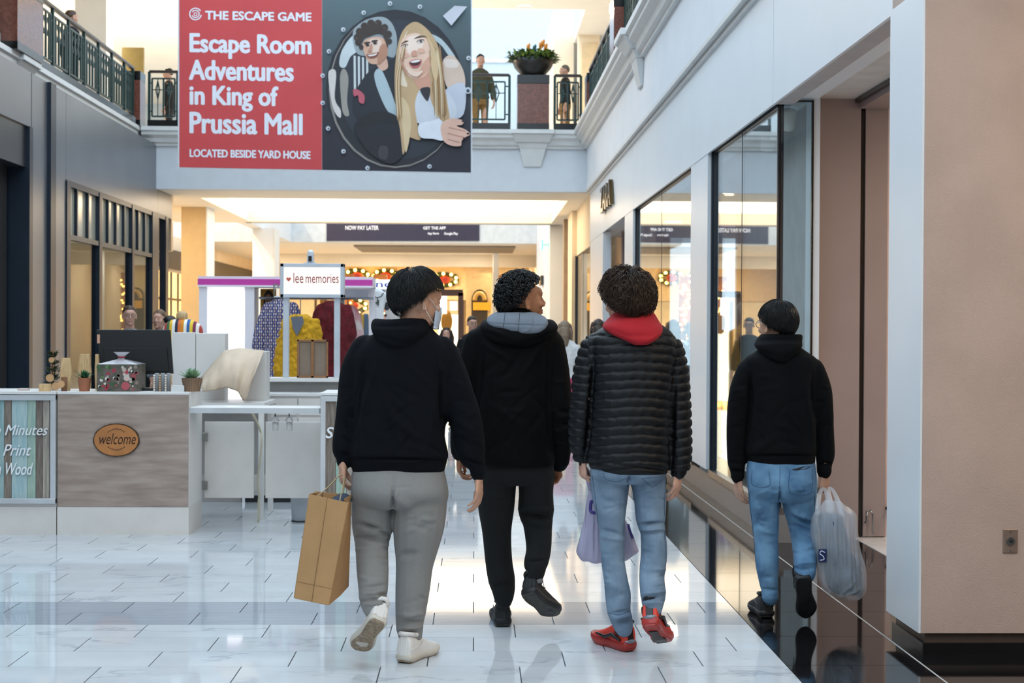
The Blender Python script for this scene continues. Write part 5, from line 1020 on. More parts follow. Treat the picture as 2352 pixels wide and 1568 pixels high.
q = MB(); s_ = [sl4.hit(x, y, .003) for x, y in ((1818, 1078), (1845, 1071), (1862, 1071), (1852, 1077), (1830, 1080))]; q.poly([x for x in s_ if x]); q.build('pocket_opening', m_kacc, l4)
hl = gnd(1764, 1420)
shoe(p4, (hl.x, hl.y, 0), (-.12, 1, 0), (0, 0, 1), m_bsh, m_bsole, m_bsole, label='black planted shoe', m_acc=m_kacc, L_=.27, wd=.102, hgt=.13)
a_, b_ = at(1846, 1330, 7.16), at(1850, 1432, 7.30); d_ = (b_-a_).normalized()
shoe(p4, a_, d_, (.02, .85, .45), m_bsh, m_bsole, m_bsole, label='black shoe with sole turned to the back', m_acc=m_kacc, L_=.27, wd=.105, hgt=.125)
for pts in (((1769, 1362, 0), (1768, 1384, 0)), ((1849, 1312, -.16), (1848, 1328, -.16))): s_ = MB(); s_.tube([f4.P(*pts[0]), f4.P(*pts[1])], .032, 14); s_.build('sock', m_kacc, p4, smooth=True)
# ---------------------------------------------------------------- bags in their hands
kraft = mat('brown kraft paper', '#b48a5c', .8, var=.06, scale=6, bump=.2, bscale=30)
kb_ = thing('paper_bag', 'brown kraft paper shopping bag with twisted handles held by its owner', 'bag', tuple(at(735, 1385, 6.38)))
YF, YK = 6.25, 6.43
c8 = dict(ftl=at(711, 1134, YF), ftr=at(800, 1154, YF-.03), fbl=at(690, 1374, YF), fbr=at(755, 1389, YF-.03), btl=at(722, 1128, YK), btr=at(807, 1136, YK), bbl=at(678, 1372, YK), bbr=at(800, 1346, YK))
c8['fbl'] = at(677, 1373, YF)
mbg = MB(); mid = lambda a, b_, t=.5: a*(1-t)+b_*t
def quad_thick(a, b_, c_, d_, t=.002): mbg.poly([a, b_, c_, d_], ((b_-a).cross(d_-a)).normalized()*t)
quad_thick(c8['fbl'], c8['fbr'], c8['ftr'], c8['ftl']); quad_thick(c8['bbl'], c8['btl'], c8['btr'], c8['bbr'])
gm_t, gm_b = mid(c8['ftr'], c8['btr'])+Vector((-.025, 0, 0)), mid(c8['fbr'], c8['bbr'])+Vector((.006, 0, 0)); quad_thick(c8['fbr'], gm_b, gm_t, c8['ftr']); quad_thick(gm_b, c8['bbr'], c8['btr'], gm_t)
gl_t, gl_b = mid(c8['ftl'], c8['btl'])+Vector((.02, 0, 0)), mid(c8['fbl'], c8['bbl'])+Vector((-.004, 0, 0)); quad_thick(gl_b, c8['fbl'], c8['ftl'], gl_t); quad_thick(c8['bbl'], gl_b, gl_t, c8['btl'])
quad_thick(c8['fbl'], c8['bbl'], c8['bbr'], c8['fbr'])
mbg.build('bag_body', kraft, kb_)
q = MB(); q.tube([mid(c8['ftl'], c8['ftr'], .46)+Vector((0, -.002, 0)), mid(c8['fbl'], c8['fbr'], .5)+Vector((0, -.003, 0))], .0016, 5); q.tube([mid(c8['fbl'], c8['ftl'], .16)+Vector((0, -.002, 0)), mid(c8['fbr'], c8['ftr'], .16)+Vector((0, -.002, 0))], .0012, 5); q.build('fold_crease', mat('kraft crease', '#8d6a45', .8), kb_)
hp1 = f1.P(785, 1096, -.08)
for nm, (a, b_) in (('front', ((.22, .78), 'f')), ('back', ((.22, .78), 'b'))):
    A, Bq = mid(c8[b_+'tl'], c8[b_+'tr'], a[0]), mid(c8[b_+'tl'], c8[b_+'tr'], a[1]); q = MB(); yy = hp1+Vector((0, -.02 if b_ == 'f' else .02, 0))
    q.tube([A+Vector((0, 0, -.02))]+cat_rom([A, mid(A, yy, .6)+Vector((-.008, 0, 0)), yy+Vector((-.012, 0, .008)), yy+Vector((.012, 0, .008)), mid(Bq, yy, .6)+Vector((.008, 0, 0)), Bq], 4)+[Bq+Vector((0, 0, -.02))], .0028, 6); q.build('bag_handle', mat('twisted paper cord', '#a8926f', .7), kb_, smooth=True)
ct_ = MB(); ct_.ball(at(785, 1152, 6.43), (.045, .05, .035), 14, 10); ct_.ball(at(765, 1160, 6.44), (.04, .05, .03), 14, 10); me = remesh(ct_, .006, 2); fold(me, (), [((60, 60, 60), .005, 51)]); as_obj(me, 'folded_garment', mat('slate blue cloth', '#3c4658', .9), kb_)
plast = mat('thin white plastic', '#e3e7ee', .3, var=.03, alpha=.3, spec=.5); plast2 = mat('thin lilac plastic', '#b3adc6', .35, var=.06, alpha=.9, spec=.4)
def plastic_bag(label, f, rows, lines, handles, m, cont, noise, hold, name='plastic_bag', inner=()):
    t = thing(name, label, 'bag', tuple(f.P((rows[-1][1]+rows[-1][2])/2, rows[-1][0], rows[-1][4])))
    b = MB(); f.rows(b, rows, e=2.2); me = remesh(b, .006, 2); fold(me, lines, noise); s_ = Surf(me); o = as_obj(me, 'bag_body', m, t)
    for h in handles:
        q = MB(); P = [f.P(*p[:3]) for p in h]; q.tube(cat_rom(P, 4), [r_.x for r_ in cat_rom([(p[3], 0, 0) for p in h], 4)], 8, flat=.55); q.build('bag_handle', m, t, smooth=True)
    for (rws, mc, nz) in inner: b = MB(); f.rows(b, rws, e=2.6); me = remesh(b, .008, 2); fold(me, (), nz); as_obj(me, 'contents', mc, t)
    return t, s_
rr_ = CR
ln4 = [(1900+7*i+rr_.uniform(-2, 2), 1190, 1895+9*i+rr_.uniform(-4, 4), 1370, 2.2, rr_.choice((-1, 1))*.007) for i in range(11)]+[(1930, 1368, 1970, 1330, 3, .006), (1925, 1372, 1985, 1352, 3, .005), (1950, 1372, 1940, 1300, 3, -.004), (1870, 1200, 1885, 1300, 4, -.008)]
pb4, sb4 = plastic_bag('full white translucent plastic shopping bag with blue tag, carried beside the shop entrance', f4,
    [(1150, 1894, 1930, 0.017, -.13), (1166, 1882, 1952, 0.043, -.13), (1182, 1868, 1966, 0.072, -.13), (1210, 1861, 1968, 0.093, -.13), (1250, 1866, 1974, 0.102, -.13), (1290, 1874, 1984, 0.106, -.13), (1330, 1878, 1990, 0.102, -.13), (1356, 1892, 1990, 0.085, -.13), (1372, 1918, 1980, 0.060, -.13), (1377, 1930, 1972, 0.034, -.13)], ln4,
    [[(1877, 1182, -.13, .014), (1880, 1150, -.08, .014), (1884, 1130, -.03, .012), (1891, 1121, .0, .010), (1899, 1134, -.04, .012), (1904, 1164, -.12, .016), (1905, 1184, -.13, .012)], [(1910, 1184, -.13, .012), (1910, 1164, -.12, .016), (1904, 1134, -.04, .012), (1904, 1121, .0, .010), (1912, 1124, -.01, .010), (1922, 1144, -.07, .013), (1930, 1168, -.12, .015), (1932, 1190, -.13, .011)]],
    plast, None, [((30, 30, 8), .005, 53), ((60, 60, 25), .0025, 58)], None, inner=[([(1180, 1888, 1930, .04, -.13), (1190, 1884, 1938, .07, -.13), (1240, 1884, 1944, .075, -.13), (1300, 1892, 1972, .085, -.13), (1340, 1900, 1978, .085, -.13), (1362, 1918, 1970, .06, -.13)], mat('blue grey clothes', '#3f4d62', .9, var=.3, scale=14), [((25, 25, 25), .008, 54)])])
q = MB(); P = [sb4.hit(1883+14*i/5, 1260+30*j/6, .008) for j in range(7) for i in range(6)]; q.add([p if p is not None else P[21] for p in P], [(j*6+i, j*6+i+1, (j+1)*6+i+1, (j+1)*6+i) for j in range(6) for i in range(5)]); q.build('blue_tag', mat('navy print', '#1c2a5c', .5), pb4)
q = MB(); sb4.line(q, [(1894, 1267), (1889, 1264), (1886, 1270), (1892, 1276), (1893, 1283), (1887, 1285)], .0024, lift=.011); q.build('tag_letter', wht_m, pb4, smooth=True)
ln3 = [(1345+8*i+rr_.uniform(-3, 3), 1160, 1332+12*i+rr_.uniform(-5, 5), 1285, 2.5, rr_.choice((-1, 1))*.008) for i in range(11)]
pb3, sb3 = plastic_bag('lilac plastic shopping bag with purple mark hanging behind the jeans', f3,
    [(1112, 1352, 1366, .012, .20), (1140, 1348, 1382, .03, .20), (1170, 1342, 1420, .05, .20), (1210, 1336, 1446, .06, .20), (1250, 1327, 1462, .065, .20), (1268, 1324, 1467, .06, .20), (1284, 1332, 1440, .045, .20), (1289, 1340, 1400, .02, .20)], ln3,
    [[(1358, 1125, .2, .014), (1352, 1105, .14, .011), (1344, 1088, .06, .009), (1340, 1080, .04, .008)], [(1362, 1125, .2, .014), (1358, 1100, .14, .010), (1350, 1086, .06, .009), (1346, 1080, .05, .008)]],
    plast2, None, [((26, 26, 8), .005, 56), ((60, 60, 20), .002, 59)], None, inner=[([(1180, 1350, 1410, .03, .2), (1230, 1342, 1440, .045, .2), (1275, 1340, 1446, .04, .2)], mat('lilac grey clothes', '#8b84a0', .9), [((25, 25, 25), .005, 57)])])
q = MB(); sb3.line(q, [(1366, 1152), (1359, 1152), (1357, 1162), (1358, 1174), (1368, 1178)], .0075, lift=.003, n=6); q.build('purple_mark', mat('purple print', '#3d3282', .5), pb3); q = MB(); sb3.line(q, [(1442, 1205), (1446, 1220), (1452, 1236)], .006, lift=.003); q.build('purple_mark', mat('purple print', '#3d3282', .5), pb3)
# ================================================================ PHOTO GIFT KIOSK
lam = mat('white laminate', '#dedbd8', .4, var=.02); lam2 = mat('warm white laminate', '#d8d2cc', .45, var=.03)
oakg = mat('grey oak laminate', '#a8968b', .6, var=.2, scale=3.2, col2='#8d7b70', stretch=(1, 1, 7), detail=9)
alu = mat('aluminium trim', '#d3d5d8', .3, metal=.4)
YK0, YK1 = 10.36, 10.86
xa0, xa1 = at(131, 1228, YK0).x, at(433, 1228, YK0).x
ka = thing('service_counter', 'counter with grey oak front and welcome plaque at the kiosk opening', 'counter', ((xa0+xa1)/2, YK0, 0))
B('plinth', lam2, xa0, xa1, YK0+.003, YK1, 0, .20, ka); B('carcass', lam, xa0, xa1, YK0+.012, YK1, .20, 1.0, ka); B('front_panel', oakg, xa0+.002, xa1-.004, YK0, YK0+.012, .203, 1.0, ka)
B('worktop', lam, xa0, xa1+.002, YK0-.004, YK1+.01, 1.0, 1.018, ka, bev=.002)
xb0 = -4.3
kbn = thing('service_counter', 'counter with framed painted plank panel and white script lettering', 'counter', ((xb0+xa0)/2, YK0, 0))
B('plinth', lam2, xb0, xa0-.008, YK0+.003, YK1, 0, .20, kbn); B('carcass', lam, xb0, xa0-.008, YK0+.012, YK1, .20, 1.0, kbn); B('worktop', lam, xb0, xa0-.004, YK0-.03, YK1+.01, 1.0, 1.018, kbn)
def plank_panel(parent, x0, x1, z0, z1, y, specs):
    for w_, z_, nm in ((.035, z1, 'frame_top'), (.04, z0, 'frame_bottom')): pass
    t = .038
    B('frame_rail', alu, x0, x1, y-.026, y+.012, z1-t, z1, parent, bev=.004); B('frame_rail', alu, x0, x1, y-.026, y+.012, z0, z0+t, parent, bev=.004)
    B('frame_stile', alu, x1-t, x1, y-.024, y+.012, z0, z1, parent, bev=.004); B('frame_stile', alu, x0, x0+t, y-.024, y+.012, z0, z1, parent, bev=.004)
    for i, (a, b_, c, c2) in enumerate(specs):
        B('plank', mat('plank '+c, c, .7, var=.2, scale=7, col2=c2, stretch=(9, 1, 1.0), detail=8, bump=.3, bscale=60), a+.0015, b_-.0015, y-.004-.003*(i % 2), y+.012, z0+t-.004, z1-t+.004, parent)
pz = lambda px: at(px, 1000, YK0).x
cols = [('#7ea3a8', '#a3b8b4'), ('#8f8378', '#6e6258'), ('#93b4bc', '#b2c4c0'), ('#a9bba8', '#8aa79f'), ('#857870', '#635850'), ('#8d8279', '#b0a79a')]
ed = [0, 10, 27, 64, 83, 99, 114]; specs = [(pz(ed[i]), pz(ed[i+1]), *cols[i]) for i in range(6)]
x = pz(0)
for i, wv in enumerate((.09, .06, .12, .07, .09, .11, .08, .12)): specs.append((x-wv, x, *cols[(i+2) % 6])); x -= wv
plank_panel(kbn, x-.03, xa0-.006, .225, .995, YK0, specs)
fn = lambda u, v: at(u, v, YK0-.012); wl_ = mat('white acrylic letters', '#eef0f2', .4)
for s_, a, b_, y0, y1 in (('n Minutes', -12, 111, 999, 975), ('Print', 8, 73, 1046, 1020), ('n Wood', -8, 77, 1090, 1062)): text_on('script_lettering', s_, fn, a, b_, y0, y1, wl_, kbn, .0, .012, (0, -1, 0), shear=.35, ext=True)
# oval wood-slice plaque
oc = at(268, 1010, YK0); pl = thing('wood_slice_plaque', 'oval wood slice plaque with welcome burnt in script', 'plaque', tuple(oc)); rx, rz_ = .163, .118
def oval(rx, rz, y0, y1, m, nm, wobl=0): MB().poly([(oc.x+rx*(1+wobl*math.sin(k*5.1))*math.cos(2*math.pi*k/48), y0, oc.z+rz*(1+wobl*math.sin(k*3.7))*math.sin(2*math.pi*k/48)) for k in range(48)], (0, y1-y0, 0)).build(nm, m, pl)
oval(rx, rz_, YK0-.016, YK0-.001, mat('bark', '#4f3a2a', .9, var=.3, scale=50), 'bark_rim', .012); oval(rx*.95, rz_*.94, YK0-.018, YK0-.014, mat('cut wood', '#b8773f', .6, var=.12, scale=9), 'wood_face')
burnt = mat('burnt brown', '#2c1a10', .8); fnp = lambda u, v: at(u, v, YK0-.019)
text_on('script_lettering', 'welcome', fnp, 228, 312, 1020, 995, burnt, pl, .0, .0, (0, -1, 0), shear=.3)
for (cx, cy, sg) in ((267, 985, -1), (267, 1033, 1)):
    lv = MB()
    for i in range(9):
        px = cx-18+i*4.5; pc_ = at(px, cy+sg*-.02*(px-cx)**2, YK0-.0195); lv.obox(pc_, (.012, .0006, .005), Matrix.Rotation(.7 if i % 2 else -.7, 3, 'Y'))
    lv.build('leaf_sprig', burnt, pl, kind='stuff')
# right-hand counter
xc0 = at(736, 1100, YK0).x; xc1 = -.62
kc = thing('service_counter', 'white framed plank counter end beside the swing gate, partly behind the navy hoodie', 'counter', ((xc0+xc1)/2, YK0, 0))
B('plinth', lam2, xc0, xc1, YK0+.003, YK1, 0, .20, kc); B('carcass', lam, xc0, xc1, YK0+.012, YK1, .20, 1.0, kc); B('worktop', lam, xc0-.004, xc1, YK0-.03, YK1+.005, 1.0, 1.018, kc)
plank_panel(kc, xc0, xc1, .1, .995, YK0, [(xc0+.034+i*.075, xc0+.034+(i+1)*.075, *cols[(i*2+1) % 6]) for i in range(6)])
text_on('script_lettering', 'S', fn, 748, 767, 1006, 980, wl_, kc, .012, .012, (0, -1, 0), shear=.2, ext=True)
# flap and gate
fl = thing('counter_flap', 'white lift-up counter flap bridging the kiosk opening', 'counter flap', ((xa1+xc0)/2, 10.5, .86)); B('board', lam, xa1+.001, xc0-.001, 10.39, 10.66, .872, .91, fl, bev=.004); B('front_edge', alu, xa1+.001, xc0-.001, 10.384, 10.392, .868, .905, fl); B('corner_cap', mat('grey cap', '#77797c', .5), xc0-.012, xc0-.001, 10.382, 10.39, .868, .905, fl)
hg = mat('steel hinge', '#9c9a96', .3, metal=.9)
def gate(x0, x1, label, hx, tilt):
    g = thing('swing_gate', label, 'gate', (hx, 10.9, .5)); B('leaf', lam2, x0, x1, 10.885, 10.905, .205, .775, g, bev=.002)
    for z in (.30, .66): MB().tube([(hx, 10.878, z-.035), (hx, 10.878, z+.035)], .008, 10).build('hinge', hg, g, smooth=True); B('hinge_plate', hg, hx-.03, hx+.03, 10.861, 10.886, z-.03, z+.03, g)
gx = lambda px: at(px, 1060, 10.89).x
gate(gx(470), gx(583), 'white swing gate leaf hinged to the welcome counter', gx(468), 0); gate(gx(610), xc0+.012, 'white swing gate leaf next to the plank counter end', xc0+.03, 0)
bin_c = (gx(683), 11.12); tb = thing('waste_bin', 'round light grey bin under the swing gate', 'bin', (bin_c[0], bin_c[1], 0)); MB().lathe([(.055, 0), (.068, .004), (.085, .27), (.09, .275), (.08, .275), (.06, .02)], (bin_c[0], bin_c[1], 0), 24).build('bucket', mat('light grey plastic', '#b9bcc0', .4), tb, smooth=True); MB().lathe([(.072, 0), (.072, .012), (.060, .012), (.060, 0)], (bin_c[0], bin_c[1], 0), 24).build('foot_ring', dkgrey, tb)
# rear cabinets with rail and sign
YR = 12.3; xr0, xr1 = at(556, 900, YR).x, -.55
S('wall_left_kiosk_back', mat('kiosk back board', '#b7b2b0', .6), at(380, 900, 12.35).x, xr0-.012, 12.35, 12.4, 0, .86)
rc = thing('drawer_cabinet', 'white drawer cabinet at the back of the kiosk below the sign', 'cabinet', ((xr0+xr1)/2, YR, 0)); B('carcass', lam, xr0, xr1, YR+.02, YR+.5, .06, .90, rc); B('top', lam, xr0-.01, xr1, YR, YR+.5, .90, .925, rc, bev=.003); B('plinth', dkgrey, xr0+.02, xr1, YR+.05, YR+.48, 0, .06, rc)
for i in range(3):
    for j, (z0, z1) in enumerate(((.74, .88), (.42, .72), (.10, .40))):
        wd = (xr1-xr0)/3; d = B('drawer_front', lam2, xr0+i*wd+.006, xr0+(i+1)*wd-.006, YR+.002, YR+.02, z0, z1, rc, bev=.002); MB().tube([(xr0+(i+.4)*wd, YR-.012, z1-.04), (xr0+(i+.6)*wd, YR-.012, z1-.04)], .005, 8).build('handle', hg, d)
B('riser', mat('shaded grey board', '#8d8c8a', .6), xr0+.12, xr1, YR+.30, YR+.34, .925, 1.03, rc); 
xs0, xs1 = at(606, 875, 12.6).x, at(800, 875, 12.6).x
B('display_rail', lam, xs0, xs1, 12.52, 12.72, 1.015, 1.05, rc, bev=.004)
sg = thing('kiosk_sign', 'lit white sign with coral heart and dark red lettering on two posts', 'sign', (at(717, 875, 12.6).x, 12.6, 1.05))
frm = mat('sign frame grey', '#c9ced6', .4)
for px in (657, 774):
    X = at(px, 800, 12.6).x; zt = at(px, 680, 12.6).z; B('post', frm, X-.025, X+.025, 12.58, 12.63, 1.05, zt+.05, sg, bev=.004)
a, b_ = at(645, 683, 12.6), at(791, 606, 12.6); t = .03
B('light_panel', mat('sign face lit', '#fdf7ee', .5, emit=.3, ecol='#fff7ea', var=.01), a.x+t, b_.x-t, 12.56, 12.66, a.z+t, b_.z-t, sg)
for bx in ((a.x, b_.x, a.z, a.z+t), (a.x, b_.x, b_.z-t, b_.z), (a.x, a.x+t, a.z, b_.z), (b_.x-t, b_.x, a.z, b_.z)): B('sign_frame', frm, bx[0], bx[1], 12.55, 12.67, bx[2], bx[3], sg, bev=.003)
fs_ = lambda u, v: at(u, v, 12.558); redp = mat('red script print', '#9c1f26', .5)
for s_, x0, x1, y0, y1 in (('lee', 674, 697, 650, 626), ('memories', 702, 778, 650, 629)): text_on('lettering', s_, fs_, x0, x1, y0, y1, redp, sg, .0, .002, (0, -1, 0))
ht = MB(); ht.poly([fs_(663+5.6*(16*math.sin(t_)**3)/16, 641-5.6*(13*math.cos(t_)-5*math.cos(2*t_)-2*math.cos(3*t_)-math.cos(4*t_))/15)+Vector((0, -.002, 0)) for t_ in [2*math.pi*k/28 for k in range(28)]]); ht.build('heart', mat('coral heart', '#e06a55', .5), sg)
cm = thing('sign_camera', 'small grey camera perched on top of the heart sign', 'camera', (at(713, 607, 12.6).x, 12.6, at(713, 607, 12.6).z)); cx = at(713, 600, 12.6).x; cz = at(713, 606, 12.6).z
B('foot', frm, cx-.05, cx+.05, 12.58, 12.64, cz-.001, cz+.012, cm, bev=.004); B('housing', mat('camera grey', '#c6cad2', .4), cx-.028, cx+.028, 12.575, 12.645, cz+.012, cz+.085, cm, bev=.006); MB().lathe([(.026, 0), (.028, .02), (.02, .034), (.004, .038)], (cx, 12.61, cz+.085), 18).build('dome', mat('dome white', '#eef2f6', .2), cm, smooth=True); B('lens_window', black, cx-.014, cx+.014, 12.569, 12.576, cz+.022, cz+.066, cm)
# canvas back leaning on the rail
a, b_ = at(681, 868, 12.5), at(753, 780, 12.5); cv_ = thing('stretched_canvas', 'back of a stretched canvas with wooden frame on the display rail', 'canvas', ((a.x+b_.x)/2, 12.53, 1.05)); z0, z1 = 1.05, b_.z; wd_ = mat('stretcher wood', '#9a6a42', .6, var=.12, scale=14)
B('linen', mat('raw linen', '#8f7d6d', .9, bump=.3, bscale=300), a.x+.006, b_.x-.006, 12.535, 12.54, z0+.006, z1-.006, cv_)
for bx in ((a.x, a.x+.018, z0, z1), (b_.x-.018, b_.x, z0, z1), (a.x, b_.x, z0, z0+.018), (a.x, b_.x, z1-.018, z1), ((a.x+b_.x)/2-.013, (a.x+b_.x)/2+.013, z0, z1)): B('stretcher_bar', wd_, bx[0], bx[1], 12.52, 12.537, bx[2], bx[3], cv_, bev=.002)
# ---- things on the counters (tops at 1.018)
ZT = 1.018; pine = mat('pine wood', '#d9b583', .6, var=.12, scale=14, stretch=(9, 1, 1))
def C(px, Y): return at(px, 890, Y).x
mn = thing('computer_monitor', 'black computer monitor seen from behind on the welcome counter', 'monitor', (C(312, 10.74), 10.74, ZT)); scr = mat('black plastic', '#17181b', .45, var=.08)
a, b_ = at(221, 862, 10.74), at(397, 757, 10.74)
MB().poly([at(221, 757, 10.74), at(391, 757, 10.74), at(398, 858, 10.74), at(232, 862, 10.74)], (0, .02, 0)).build('rear_shell', scr, mn, bev=.004); MB().poly([at(236, 798, 10.725), at(383, 798, 10.725), at(387, 852, 10.725), at(244, 855, 10.725)], (0, .02, 0)).build('rear_bulge', mat('matte black plastic', '#101113', .6), mn, bev=.004)
B('stand_neck', scr, C(300, 10.76)-.03, C(300, 10.76)+.03, 10.755, 10.79, ZT+.01, ZT+.2, mn); B('stand_foot', scr, C(300, 10.76)-.12, C(300, 10.76)+.12, 10.68, 10.85, ZT, ZT+.012, mn, bev=.004); B('label_sticker', mat('orange white sticker', '#d8a489', .6), at(223, 770, 10.735).x, at(229, 770, 10.735).x, 10.736, 10.7405, at(223, 788, 10.735).z, at(223, 768, 10.735).z, mn)
pc_ = MB()
def cube_item(name, label, cat, px0, px1, py0, py1, Y, dep, m, bev=.002):
    a, b_ = at(px0, py1, Y), at(px1, py0, Y); o = MB().box(a.x, b_.x, Y, Y+dep, ZT, ZT+(b_.z-a.z)).build(name, m, None, bev=bev, label=label, cat=cat); return o
cube_item('wood_block', 'small square pine block at the end of the counter', 'wood block', 89, 113, 878, 895, 10.40, .05, pine); cube_item('eraser', 'tiny flat pinkish tray on the plank counter', 'tray', 40, 64, 891, 896, 10.5, .05, mat('pale pink', '#cdb9b2', .6))
def hexboard(label, px0, px1, py0, py1, Y):
    a, b_ = at(px0, py1, Y), at(px1, py0, Y); w_, h_ = b_.x-a.x, b_.z-a.z; cx = (a.x+b_.x)/2
    MB().poly([(cx+w_*u, Y, ZT+h_*v) for u, v in ((-.32, 0), (.32, 0), (.5, .5), (.34, 1), (-.34, 1), (-.5, .5))], (0, .03, 0)).build('wood_photo_block', pine, None, bev=.002, label=label, cat='wood block')
hexboard('tall faceted pine photo block beside the bottle-brush tree', 137, 164, 818, 893, 10.52); hexboard('pine photo block standing behind the terracotta succulent', 178, 209, 811, 893, 10.68); hexboard('narrow pine block beside the monitor edge', 217, 227, 811, 893, 10.66)
ls = thing('log_slice', 'short birch log with cut face leaning on the pine block', 'log', (C(146, 10.46), 10.46, ZT)); MB().lathe([(.02, 0), (.021, .10)], (C(147, 10.46), 10.465, ZT), 16).build('log_body', mat('log bark', '#8a5f42', .8, var=.2), ls, smooth=True); MB().disc((C(140, 10.44), 10.437, ZT+.05), .026, 20, 'y', .012).build('cut_face', mat('cut wood pale', '#d3a372', .6), ls)
tr_ = thing('tabletop_tree', 'small green tabletop fir tree with wood slice ornaments', 'tree', (C(121, 10.64), 10.64, ZT)); mb = MB()
for i in range(5): leafy(mb, (C(121, 10.64), 10.64, ZT+.03+i*.055), .055-.009*i, 70, .05, .012, .3, 60+i, .2)
mb.build('foliage', mat('fir green', '#46573a', .8, var=.3), tr_, kind='stuff'); MB().tube([(C(121, 10.64), 10.64, ZT), (C(121, 10.64), 10.64, ZT+.29)], .006, 8).build('stem', wd_, tr_)
for dx, dz in ((-.008, .22), (-.02, .09), (.02, .03)): MB().disc((C(121, 10.55)+dx, 10.545, ZT+dz), .02 if dz > .2 else .028, 18, 'y', .008).build('ornament', mat('slice', '#c99d6f' if dz > .2 else '#7a7142', .7), tr_)
def succulent(label, px, Y, pot_m, lm_, seed, n, ln, wd, r0, r1, h, slat=False):
    x = C(px, Y); t = thing('potted_succulent', label, 'plant', (x, Y, ZT)); MB().lathe([(r0, 0), (r1, h), (r1, h+.003), (r1-.006, h+.003), (r1-.008, h-.012), (.002, h-.012)], (x, Y, ZT), 20).build('pot', pot_m, t, smooth=False)
    if slat:
        for k in range(14): a_ = 2*math.pi*k/14; MB().tube([(x+r0*1.02*math.cos(a_), Y+r0*1.02*math.sin(a_), ZT), (x+r1*1.02*math.cos(a_), Y+r1*1.02*math.sin(a_), ZT+h)], .005, 5).build('pot_slat', pot_m, t)
    rd = random.Random(seed)
    for i in range(n):
        a_ = i*2.4; tilt = .25+1.0*i/n; d = Vector((math.cos(a_)*math.sin(tilt), math.sin(a_)*math.sin(tilt), math.cos(tilt))); s_ = d.cross(Vector((0, 0, 1))).normalized(); nn = s_.cross(d); p = Vector((x, Y, ZT+h-.008)); l = ln*rd.uniform(.8, 1.1)*(.75+.35*i/n); rings = []
        for u, wv in ((0, .5), (.35, 1), (.7, .8), (1, .06)): c_ = p+d*l*u+Vector((0, 0, .25*l*u*u*(.4-tilt*.3))); rings.append([c_+s_*wd*wv*.5, c_+nn*wd*.16*wv, c_-s_*wd*wv*.5, c_-nn*wd*.10*wv])
        b = MB(); b.loft(rings); b.build('leaf', lm_, t, smooth=True)
succulent('green spiky succulent in a terracotta pot beside the gift box', 194, 10.46, mat('terracotta', '#a5684a', .8), mat('succulent green', '#2f6b3f', .45, col2='#1c4a2b', var=.2), 1, 26, .085, .018, .036, .046, .093)
succulent('pale green succulent in a wooden slatted pot at the counter corner', 441, 10.5, mat('weathered wood', '#8d7057', .8, var=.2), mat('pale succulent', '#93b08c', .5, col2='#6d8f6a', var=.2), 2, 34, .10, .030, .052, .070, .095, True)
# gift box with printed sides and tied cellophane top
gb = thing('gift_box', 'square christmas photo print box tied with cellophane and red ribbon', 'gift box', (C(270, 10.44), 10.44, ZT)); a, b_ = at(222, 897, 10.42), at(317, 838, 10.42); hb = b_.z-a.z+.01
pr_ = mat('christmas print', '#6a5a55', .6, var=.3, scale=24, col2='#3d4a36', detail=4); B('box_body', pr_, a.x, b_.x, 10.42, 10.66, ZT, ZT+hb, gb, bev=.002)
rd = random.Random(3)
for i in range(60):
    u, v = rd.random(), rd.random(); lef = u < .45; c = rd.choice(['#3f5a36', '#5d7a4d', '#d9d0c6', '#a33442'] if lef else ['#8c7a70', '#6d5c55', '#c7b8ab', '#9a4a4e']); px, py = 224+u*91, 840+v*54
    MB().disc(tuple(at(px, py, 10.4195)), rd.uniform(.006, .016), 8, 'y', .0005).build('print_patch', mat('print '+c, c, .6), gb)
for (px, py, r_, c) in ((291, 868, .022, '#c9c0bd'), (291, 855, .012, '#b33b44'), (302, 852, .007, '#e6e2e0'), (288, 886, .030, '#b5545c'), (291, 870, .014, '#d6b5a6')): MB().disc(tuple(at(px, py, 10.418-.0006*(py % 7))), r_, 18, 'y', .0006).build('print_figure', mat('printf '+c, c, .6), gb)
cell = mat('cellophane', '#e3dfe4', .12, alpha=.7, spec=.8, var=.05); b = MB(); cxg = (a.x+b_.x)/2; b.loft([[(cxg+u*(b_.x-a.x)/2*s_, 10.54+v*.12*s_, ZT+hb+z) for u, v in ((-1, -1), (1, -1), (1, 1), (-1, 1))] for s_, z in ((1, 0), (.55, .018), (.18, .034), (.12, .042))]); b.build('cellophane_lid', cell, gb)
b = MB(); b.loft([[(cxg+r_*(1+.18*math.sin(k*5))*math.cos(2*math.pi*k/20), 10.54+r_*math.sin(2*math.pi*k/20), ZT+hb+z) for k in range(20)] for r_, z in ((.02, .040), (.016, .05), (.05, .078), (.060, .085))]); b.build('cellophane_tuft', cell, gb); MB().tube([(cxg+.022*math.cos(t_), 10.54+.022*math.sin(t_), ZT+hb+.048) for t_ in [2*math.pi*k/14 for k in range(15)]], .006, 6).build('ribbon', mat('red ribbon', '#b5303c', .4), gb)
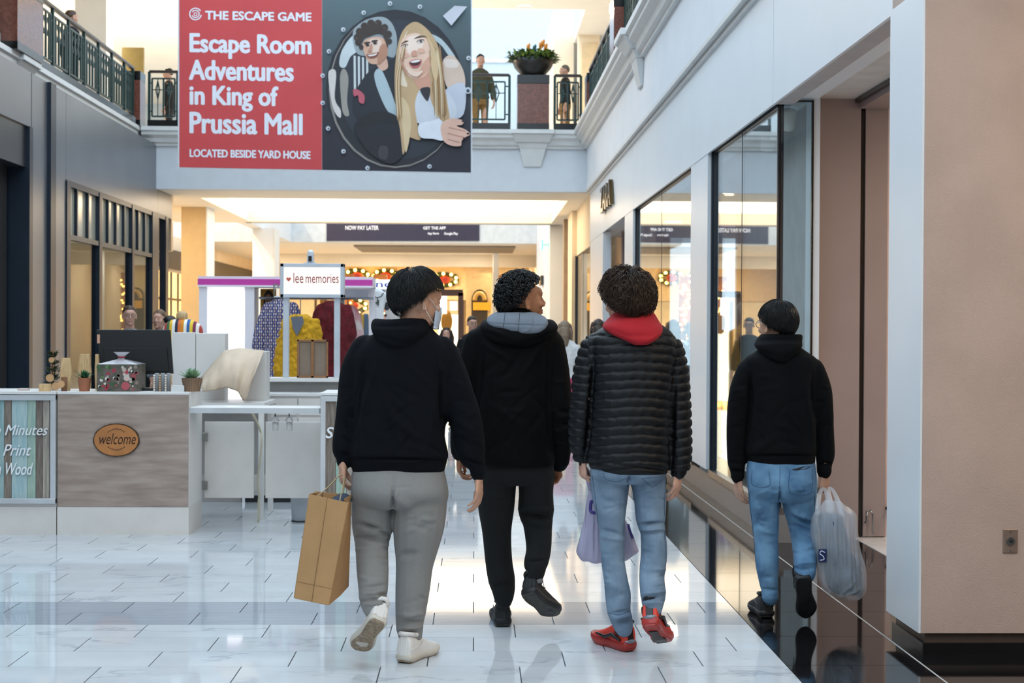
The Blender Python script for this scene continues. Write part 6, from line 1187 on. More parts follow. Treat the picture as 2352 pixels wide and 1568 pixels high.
# bracelets, card holder, tray
bh = thing('bracelet_display', 'display of beaded bracelets on three grey upright rolls', 'bracelet display', (C(374, 10.5), 10.5, ZT))
for i, dx in enumerate((-.042, 0, .042)): MB().lathe([(.019, 0), (.019, .125), (.012, .13)], (C(374, 10.5)+dx, 10.5, ZT), 16).build('velvet_roll', mat('grey velvet', '#8c8f92', .9), bh, smooth=True)
for i in range(4):
    for j in range(7):
        MB().ball((C(374, 10.47)-.062+i*.041, 10.47, ZT+.01+j*.017), .0085, 8, 6).build('bead', mat('bead wood', '#c39d78', .5) if i % 2 else mat('bead light', '#ddd3c8', .5), bh, smooth=True)
cube_item('card_holder', 'small white business card holder on the counter', 'card holder', 393, 423, 884, 898, 10.44, .05, mat('card white', '#dcdcda', .5)); cube_item('phone', 'flat dark tray next to the gift box', 'tray', 320, 356, 890, 896, 10.55, .1, scr)
# table inside the kiosk with machines and cloth
tbx0, tbx1 = at(395, 900, 11.3).x, at(612, 900, 11.3).x
tb_ = thing('work_table', 'white work table inside the kiosk under the beige cloth', 'table', ((tbx0+tbx1)/2, 11.4, 0)); B('tabletop', lam, tbx0, tbx1, 11.2, 11.8, .87, .90, tb_)
for X in (tbx0+.03, tbx1-.03):
    for Yy in (11.24, 11.76): B('leg', lam, X-.02, X+.02, Yy-.02, Yy+.02, 0, .87, tb_)
B('modesty_panel', mat('grey board', '#a9a5a3', .6), tbx0+.05, tbx1-.05, 11.7, 11.72, .3, .87, tb_)
def wbox(name, label, cat, px0, px1, py0, Y, dep, z0, m):
    a, b_ = at(px0, py0, Y), at(px1, py0, Y); return MB().box(a.x, b_.x, Y, Y+dep, z0, a.z).build(name, m, None, bev=.004, label=label, cat=cat)
wbox('printer_box', 'tall white box machine behind the monitor', 'printer', 398, 449, 763, 11.62, .16, .90, lam); wbox('printer_box', 'white box machine with square top behind the pale succulent', 'printer', 450, 517, 765, 11.62, .16, .90, lam); 
pr2 = wbox('heat_press', 'white press machine half covered by the beige cloth', 'machine', 560, 612, 806, 11.58, .2, .90, lam)
clo = mat('beige canvas cloth', '#d3bda6', .9, var=.06, scale=8, bump=.4, bscale=120)
b = MB(); g_ = []
N1, N2 = 26, 18
for i in range(N1):
    row = []
    for j in range(N2):
        u, v = i/(N1-1), j/(N2-1); ip = lambda xs, ys: float(np.interp(u, xs, ys))
        top = ip([0, .15, .35, .6, 1], [866, 840, 806, 800, 806]); bot = ip([0, .2, .4, .6, .78, .9, 1], [900, 896, 890, 900, 922, 912, 880]); px = 464+u*143 - v*30*max(0, u-.55)/.45
        py = top+(bot-top)*v; dd = 11.20+.34*(1-v)**3 + (.022*math.sin(u*17+v*2)+.012*math.sin(u*31))*v*(1-.3*v) + .006*math.sin(u*40+v*9); row.append(at(px, py, dd))
    g_.append(row)
b.add([p for r in g_ for p in r], [(i*N2+j, (i+1)*N2+j, (i+1)*N2+j+1, i*N2+j+1) for i in range(N1-1) for j in range(N2-1)])
o = b.build('draped_cloth', clo, None, smooth=True, label='beige canvas cloth draped over the machine in the kiosk', cat='cloth'); sd = o.modifiers.new('s', 'SOLIDIFY'); sd.thickness = .006
# hanging tools below the flap
for px, lb in ((640, 'white mug hanging under the flap, the one nearer the welcome counter'), (656, 'white mug hanging under the flap, the one nearer the plank counter')):
    p = at(px+(8 if px > 650 else -8), 968, 10.58); p.y = 10.58; t = thing('hanging_mug', lb, 'mug', (p.x, 10.58, p.z)); MB().tube([(p.x+.022*math.cos(a_), 10.58, p.z+.03*math.sin(a_)) for a_ in [math.pi*k/10 for k in range(11)]], .008, 8).build('handle', lam, t, smooth=True); MB().tube([(p.x, 10.58, p.z+.03), (p.x, 10.58, .873)], .004, 6).build('hook', black, t)
    MB().lathe([(.022, 0), (.024, .06), (.021, .06), (.019, .005)], (p.x, 10.60, p.z-.065), 16).build('cup', lam, t, smooth=True)
st_ = MB(); P = [at(px, py, 11.08) for px, py in ((597, 985), (601, 1010), (597, 1060), (592, 1100), (596, 1140), (594, 1150))]; P.append(Vector((P[-1].x, 11.08, .0))); P.insert(0, Vector((P[0].x, 10.64, .872))); st_.tube(cat_rom(P, 5), .016, 8, flat=.4); st_.build('hanging_strap', mat('cream strap', '#cfc5a8', .7), None, smooth=True, label='cream strap hanging down between the two gate leaves', cat='strap')
# ================================================================ CLOTHES AND JEWELLERY STALL BEHIND
YP = 15.6
pk = thing('clothing_stall', 'white stall with magenta fascia strip and glowing light box', 'stall', (at(650, 647, YP).x, YP, 0)); wst = mat('stall white', '#efe9ee', .5, var=.01)
z0, z1 = at(600, 655, YP).z, at(600, 641, YP).z; xl, xr = at(455, 640, YP).x, at(856, 640, YP).x
B('fascia_strip', mat('magenta', '#cf3fa6', .5, var=.02), xl, xr, YP-.02, YP, z0, z1, pk); B('fascia_board', wst, xl, xr, YP, YP+.5, z0-.02, z1+.03, pk); B('fascia_lip', wst, xl, xr, YP-.03, YP+.01, z0-.02, z0, pk)
for a, b_ in ((457, 476), (562, 584)): B('post', wst, at(a, 700, YP).x, at(b_, 700, YP).x, YP, YP+.1, 0, z0, pk)
B('post', wst, xr-.06, xr, YP+.3, YP+.4, 0, z0, pk)
B('light_box', mat('stall light box', '#ffffff', .5, emit=1.3, ecol='#fff6f2', var=.005), at(476, 700, YP).x, at(562, 700, YP).x, YP+.05, YP+.09, .5, at(500, 668, YP).z, pk); B('apron', wst, xl, xr, YP-.06, YP-.02, 0, .7, pk); B('light_surround', wst, at(470, 700, YP).x, at(570, 700, YP).x, YP+.09, YP+.12, .3, z0, pk)
B('stall_shelf', wst, at(584, 700, YP).x, xr, YP, YP+.5, .55, .60, pk); B('side_panel', mat('stall grey panel', '#b9bcbf', .5), at(572, 700, YP).x, at(578, 700, YP).x, YP+.12, YP+.5, 0, z0, pk)
MB().tube([(at(590, 700, YP).x, YP+.15, 1.80), (xr, YP+.15, 1.80)], .014, 8).build('clothes_rail', brush, pk)
xq0, xq1 = at(640, 700, YP).x, at(745, 700, YP).x; MB().tube([(xq0, YP, z0), (xq0, YP-.35, z0), (xq0, YP-.35, 1.80), (xq1, YP-.35, 1.80), (xq1, YP-.35, z0), (xq1, YP, z0)], .010, 8).build('clothes_rail', brush, pk)
po = thing('portrait_poster', 'yellow poster with a smiling portrait between stall panel and coats', 'poster', tuple(at(614, 720, YP+.3))); fp = lambda u, v: at(u, v, YP+.30)
MB().poly([fp(598, 722), fp(634, 722), fp(634, 663), fp(598, 663)], (0, .01, 0)).build('sheet', mat('poster yellow', '#c99a3a', .6), po)
def disc_px(px, py, rx, ry, Y, m, nm, par): MB().poly([at(px+rx*math.cos(2*math.pi*k/20), py+ry*math.sin(2*math.pi*k/20), Y) for k in range(20)], (0, .002, 0)).build(nm, m, par)
disc_px(617, 690, 12, 24, YP+.295, mat('portrait hair', '#2d211c', .7), 'portrait_hair', po); disc_px(616, 688, 8, 13, YP+.29, mat('portrait face', '#9b6d52', .7), 'portrait_face', po); disc_px(616, 716, 14, 9, YP+.288, mat('portrait top', '#7b5a78', .7), 'portrait_top', po)
def coat(label, Y, rows, arms, m, lines=(), noise=(), name='fur_coat', hz=None, col=None):
    f = Fig(Y); t = thing(name, label, 'coat', tuple(f.P((rows[-1][1]+rows[-1][2])/2, rows[-1][0]))); b = MB(); f.rows(b, rows)
    for a_ in arms: f.limb(b, a_)
    me = remesh(b, .012, 2); fold(me, lines, noise); as_obj(me, 'coat_body', m, t); h = MB(); cx = (rows[0][1]+rows[0][2])/2; top = f.P(cx, rows[0][0])
    h.tube([top+Vector((0, 0, -.03)), top+Vector((0, 0, .02)), Vector((top.x, Y+.0, max(1.79, top.z+.03))), Vector((top.x+.02, Y, max(1.82, top.z+.06)))], .006, 6); h.build('hanger_hook', hg, t); h = MB(); h.tube([top+Vector((-.16, 0, -.07)), top+Vector((0, 0, -.02)), top+Vector((.16, 0, -.07))], .012, 6); h.build('hanger', pine, t)
    if col:
        for i, pts in enumerate(col[1]): q = MB(); q.poly([f.P(x, y, -.16) for x, y in pts], (0, .01, 0)); q.build('collar_opening', col[0], t)
    return t
def checker(name, c1, c2, c3):
    m = mat(name, c1, .8, var=.1); nt = m.node_tree; L = nt.links.new; b_ = nt.nodes['Principled BSDF']; tc = nt.nodes.new('ShaderNodeTexCoord'); mp = nt.nodes.new('ShaderNodeMapping'); mp.inputs['Scale'].default_value = (7, 7, 7); L(tc.outputs['Object'], mp.inputs[0])
    bt = nt.nodes.new('ShaderNodeTexBrick'); mp.inputs['Rotation'].default_value = (math.pi/2, 0, 0); L(mp.outputs[0], bt.inputs[0]); bt.inputs['Color1'].default_value = (*srgb(c2), 1); bt.inputs['Color2'].default_value = (*srgb(c3), 1); bt.inputs['Mortar'].default_value = (*srgb(c1), 1); bt.inputs['Scale'].default_value = 1.6; bt.inputs['Mortar Size'].default_value = .05; bt.inputs['Row Height'].default_value = .35; bt.inputs['Brick Width'].default_value = .35
    wv = nt.nodes.new('ShaderNodeTexWave'); wv.inputs['Scale'].default_value = 14; wv.inputs['Distortion'].default_value = 2; L(tc.outputs['Object'], wv.inputs[0]); mx = nt.nodes.new('ShaderNodeMix'); mx.data_type = 'RGBA'; mr = nt.nodes.new('ShaderNodeMath'); mr.operation = 'GREATER_THAN'; mr.inputs[1].default_value = .55; L(wv.outputs[1], mr.inputs[0]); L(mr.outputs[0], mx.inputs[0]); mx.inputs[7].default_value = (*srgb(c1), 1); L(bt.outputs[0], mx.inputs[6]); L(mx.outputs[2], b_.inputs['Base Color']); return m
coat('blue and cream patterned coat on a hanger next to the portrait poster', YP+.05, [(688, 632, 658, .05), (698, 614, 672, .09), (720, 604, 686, .12), (780, 606, 690, .12), (840, 608, 694, .12), (905, 606, 696, .12)], [[(614, 706, 0, 13), (600, 760, -.02, 15), (592, 800, -.02, 14)], [(672, 706, 0, 13), (688, 760, .02, 14)]], checker('blue pattern cloth', '#2c3a78', '#d6b48f', '#e8dcd6'), noise=[((14, 14, 5), .008, 71)], name='patterned_coat')
coat('yellow fur jacket with grey lining in front of the other coats', YP-.35, [(722, 672, 708, .06), (734, 655, 722, .10), (760, 648, 732, .13), (800, 646, 734, .14), (850, 642, 736, .14), (900, 640, 738, .14)], [[(660, 745, 0, 14), (648, 800, 0, 15), (642, 858, 0, 15)], [(722, 745, 0, 14), (728, 800, 0, 14)]], mat('yellow fur', '#e0a81e', .95, var=.18, scale=30, bump=.9, bscale=90), noise=[((40, 40, 40), .010, 72), ((16, 16, 8), .01, 73)], col=(mat('grey lining', '#6b6e78', .8), [[(668, 728), (695, 726), (698, 740), (682, 772), (672, 752)]]))
coat('dark red fur coat on a wooden hanger beside the sign post', YP+.02, [(690, 750, 778, .06), (702, 735, 796, .10), (730, 722, 806, .13), (790, 716, 812, .14), (850, 714, 812, .14), (905, 714, 812, .14)], [[(736, 712, 0, 14), (722, 760, 0, 14)], [(796, 712, 0, 14), (806, 770, 0, 14)]], mat('burgundy fur', '#6d0f1c', .9, var=.25, scale=30, bump=.9, bscale=90), noise=[((40, 40, 40), .008, 74), ((16, 16, 6), .012, 75)], lines=[(764, 730, 762, 880, 5, -.03)])
coat('white and pink knit cardigan hanging behind the red fur coat', YP+.35, [(700, 790, 808, .05), (712, 782, 822, .08), (760, 778, 830, .10), (880, 776, 832, .10)], [[(818, 722, 0, 10), (826, 770, 0, 11)]], mat('white pink knit', '#e6d9d6', .9, var=.2, scale=9, col2='#d98a92'), name='knit_cardigan')
# necklace bust and glass display counter
nb = thing('jewellery_counter', 'white jewellery counter of the stall behind the navy hoodie', 'counter', (at(860, 800, 16.4).x, 16.4, 0)); B('base', wst, at(835, 800, 16.4).x, at(960, 800, 16.4).x, 16.4, 16.9, 0, 1.15, nb); B('top', lam, at(833, 800, 16.4).x, at(962, 800, 16.4).x, 16.38, 16.92, 1.15, 1.18, nb)
xb = at(867, 700, 16.5).x; bu = thing('necklace_bust', 'white necklace bust with dark leaf pendant on the jewellery counter', 'bust', (xb, 16.5, 1.18)); f = Fig(16.5); b = MB(); f.rows(b, [(661, 862, 872, .03), (668, 855, 879, .05), (676, 846, 889, .05), (692, 850, 886, .055), (715, 853, 882, .06), (760, 850, 884, .065), (813, 850, 884, .06)]); 
bb = MB(); bb.box(xb-.09, xb+.09, 16.44, 16.56, 1.18, 1.19); bb.build('foot', wst, bu); as_obj(remesh(b, .008, 3), 'bust_form', mat('bust white', '#eceef0', .5), bu)
q = MB(); q.tube([at(px, py, 16.43) for px, py in ((853, 672), (858, 680), (867, 684), (876, 680), (881, 672))], .006, 6); q.build('chain', dkgrey, bu); q = MB(); q.poly([at(px, py, 16.425) for px, py in ((866, 684), (871, 690), (870, 702), (866, 699), (861, 695), (866, 692))], (0, .01, 0)); q.build('pendant', mat('pendant green grey', '#566058', .4, metal=.5), bu)
fp2 = lambda u, v: at(u, v, 17.2); pb2 = thing('beauty_poster', 'black and white close-up portrait poster behind the navy hoodie head', 'poster', tuple(fp2(905, 735))); MB().poly([fp2(884, 760), fp2(960, 760), fp2(960, 664), fp2(884, 664)], (0, .02, 0)).build('sheet', mat('poster grey', '#cfc8c4', .6), pb2)
MB().box(at(884, 760, 17.2).x, at(960, 760, 17.2).x, 17.22, 17.3, 0, at(884, 664, 17.2).z).build('panel', wst, pb2); disc_px(888, 703, 8, 9, 17.195, mat('portrait dark', '#26262a', .6), 'printed_eye', pb2); disc_px(884, 724, 5, 3, 17.195, mat('lip', '#4a2530', .6), 'printed_lip', pb2)
for i, (px, c) in enumerate(((826, '#8a2f3d'), (833, '#c9a24a'), (840, '#5d6f86'))): f = Fig(17.0); b = MB(); f.rows(b, [(720, px-4, px+5, .06), (735, px-6, px+7, .08), (860, px-6, px+7, .08)]); as_obj(remesh(b, .015, 2), 'folded_scarf', mat('scarf '+c, c, .9), pk)
# mannequin torso with striped knit
mq = thing('mannequin', 'mannequin torso with wooden neck in a multicolour striped knit top', 'mannequin', (at(420, 760, 13.6).x, 13.6, 0)); f = Fig(13.6); b = MB(); f.rows(b, [(733, 398, 440, .05), (740, 385, 452, .09), (752, 376, 464, .11), (780, 374, 466, .12), (860, 378, 462, .12), (900, 380, 460, .11)]); me = remesh(b, .012, 2)
sm = mat('rainbow stripes', '#c9862c', .85); nt = sm.node_tree; L = nt.links.new; tc = nt.nodes.new('ShaderNodeTexCoord'); sx_ = nt.nodes.new('ShaderNodeSeparateXYZ'); L(tc.outputs['Object'], sx_.inputs[0]); ml = nt.nodes.new('ShaderNodeMath'); ml.operation = 'MULTIPLY'; ml.inputs[1].default_value = 3.1; L(sx_.outputs['X'], ml.inputs[0]); fr = nt.nodes.new('ShaderNodeMath'); fr.operation = 'FRACT'; L(ml.outputs[0], fr.inputs[0]); rp = nt.nodes.new('ShaderNodeValToRGB'); rp.color_ramp.interpolation = 'CONSTANT'
for i, c in enumerate(('#d98a1f', '#f0ead8', '#2f5fa0', '#e6c23a', '#7a2d4c', '#eae3da', '#b8453a', '#3c6b4a', '#e8b52e', '#efe9e0', '#2b2f45', '#d86f3a')):
    e = rp.color_ramp.elements[i] if i < 2 else rp.color_ramp.elements.new(i/12); e.position = i/12; e.color = (*srgb(c), 1)
L(fr.outputs[0], rp.inputs[0]); L(rp.outputs[0], nt.nodes['Principled BSDF'].inputs['Base Color']); as_obj(me, 'knit_top', sm, mq); MB().lathe([(.055, 0), (.052, .06), (.03, .085)], tuple(f.P(418, 735)-Vector((0, 0, .0))), 18).build('neck', pine, mq, smooth=True); MB().tube([(at(420, 760, 13.6).x, 13.6, 0), (at(420, 760, 13.6).x, 13.6, 1.0)], .02, 10).build('pole', brush, mq); MB().disc((at(420, 760, 13.6).x, 13.6, 0), .16, 24, 'z', .015).build('base', brush, mq)
# ================================================================ FAR SHOPS
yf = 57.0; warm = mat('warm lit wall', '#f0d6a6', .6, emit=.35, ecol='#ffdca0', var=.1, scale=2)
sf = S('wall_far_shopfront', mat('far shop cream', '#e9d3ab', .6, var=.05), -9, 6, yf, yf+.3, 2.6, 3.95)
for i, (a, b_) in enumerate(((-9, -6.2), (-5.9, -2.6), (-2.3, -.4), (.2, 1.6))):
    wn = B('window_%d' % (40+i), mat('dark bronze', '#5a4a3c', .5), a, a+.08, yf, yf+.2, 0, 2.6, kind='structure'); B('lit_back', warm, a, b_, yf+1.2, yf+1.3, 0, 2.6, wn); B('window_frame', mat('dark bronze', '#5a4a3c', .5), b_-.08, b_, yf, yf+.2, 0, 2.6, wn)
rd = random.Random(11)
def wreath(px, py, Y, r, label):
    c = at(px, py, Y); t = thing('christmas_wreath', label, 'wreath', tuple(c)); b = MB(); b.tube([c+Vector((r*1.6*math.cos(a), -.05, r*.8*math.sin(a))) for a in [2*math.pi*k/24 for k in range(25)]], r*.34, 8); me = remesh(b, .03, 1); fold(me, (), [((20, 20, 20), .03, 5)]); as_obj(me, 'greenery', mat('wreath green', '#39491f', .8, var=.3), t)
    for k in range(9):
        a = 2*math.pi*k/9+.3; MB().ball(c+Vector((r*1.7*math.cos(a), -.2, r*.85*math.sin(a))), .06, 8, 6).build('fairy_light', mat('fairy bulb', '#ffd27a', .4, emit=9, ecol='#ffc45e'), t, smooth=True)
    MB().ball(c+Vector((0, -.16, 0)), (.2, .1, .16), 10, 8).build('bow', mat('red bow', '#9c2b26', .6), t, smooth=True)
wreath(820, 634, yf-.105, .27, 'far christmas wreath with fairy lights beside the kiosk sign'); wreath(886, 634, yf-.105, .27, 'far christmas wreath above the blue lettered sign'); wreath(1022, 642, yf-.105, .27, 'far christmas wreath between the two dark haired heads'); wreath(812, 702, yf-.105, .3, 'low far wreath glowing behind the hanging coats')
# lit kiosk sign with blue serif letters
ls_ = thing('lit_sign', 'long lit white sign with blue letters behind the magenta strip', 'sign', tuple(at(860, 680, 22))); fb = lambda u, v: at(u, v, 21.99); xa, xb2 = at(760, 650, 22).x, at(1000, 650, 22).x; zt = at(860, 642, 22).z; zb_ = at(860, 664, 22).z
B('face', mat('sign blue white', '#eef4ff', .5, emit=1.1, ecol='#eef4ff', var=.01), xa, xb2, 22, 22.15, zb_, zt, ls_); B('canopy', mat('canopy grey', '#9a97a0', .5), xa, xb2, 21.9, 22.6, zb_-.14, zb_, ls_); B('post', brush, xa+.1, xa+.18, 22.3, 22.4, 0, zb_-.14, ls_); B('post', brush, xb2-.18, xb2-.1, 22.3, 22.4, 0, zb_-.14, ls_)
text_on('lettering', "ine'", fb, 855, 906, 660, 643, mat('blue letters', '#2f4fb0', .5), ls_, .01, .003)
# lantern kiosk with brown frame, far arch shop
kf = thing('lantern_kiosk', 'brown framed kiosk with white lit panels beyond the navy hoodie', 'kiosk', (at(1030, 760, 28).x, 28, 0)); br_ = mat('brown frame', '#6b4a3a', .5); zk = at(1030, 672, 28).z
for px in (985, 1058): X = at(px, 760, 28).x; B('post', br_, X-.05, X+.05, 28, 28.1, 0, zk, kf)
B('beam', br_, at(980, 760, 28).x, at(1063, 760, 28).x, 28, 28.1, zk-.06, zk+.06, kf); litw = mat('lit white panel', '#ffffff', .5, emit=1.5, var=.01)
B('lit_panel', litw, at(1008, 700, 28).x, at(1026, 700, 28).x, 28.02, 28.06, at(1010, 720, 28).z, at(1010, 680, 28).z, kf); B('lit_panel', litw, at(1034, 700, 28).x, at(1050, 700, 28).x, 28.02, 28.06, at(1010, 712, 28).z, at(1010, 692, 28).z, kf)
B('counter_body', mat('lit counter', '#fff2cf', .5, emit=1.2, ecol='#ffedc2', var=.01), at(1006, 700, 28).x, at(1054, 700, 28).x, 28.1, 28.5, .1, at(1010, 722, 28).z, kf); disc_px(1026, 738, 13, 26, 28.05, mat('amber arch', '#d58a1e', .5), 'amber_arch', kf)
ar = thing('arch_shopfront', 'shopfront with dark arch and mustard band in the far distance', 'shopfront', (at(1100, 760, 50).x, 50, 0)); fa = 50
B('surround', mat('arch cream', '#e6cf9d', .6), at(1070, 700, fa).x, at(1128, 700, fa).x, fa+.1, fa+.3, 0, 3.4, ar); b = MB(); X0, X1, zs = at(1083, 700, fa).x, at(1120, 700, fa).x, at(1100, 690, fa).z; cx = (X0+X1)/2; r_ = (X1-X0)/2; b.poly([(X0, fa+.05, .1)]+[(cx-r_*math.cos(math.pi*k/14), fa+.05, zs+r_*1.4*math.sin(math.pi*k/14)) for k in range(15)]+[(X1, fa+.05, .1)], (0, .05, 0)); b.build('arch_opening', mat('dark arch', '#3c3226', .5), ar)
B('mustard_band', mat('mustard', '#d79a1e', .5, emit=.3, ecol='#e0a020'), X0+.05, X1+.1, fa-.05, fa, at(1100, 712, fa).z, at(1100, 694, fa).z, ar); MB().tube([(cx-r_*.6*math.cos(math.pi*k/12), fa, zs+r_*.9*math.sin(math.pi*k/12)) for k in range(13)], .08, 8).build('arch_trim', mat('gold trim', '#c9a25a', .4), ar, smooth=True)
S('trim_50', white, at(1132, 700, 47).x, at(1145, 700, 47).x, 47, 47.5, 0, 3.95)
# wall sign with gilt letters on the shop fascia
zs_ = thing('shop_sign', 'dark gilt raised letters standing off the white fascia', 'sign', (2.0, 21, 3.3)); fz = lambda u, v: (2.05, u, v); gil = mat('gilt dark', '#6b5a3c', .25, metal=.8)
za, zb2 = onX(1386, 490, 2.05), onX(1410, 445, 2.05); yA, yB = za.y, zb2.y
text_on('lettering', 'ZARA', fz, yA, yB, 3.33, 3.72, gil, zs_, .01, .06, (-1, 0, 0), ext=True)
for yy in (yA-.3, yB+.3): B('standoff', brush, 2.04, 2.065, yy-.01 if yy < yB else yy-.01, yy+.01, 3.5, 3.53, zs_)
# display spotlights inside the glass box
sp_ = thing('spotlight_track', 'three white spotlights on a track inside the glass display box', 'spotlight', (2.25, 10.6, 3.1)); B('track', white, 2.2, 2.24, 10.15, 12.6, 3.08, 3.13, sp_)
for i, yy in enumerate((10.35, 10.7, 11.05)): MB().lathe([(.05, 0), (.055, .02), (.055, .14), (.03, .15)], (2.23, yy, 2.92-.03*i), 16, Matrix.Rotation(.5, 3, 'X')).build('spot_head', mat('spot white', '#e9e9e6', .4), sp_, smooth=True)
# fashions on stands behind the further display window
for i, (yy, xx, c) in enumerate(((14.8, 2.9, '#3b3c40'), (16.2, 3.0, '#a9823c'), (17.6, 2.9, '#5d6470'))):
    m_ = thing('display_mannequin', ['dark suited mannequin in the shop window', 'mustard dressed mannequin in the shop window', 'grey coated mannequin in the shop window'][i], 'mannequin', (xx, yy, 0)); b = MB(); b.loft([[(xx+r*math.cos(2*math.pi*k/16), yy+r*.6*math.sin(2*math.pi*k/16), z) for k in range(16)] for r, z in ((.16, .5), (.17, .8), (.15, 1.0), (.2, 1.35), (.18, 1.45), (.05, 1.52), (.05, 1.58))]); as_obj(remesh(b, .02, 2), 'garment', mat('garment '+c, c, .8), m_); MB().ball((xx, yy, 1.68), (.08, .1, .12), 14, 10).build('head', mat('mannequin grey', '#8a8c90', .4), m_, smooth=True); MB().tube([(xx, yy, 0), (xx, yy, .52)], .02, 8).build('pole', brush, m_); MB().disc((xx, yy, 0), .15, 20, 'z', .015).build('base', brush, m_)
# fairy-light pillars reflected in the glass, across the hall
for i, (x, y, c) in enumerate(((-4.6, 52, 0), (-3.4, 52, 0), (.9, 52, 0))):
    t = thing('light_pillar', ['string-light pillar beside the far left windows', 'string-light pillar in the middle of the far hall', 'string-light pillar near the far right wall'][i], 'pillar', (x, y, 0)); B('core', mat('pillar wood', '#8a5b34', .7), x-.25, x+.25, y, y+.4, 0, 3.4, t); b = MB()
    for k in range(70): b.ball((x+rd.uniform(-.24, .24), y-.03, rd.uniform(.4, 3.2)), .035, 6, 4)
    b.build('string_lights', mat('fairy bulb', '#ffd27a', .4, emit=9, ecol='#ffc45e'), t, kind='stuff')
# ================================================================ BACKGROUND PEOPLE
def bystander(label, x, y, h, face, top, leg, hair, skin=skin3, z0=0.0, long=False, group=None, glasses_=False, arm=.0, sleeve=True, top2=None, vox=.014):
    t = thing('person', label, 'person', (x, y, z0)); k = h/1.75; F_ = Vector((face[0], face[1], 0)).normalized(); R_ = Vector((F_.y, -F_.x, 0))
    V = lambda r, f, z: Vector((x, y, z0)) + R_*(r*k) + F_*(f*k) + Vector((0, 0, z*k)); HM = basis(F_, (0, 0, 1)); hc = V(0, .02, 1.62)
    def ring(rw, fd, z, c=0, n=18): return [V(rw*math.cos(2*math.pi*i/n), c+fd*math.sin(2*math.pi*i/n), z) for i in range(n)]
    b = MB(); head_parts(b, hc, HM, k); b.tube([V(0, 0, 1.58), V(0, -.01, 1.45), V(0, 0, 1.3), V(0, 0, .95)], [.055*k, .06*k, .1*k, .1*k], 12)
    hands_ = [(s, V(s*.26, .06+arm, .84)) for s in (-1, 1)]
    for s, w_ in hands_: b.tube([V(s*.16, 0, 1.38), V(s*.23, -.02, 1.12), w_], [.04*k, .036*k, .026*k], 10); hand(b, w_, (0, .1, -1), R_*s, 1 if s < 0 else -1, (.4, .5, .4), .95*k)
    for s in (-1, 1): b.tube([V(s*.09, 0, .9), V(s*.09, .02, .5), V(s*.09, 0, .08)], [.07*k, .05*k, .04*k], 10)
    as_obj(remesh(b, .008, 2), 'body', skin, t); e = MB(); eyes(e, hc, HM, k); e.build('eye', mat('dark eye', '#1d1512', .2), t, smooth=True)
    g = MB(); g.loft([ring(.07, .06, 1.47), ring(.15, .09, 1.43), ring(.2, .11, 1.36), ring(.19, .12, 1.2), ring(.165, .115, 1.05), ring(.175, .125, .92), ring(.17, .12, .86)])
    for s, w_ in hands_: g.tube([V(s*.17, 0, 1.37), V(s*.235, -.02, 1.12)] + ([V(s*.25, .04+arm*.8, .88)] if sleeve else [V(s*.237, -.02, 1.10)]), [.062*k, .056*k] + ([.045*k] if sleeve else [.055*k]), 10)
    me = remesh(g, vox, 2); fold(me, (), [((12, 12, 7), .006, int(abs(x*10))+3)]); as_obj(me, 'top', top, t)
    g = MB(); g.loft([ring(.155, .11, .94), ring(.175, .125, .85), ring(.17, .11, .76)])
    for i, s in enumerate((-1, 1)): g.tube([V(s*.085, 0, .85), V(s*.09, .02*s, .5), V(s*.09, -.05*s, .09)], [.088*k, .066*k, .055*k], 12)
    as_obj(remesh(g, vox, 2), 'trousers', leg, t)
    for s in (-1, 1):
        g = MB(); c = V(s*.09, .04-.05*s, .045); g.ball(c, (.045*k, .13*k, .045*k), 12, 8, HM); as_obj(remesh(g, .012, 1), 'shoe', m_bsh, t)
    g = MB(); c_ = mk_cut(-.7, -.1, .45); hair_cap(g, hc, HM, (.09, .11, .104), c_, k)
    if long: g.tube([hc+HM @ Vector((0, -.06, 0)), hc+HM @ Vector((0, -.095, -.1)), hc+HM @ Vector((0, -.09, -.24))], [.075*k, .08*k, .06*k], 12); 
    if long:
        for s in (-1, 1): g.tube([hc+HM @ Vector((s*.06, .03, .07)), hc+HM @ Vector((s*.086, .0, -.04)), hc+HM @ Vector((s*.085, .01, -.2))], [.03*k, .035*k, .025*k], 10)
    me = remesh(g, .009, 2); fold(me, (), [((40, 40, 20), .004, 8)]); as_obj(me, 'hair', hair, t)
    mo = MB(); mo.ball(hc+HM @ Vector((0, .098*k, -.061*k)), (.018*k, .005*k, .004*k), 10, 6, HM); mo.build('mouth', mat('lips', '#a85b52', .5), t, smooth=True)
    if glasses_:
        q = MB()
        for sx in (-1, 1): q.tube([hc+HM @ (Vector((sx*(.032+.024*math.cos(a)), .106, .006+.019*math.sin(a)))*k) for a in [2*math.pi*i/14 for i in range(15)]], .003, 6)
        q.build('glasses', dkgrey, t)
    return t
cl = lambda n, c, **k: mat('cloth '+n, c, .9, var=.1, scale=20, **k)
P_ = lambda px, Y: at(px, 760, Y).x
bystander('person with glasses and black and grey plaid coat behind the monitor', P_(297, 17.5), 17.5, 1.74, (.35, -1), cl('plaid', '#3f4046', col2='#8d8f95'), cl('dark', '#1d1f24'), mat('hair brown', '#4a3324', .5), glasses_=True)
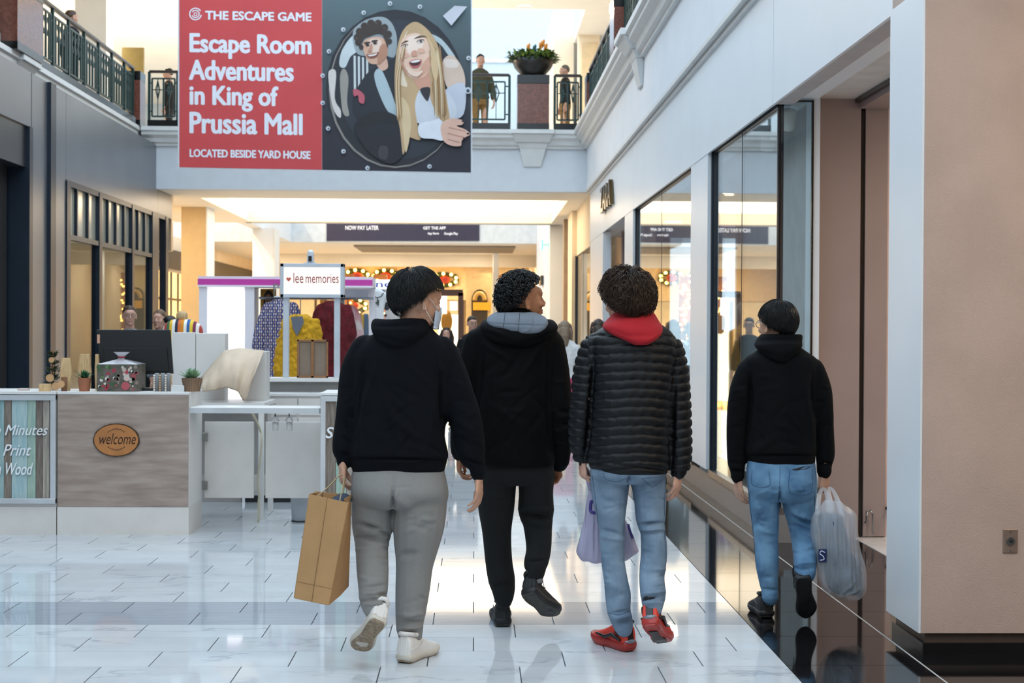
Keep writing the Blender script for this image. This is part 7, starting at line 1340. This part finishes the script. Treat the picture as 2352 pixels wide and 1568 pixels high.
bystander('person in dark top behind the striped mannequin, further from the sign', P_(367, 18.2), 18.2, 1.70, (-.2, -1), cl('dark', '#1d1f24'), cl('dark', '#1d1f24'), mat('hair blond brown', '#6b5238', .5))
bystander('dark curly haired person turned away next to the striped mannequin', P_(390, 17.2), 17.2, 1.62, (-.8, .3), cl('grey tee', '#3a3a40'), cl('dark', '#1d1f24'), blackhair)
bystander('long dark haired person in black jacket facing us in the far hall', P_(1026, 22), 22, 1.50, (-.1, -1), cl('black', '#131317'), cl('dark', '#1d1f24'), mat('hair dark brown', '#2a1d18', .5), long=True)
bystander('taller dark haired person in black seen behind the grey lined hood', P_(1084, 22.5), 22.5, 1.68, (.3, -1), cl('black', '#131317'), cl('dark', '#1d1f24'), mat('hair dark brown', '#2a1d18', .5), long=False, glasses_=True)
bystander('person in white t-shirt and pink trousers walking away along the shop windows', P_(1297, 20), 20, 1.60, (.1, 1), cl('white tee', '#e8e8ea'), cl('pink', '#c94f72', col2='#a83a5c'), mat('hair ash', '#7d6a58', .55), sleeve=False, long=True)
bystander('long dark haired person walking away beside the far shop window', P_(1374, 19), 19, 1.62, (.1, 1), cl('black', '#131317'), cl('dark', '#1d1f24'), mat('hair dark brown', '#2a1d18', .5), long=True)
bystander('person in dark clothes with brown bag on the bridge behind the railing', at(1298, 240, 28).x, 28, 1.56, (-1, -.2), cl('black', '#131317'), cl('tan', '#8a6a3c'), mat('hair grey', '#6d645c', .6), z0=5.02)
bystander('person in olive coat on the bridge half hidden by the banner edge', at(1103, 240, 28).x, 28, 1.75, (.2, -1), cl('olive', '#4d4a36'), cl('tan', '#8a6a3c'), blackhair, z0=5.02)
bystander('dark dressed person on the bridge left of the banner', at(388, 240, 29).x, 29, 1.6, (-1, 0), cl('black', '#131317'), cl('dark', '#1d1f24'), blackhair, z0=5.02)
bystander('brown haired person whose head shows above the upper left railing', at(162, 60, 24.5).x, 24.5, 1.76, (.6, .6), cl('dark', '#1d1f24'), cl('dark', '#1d1f24'), mat('hair brown', '#4a3324', .5), z0=5.02)
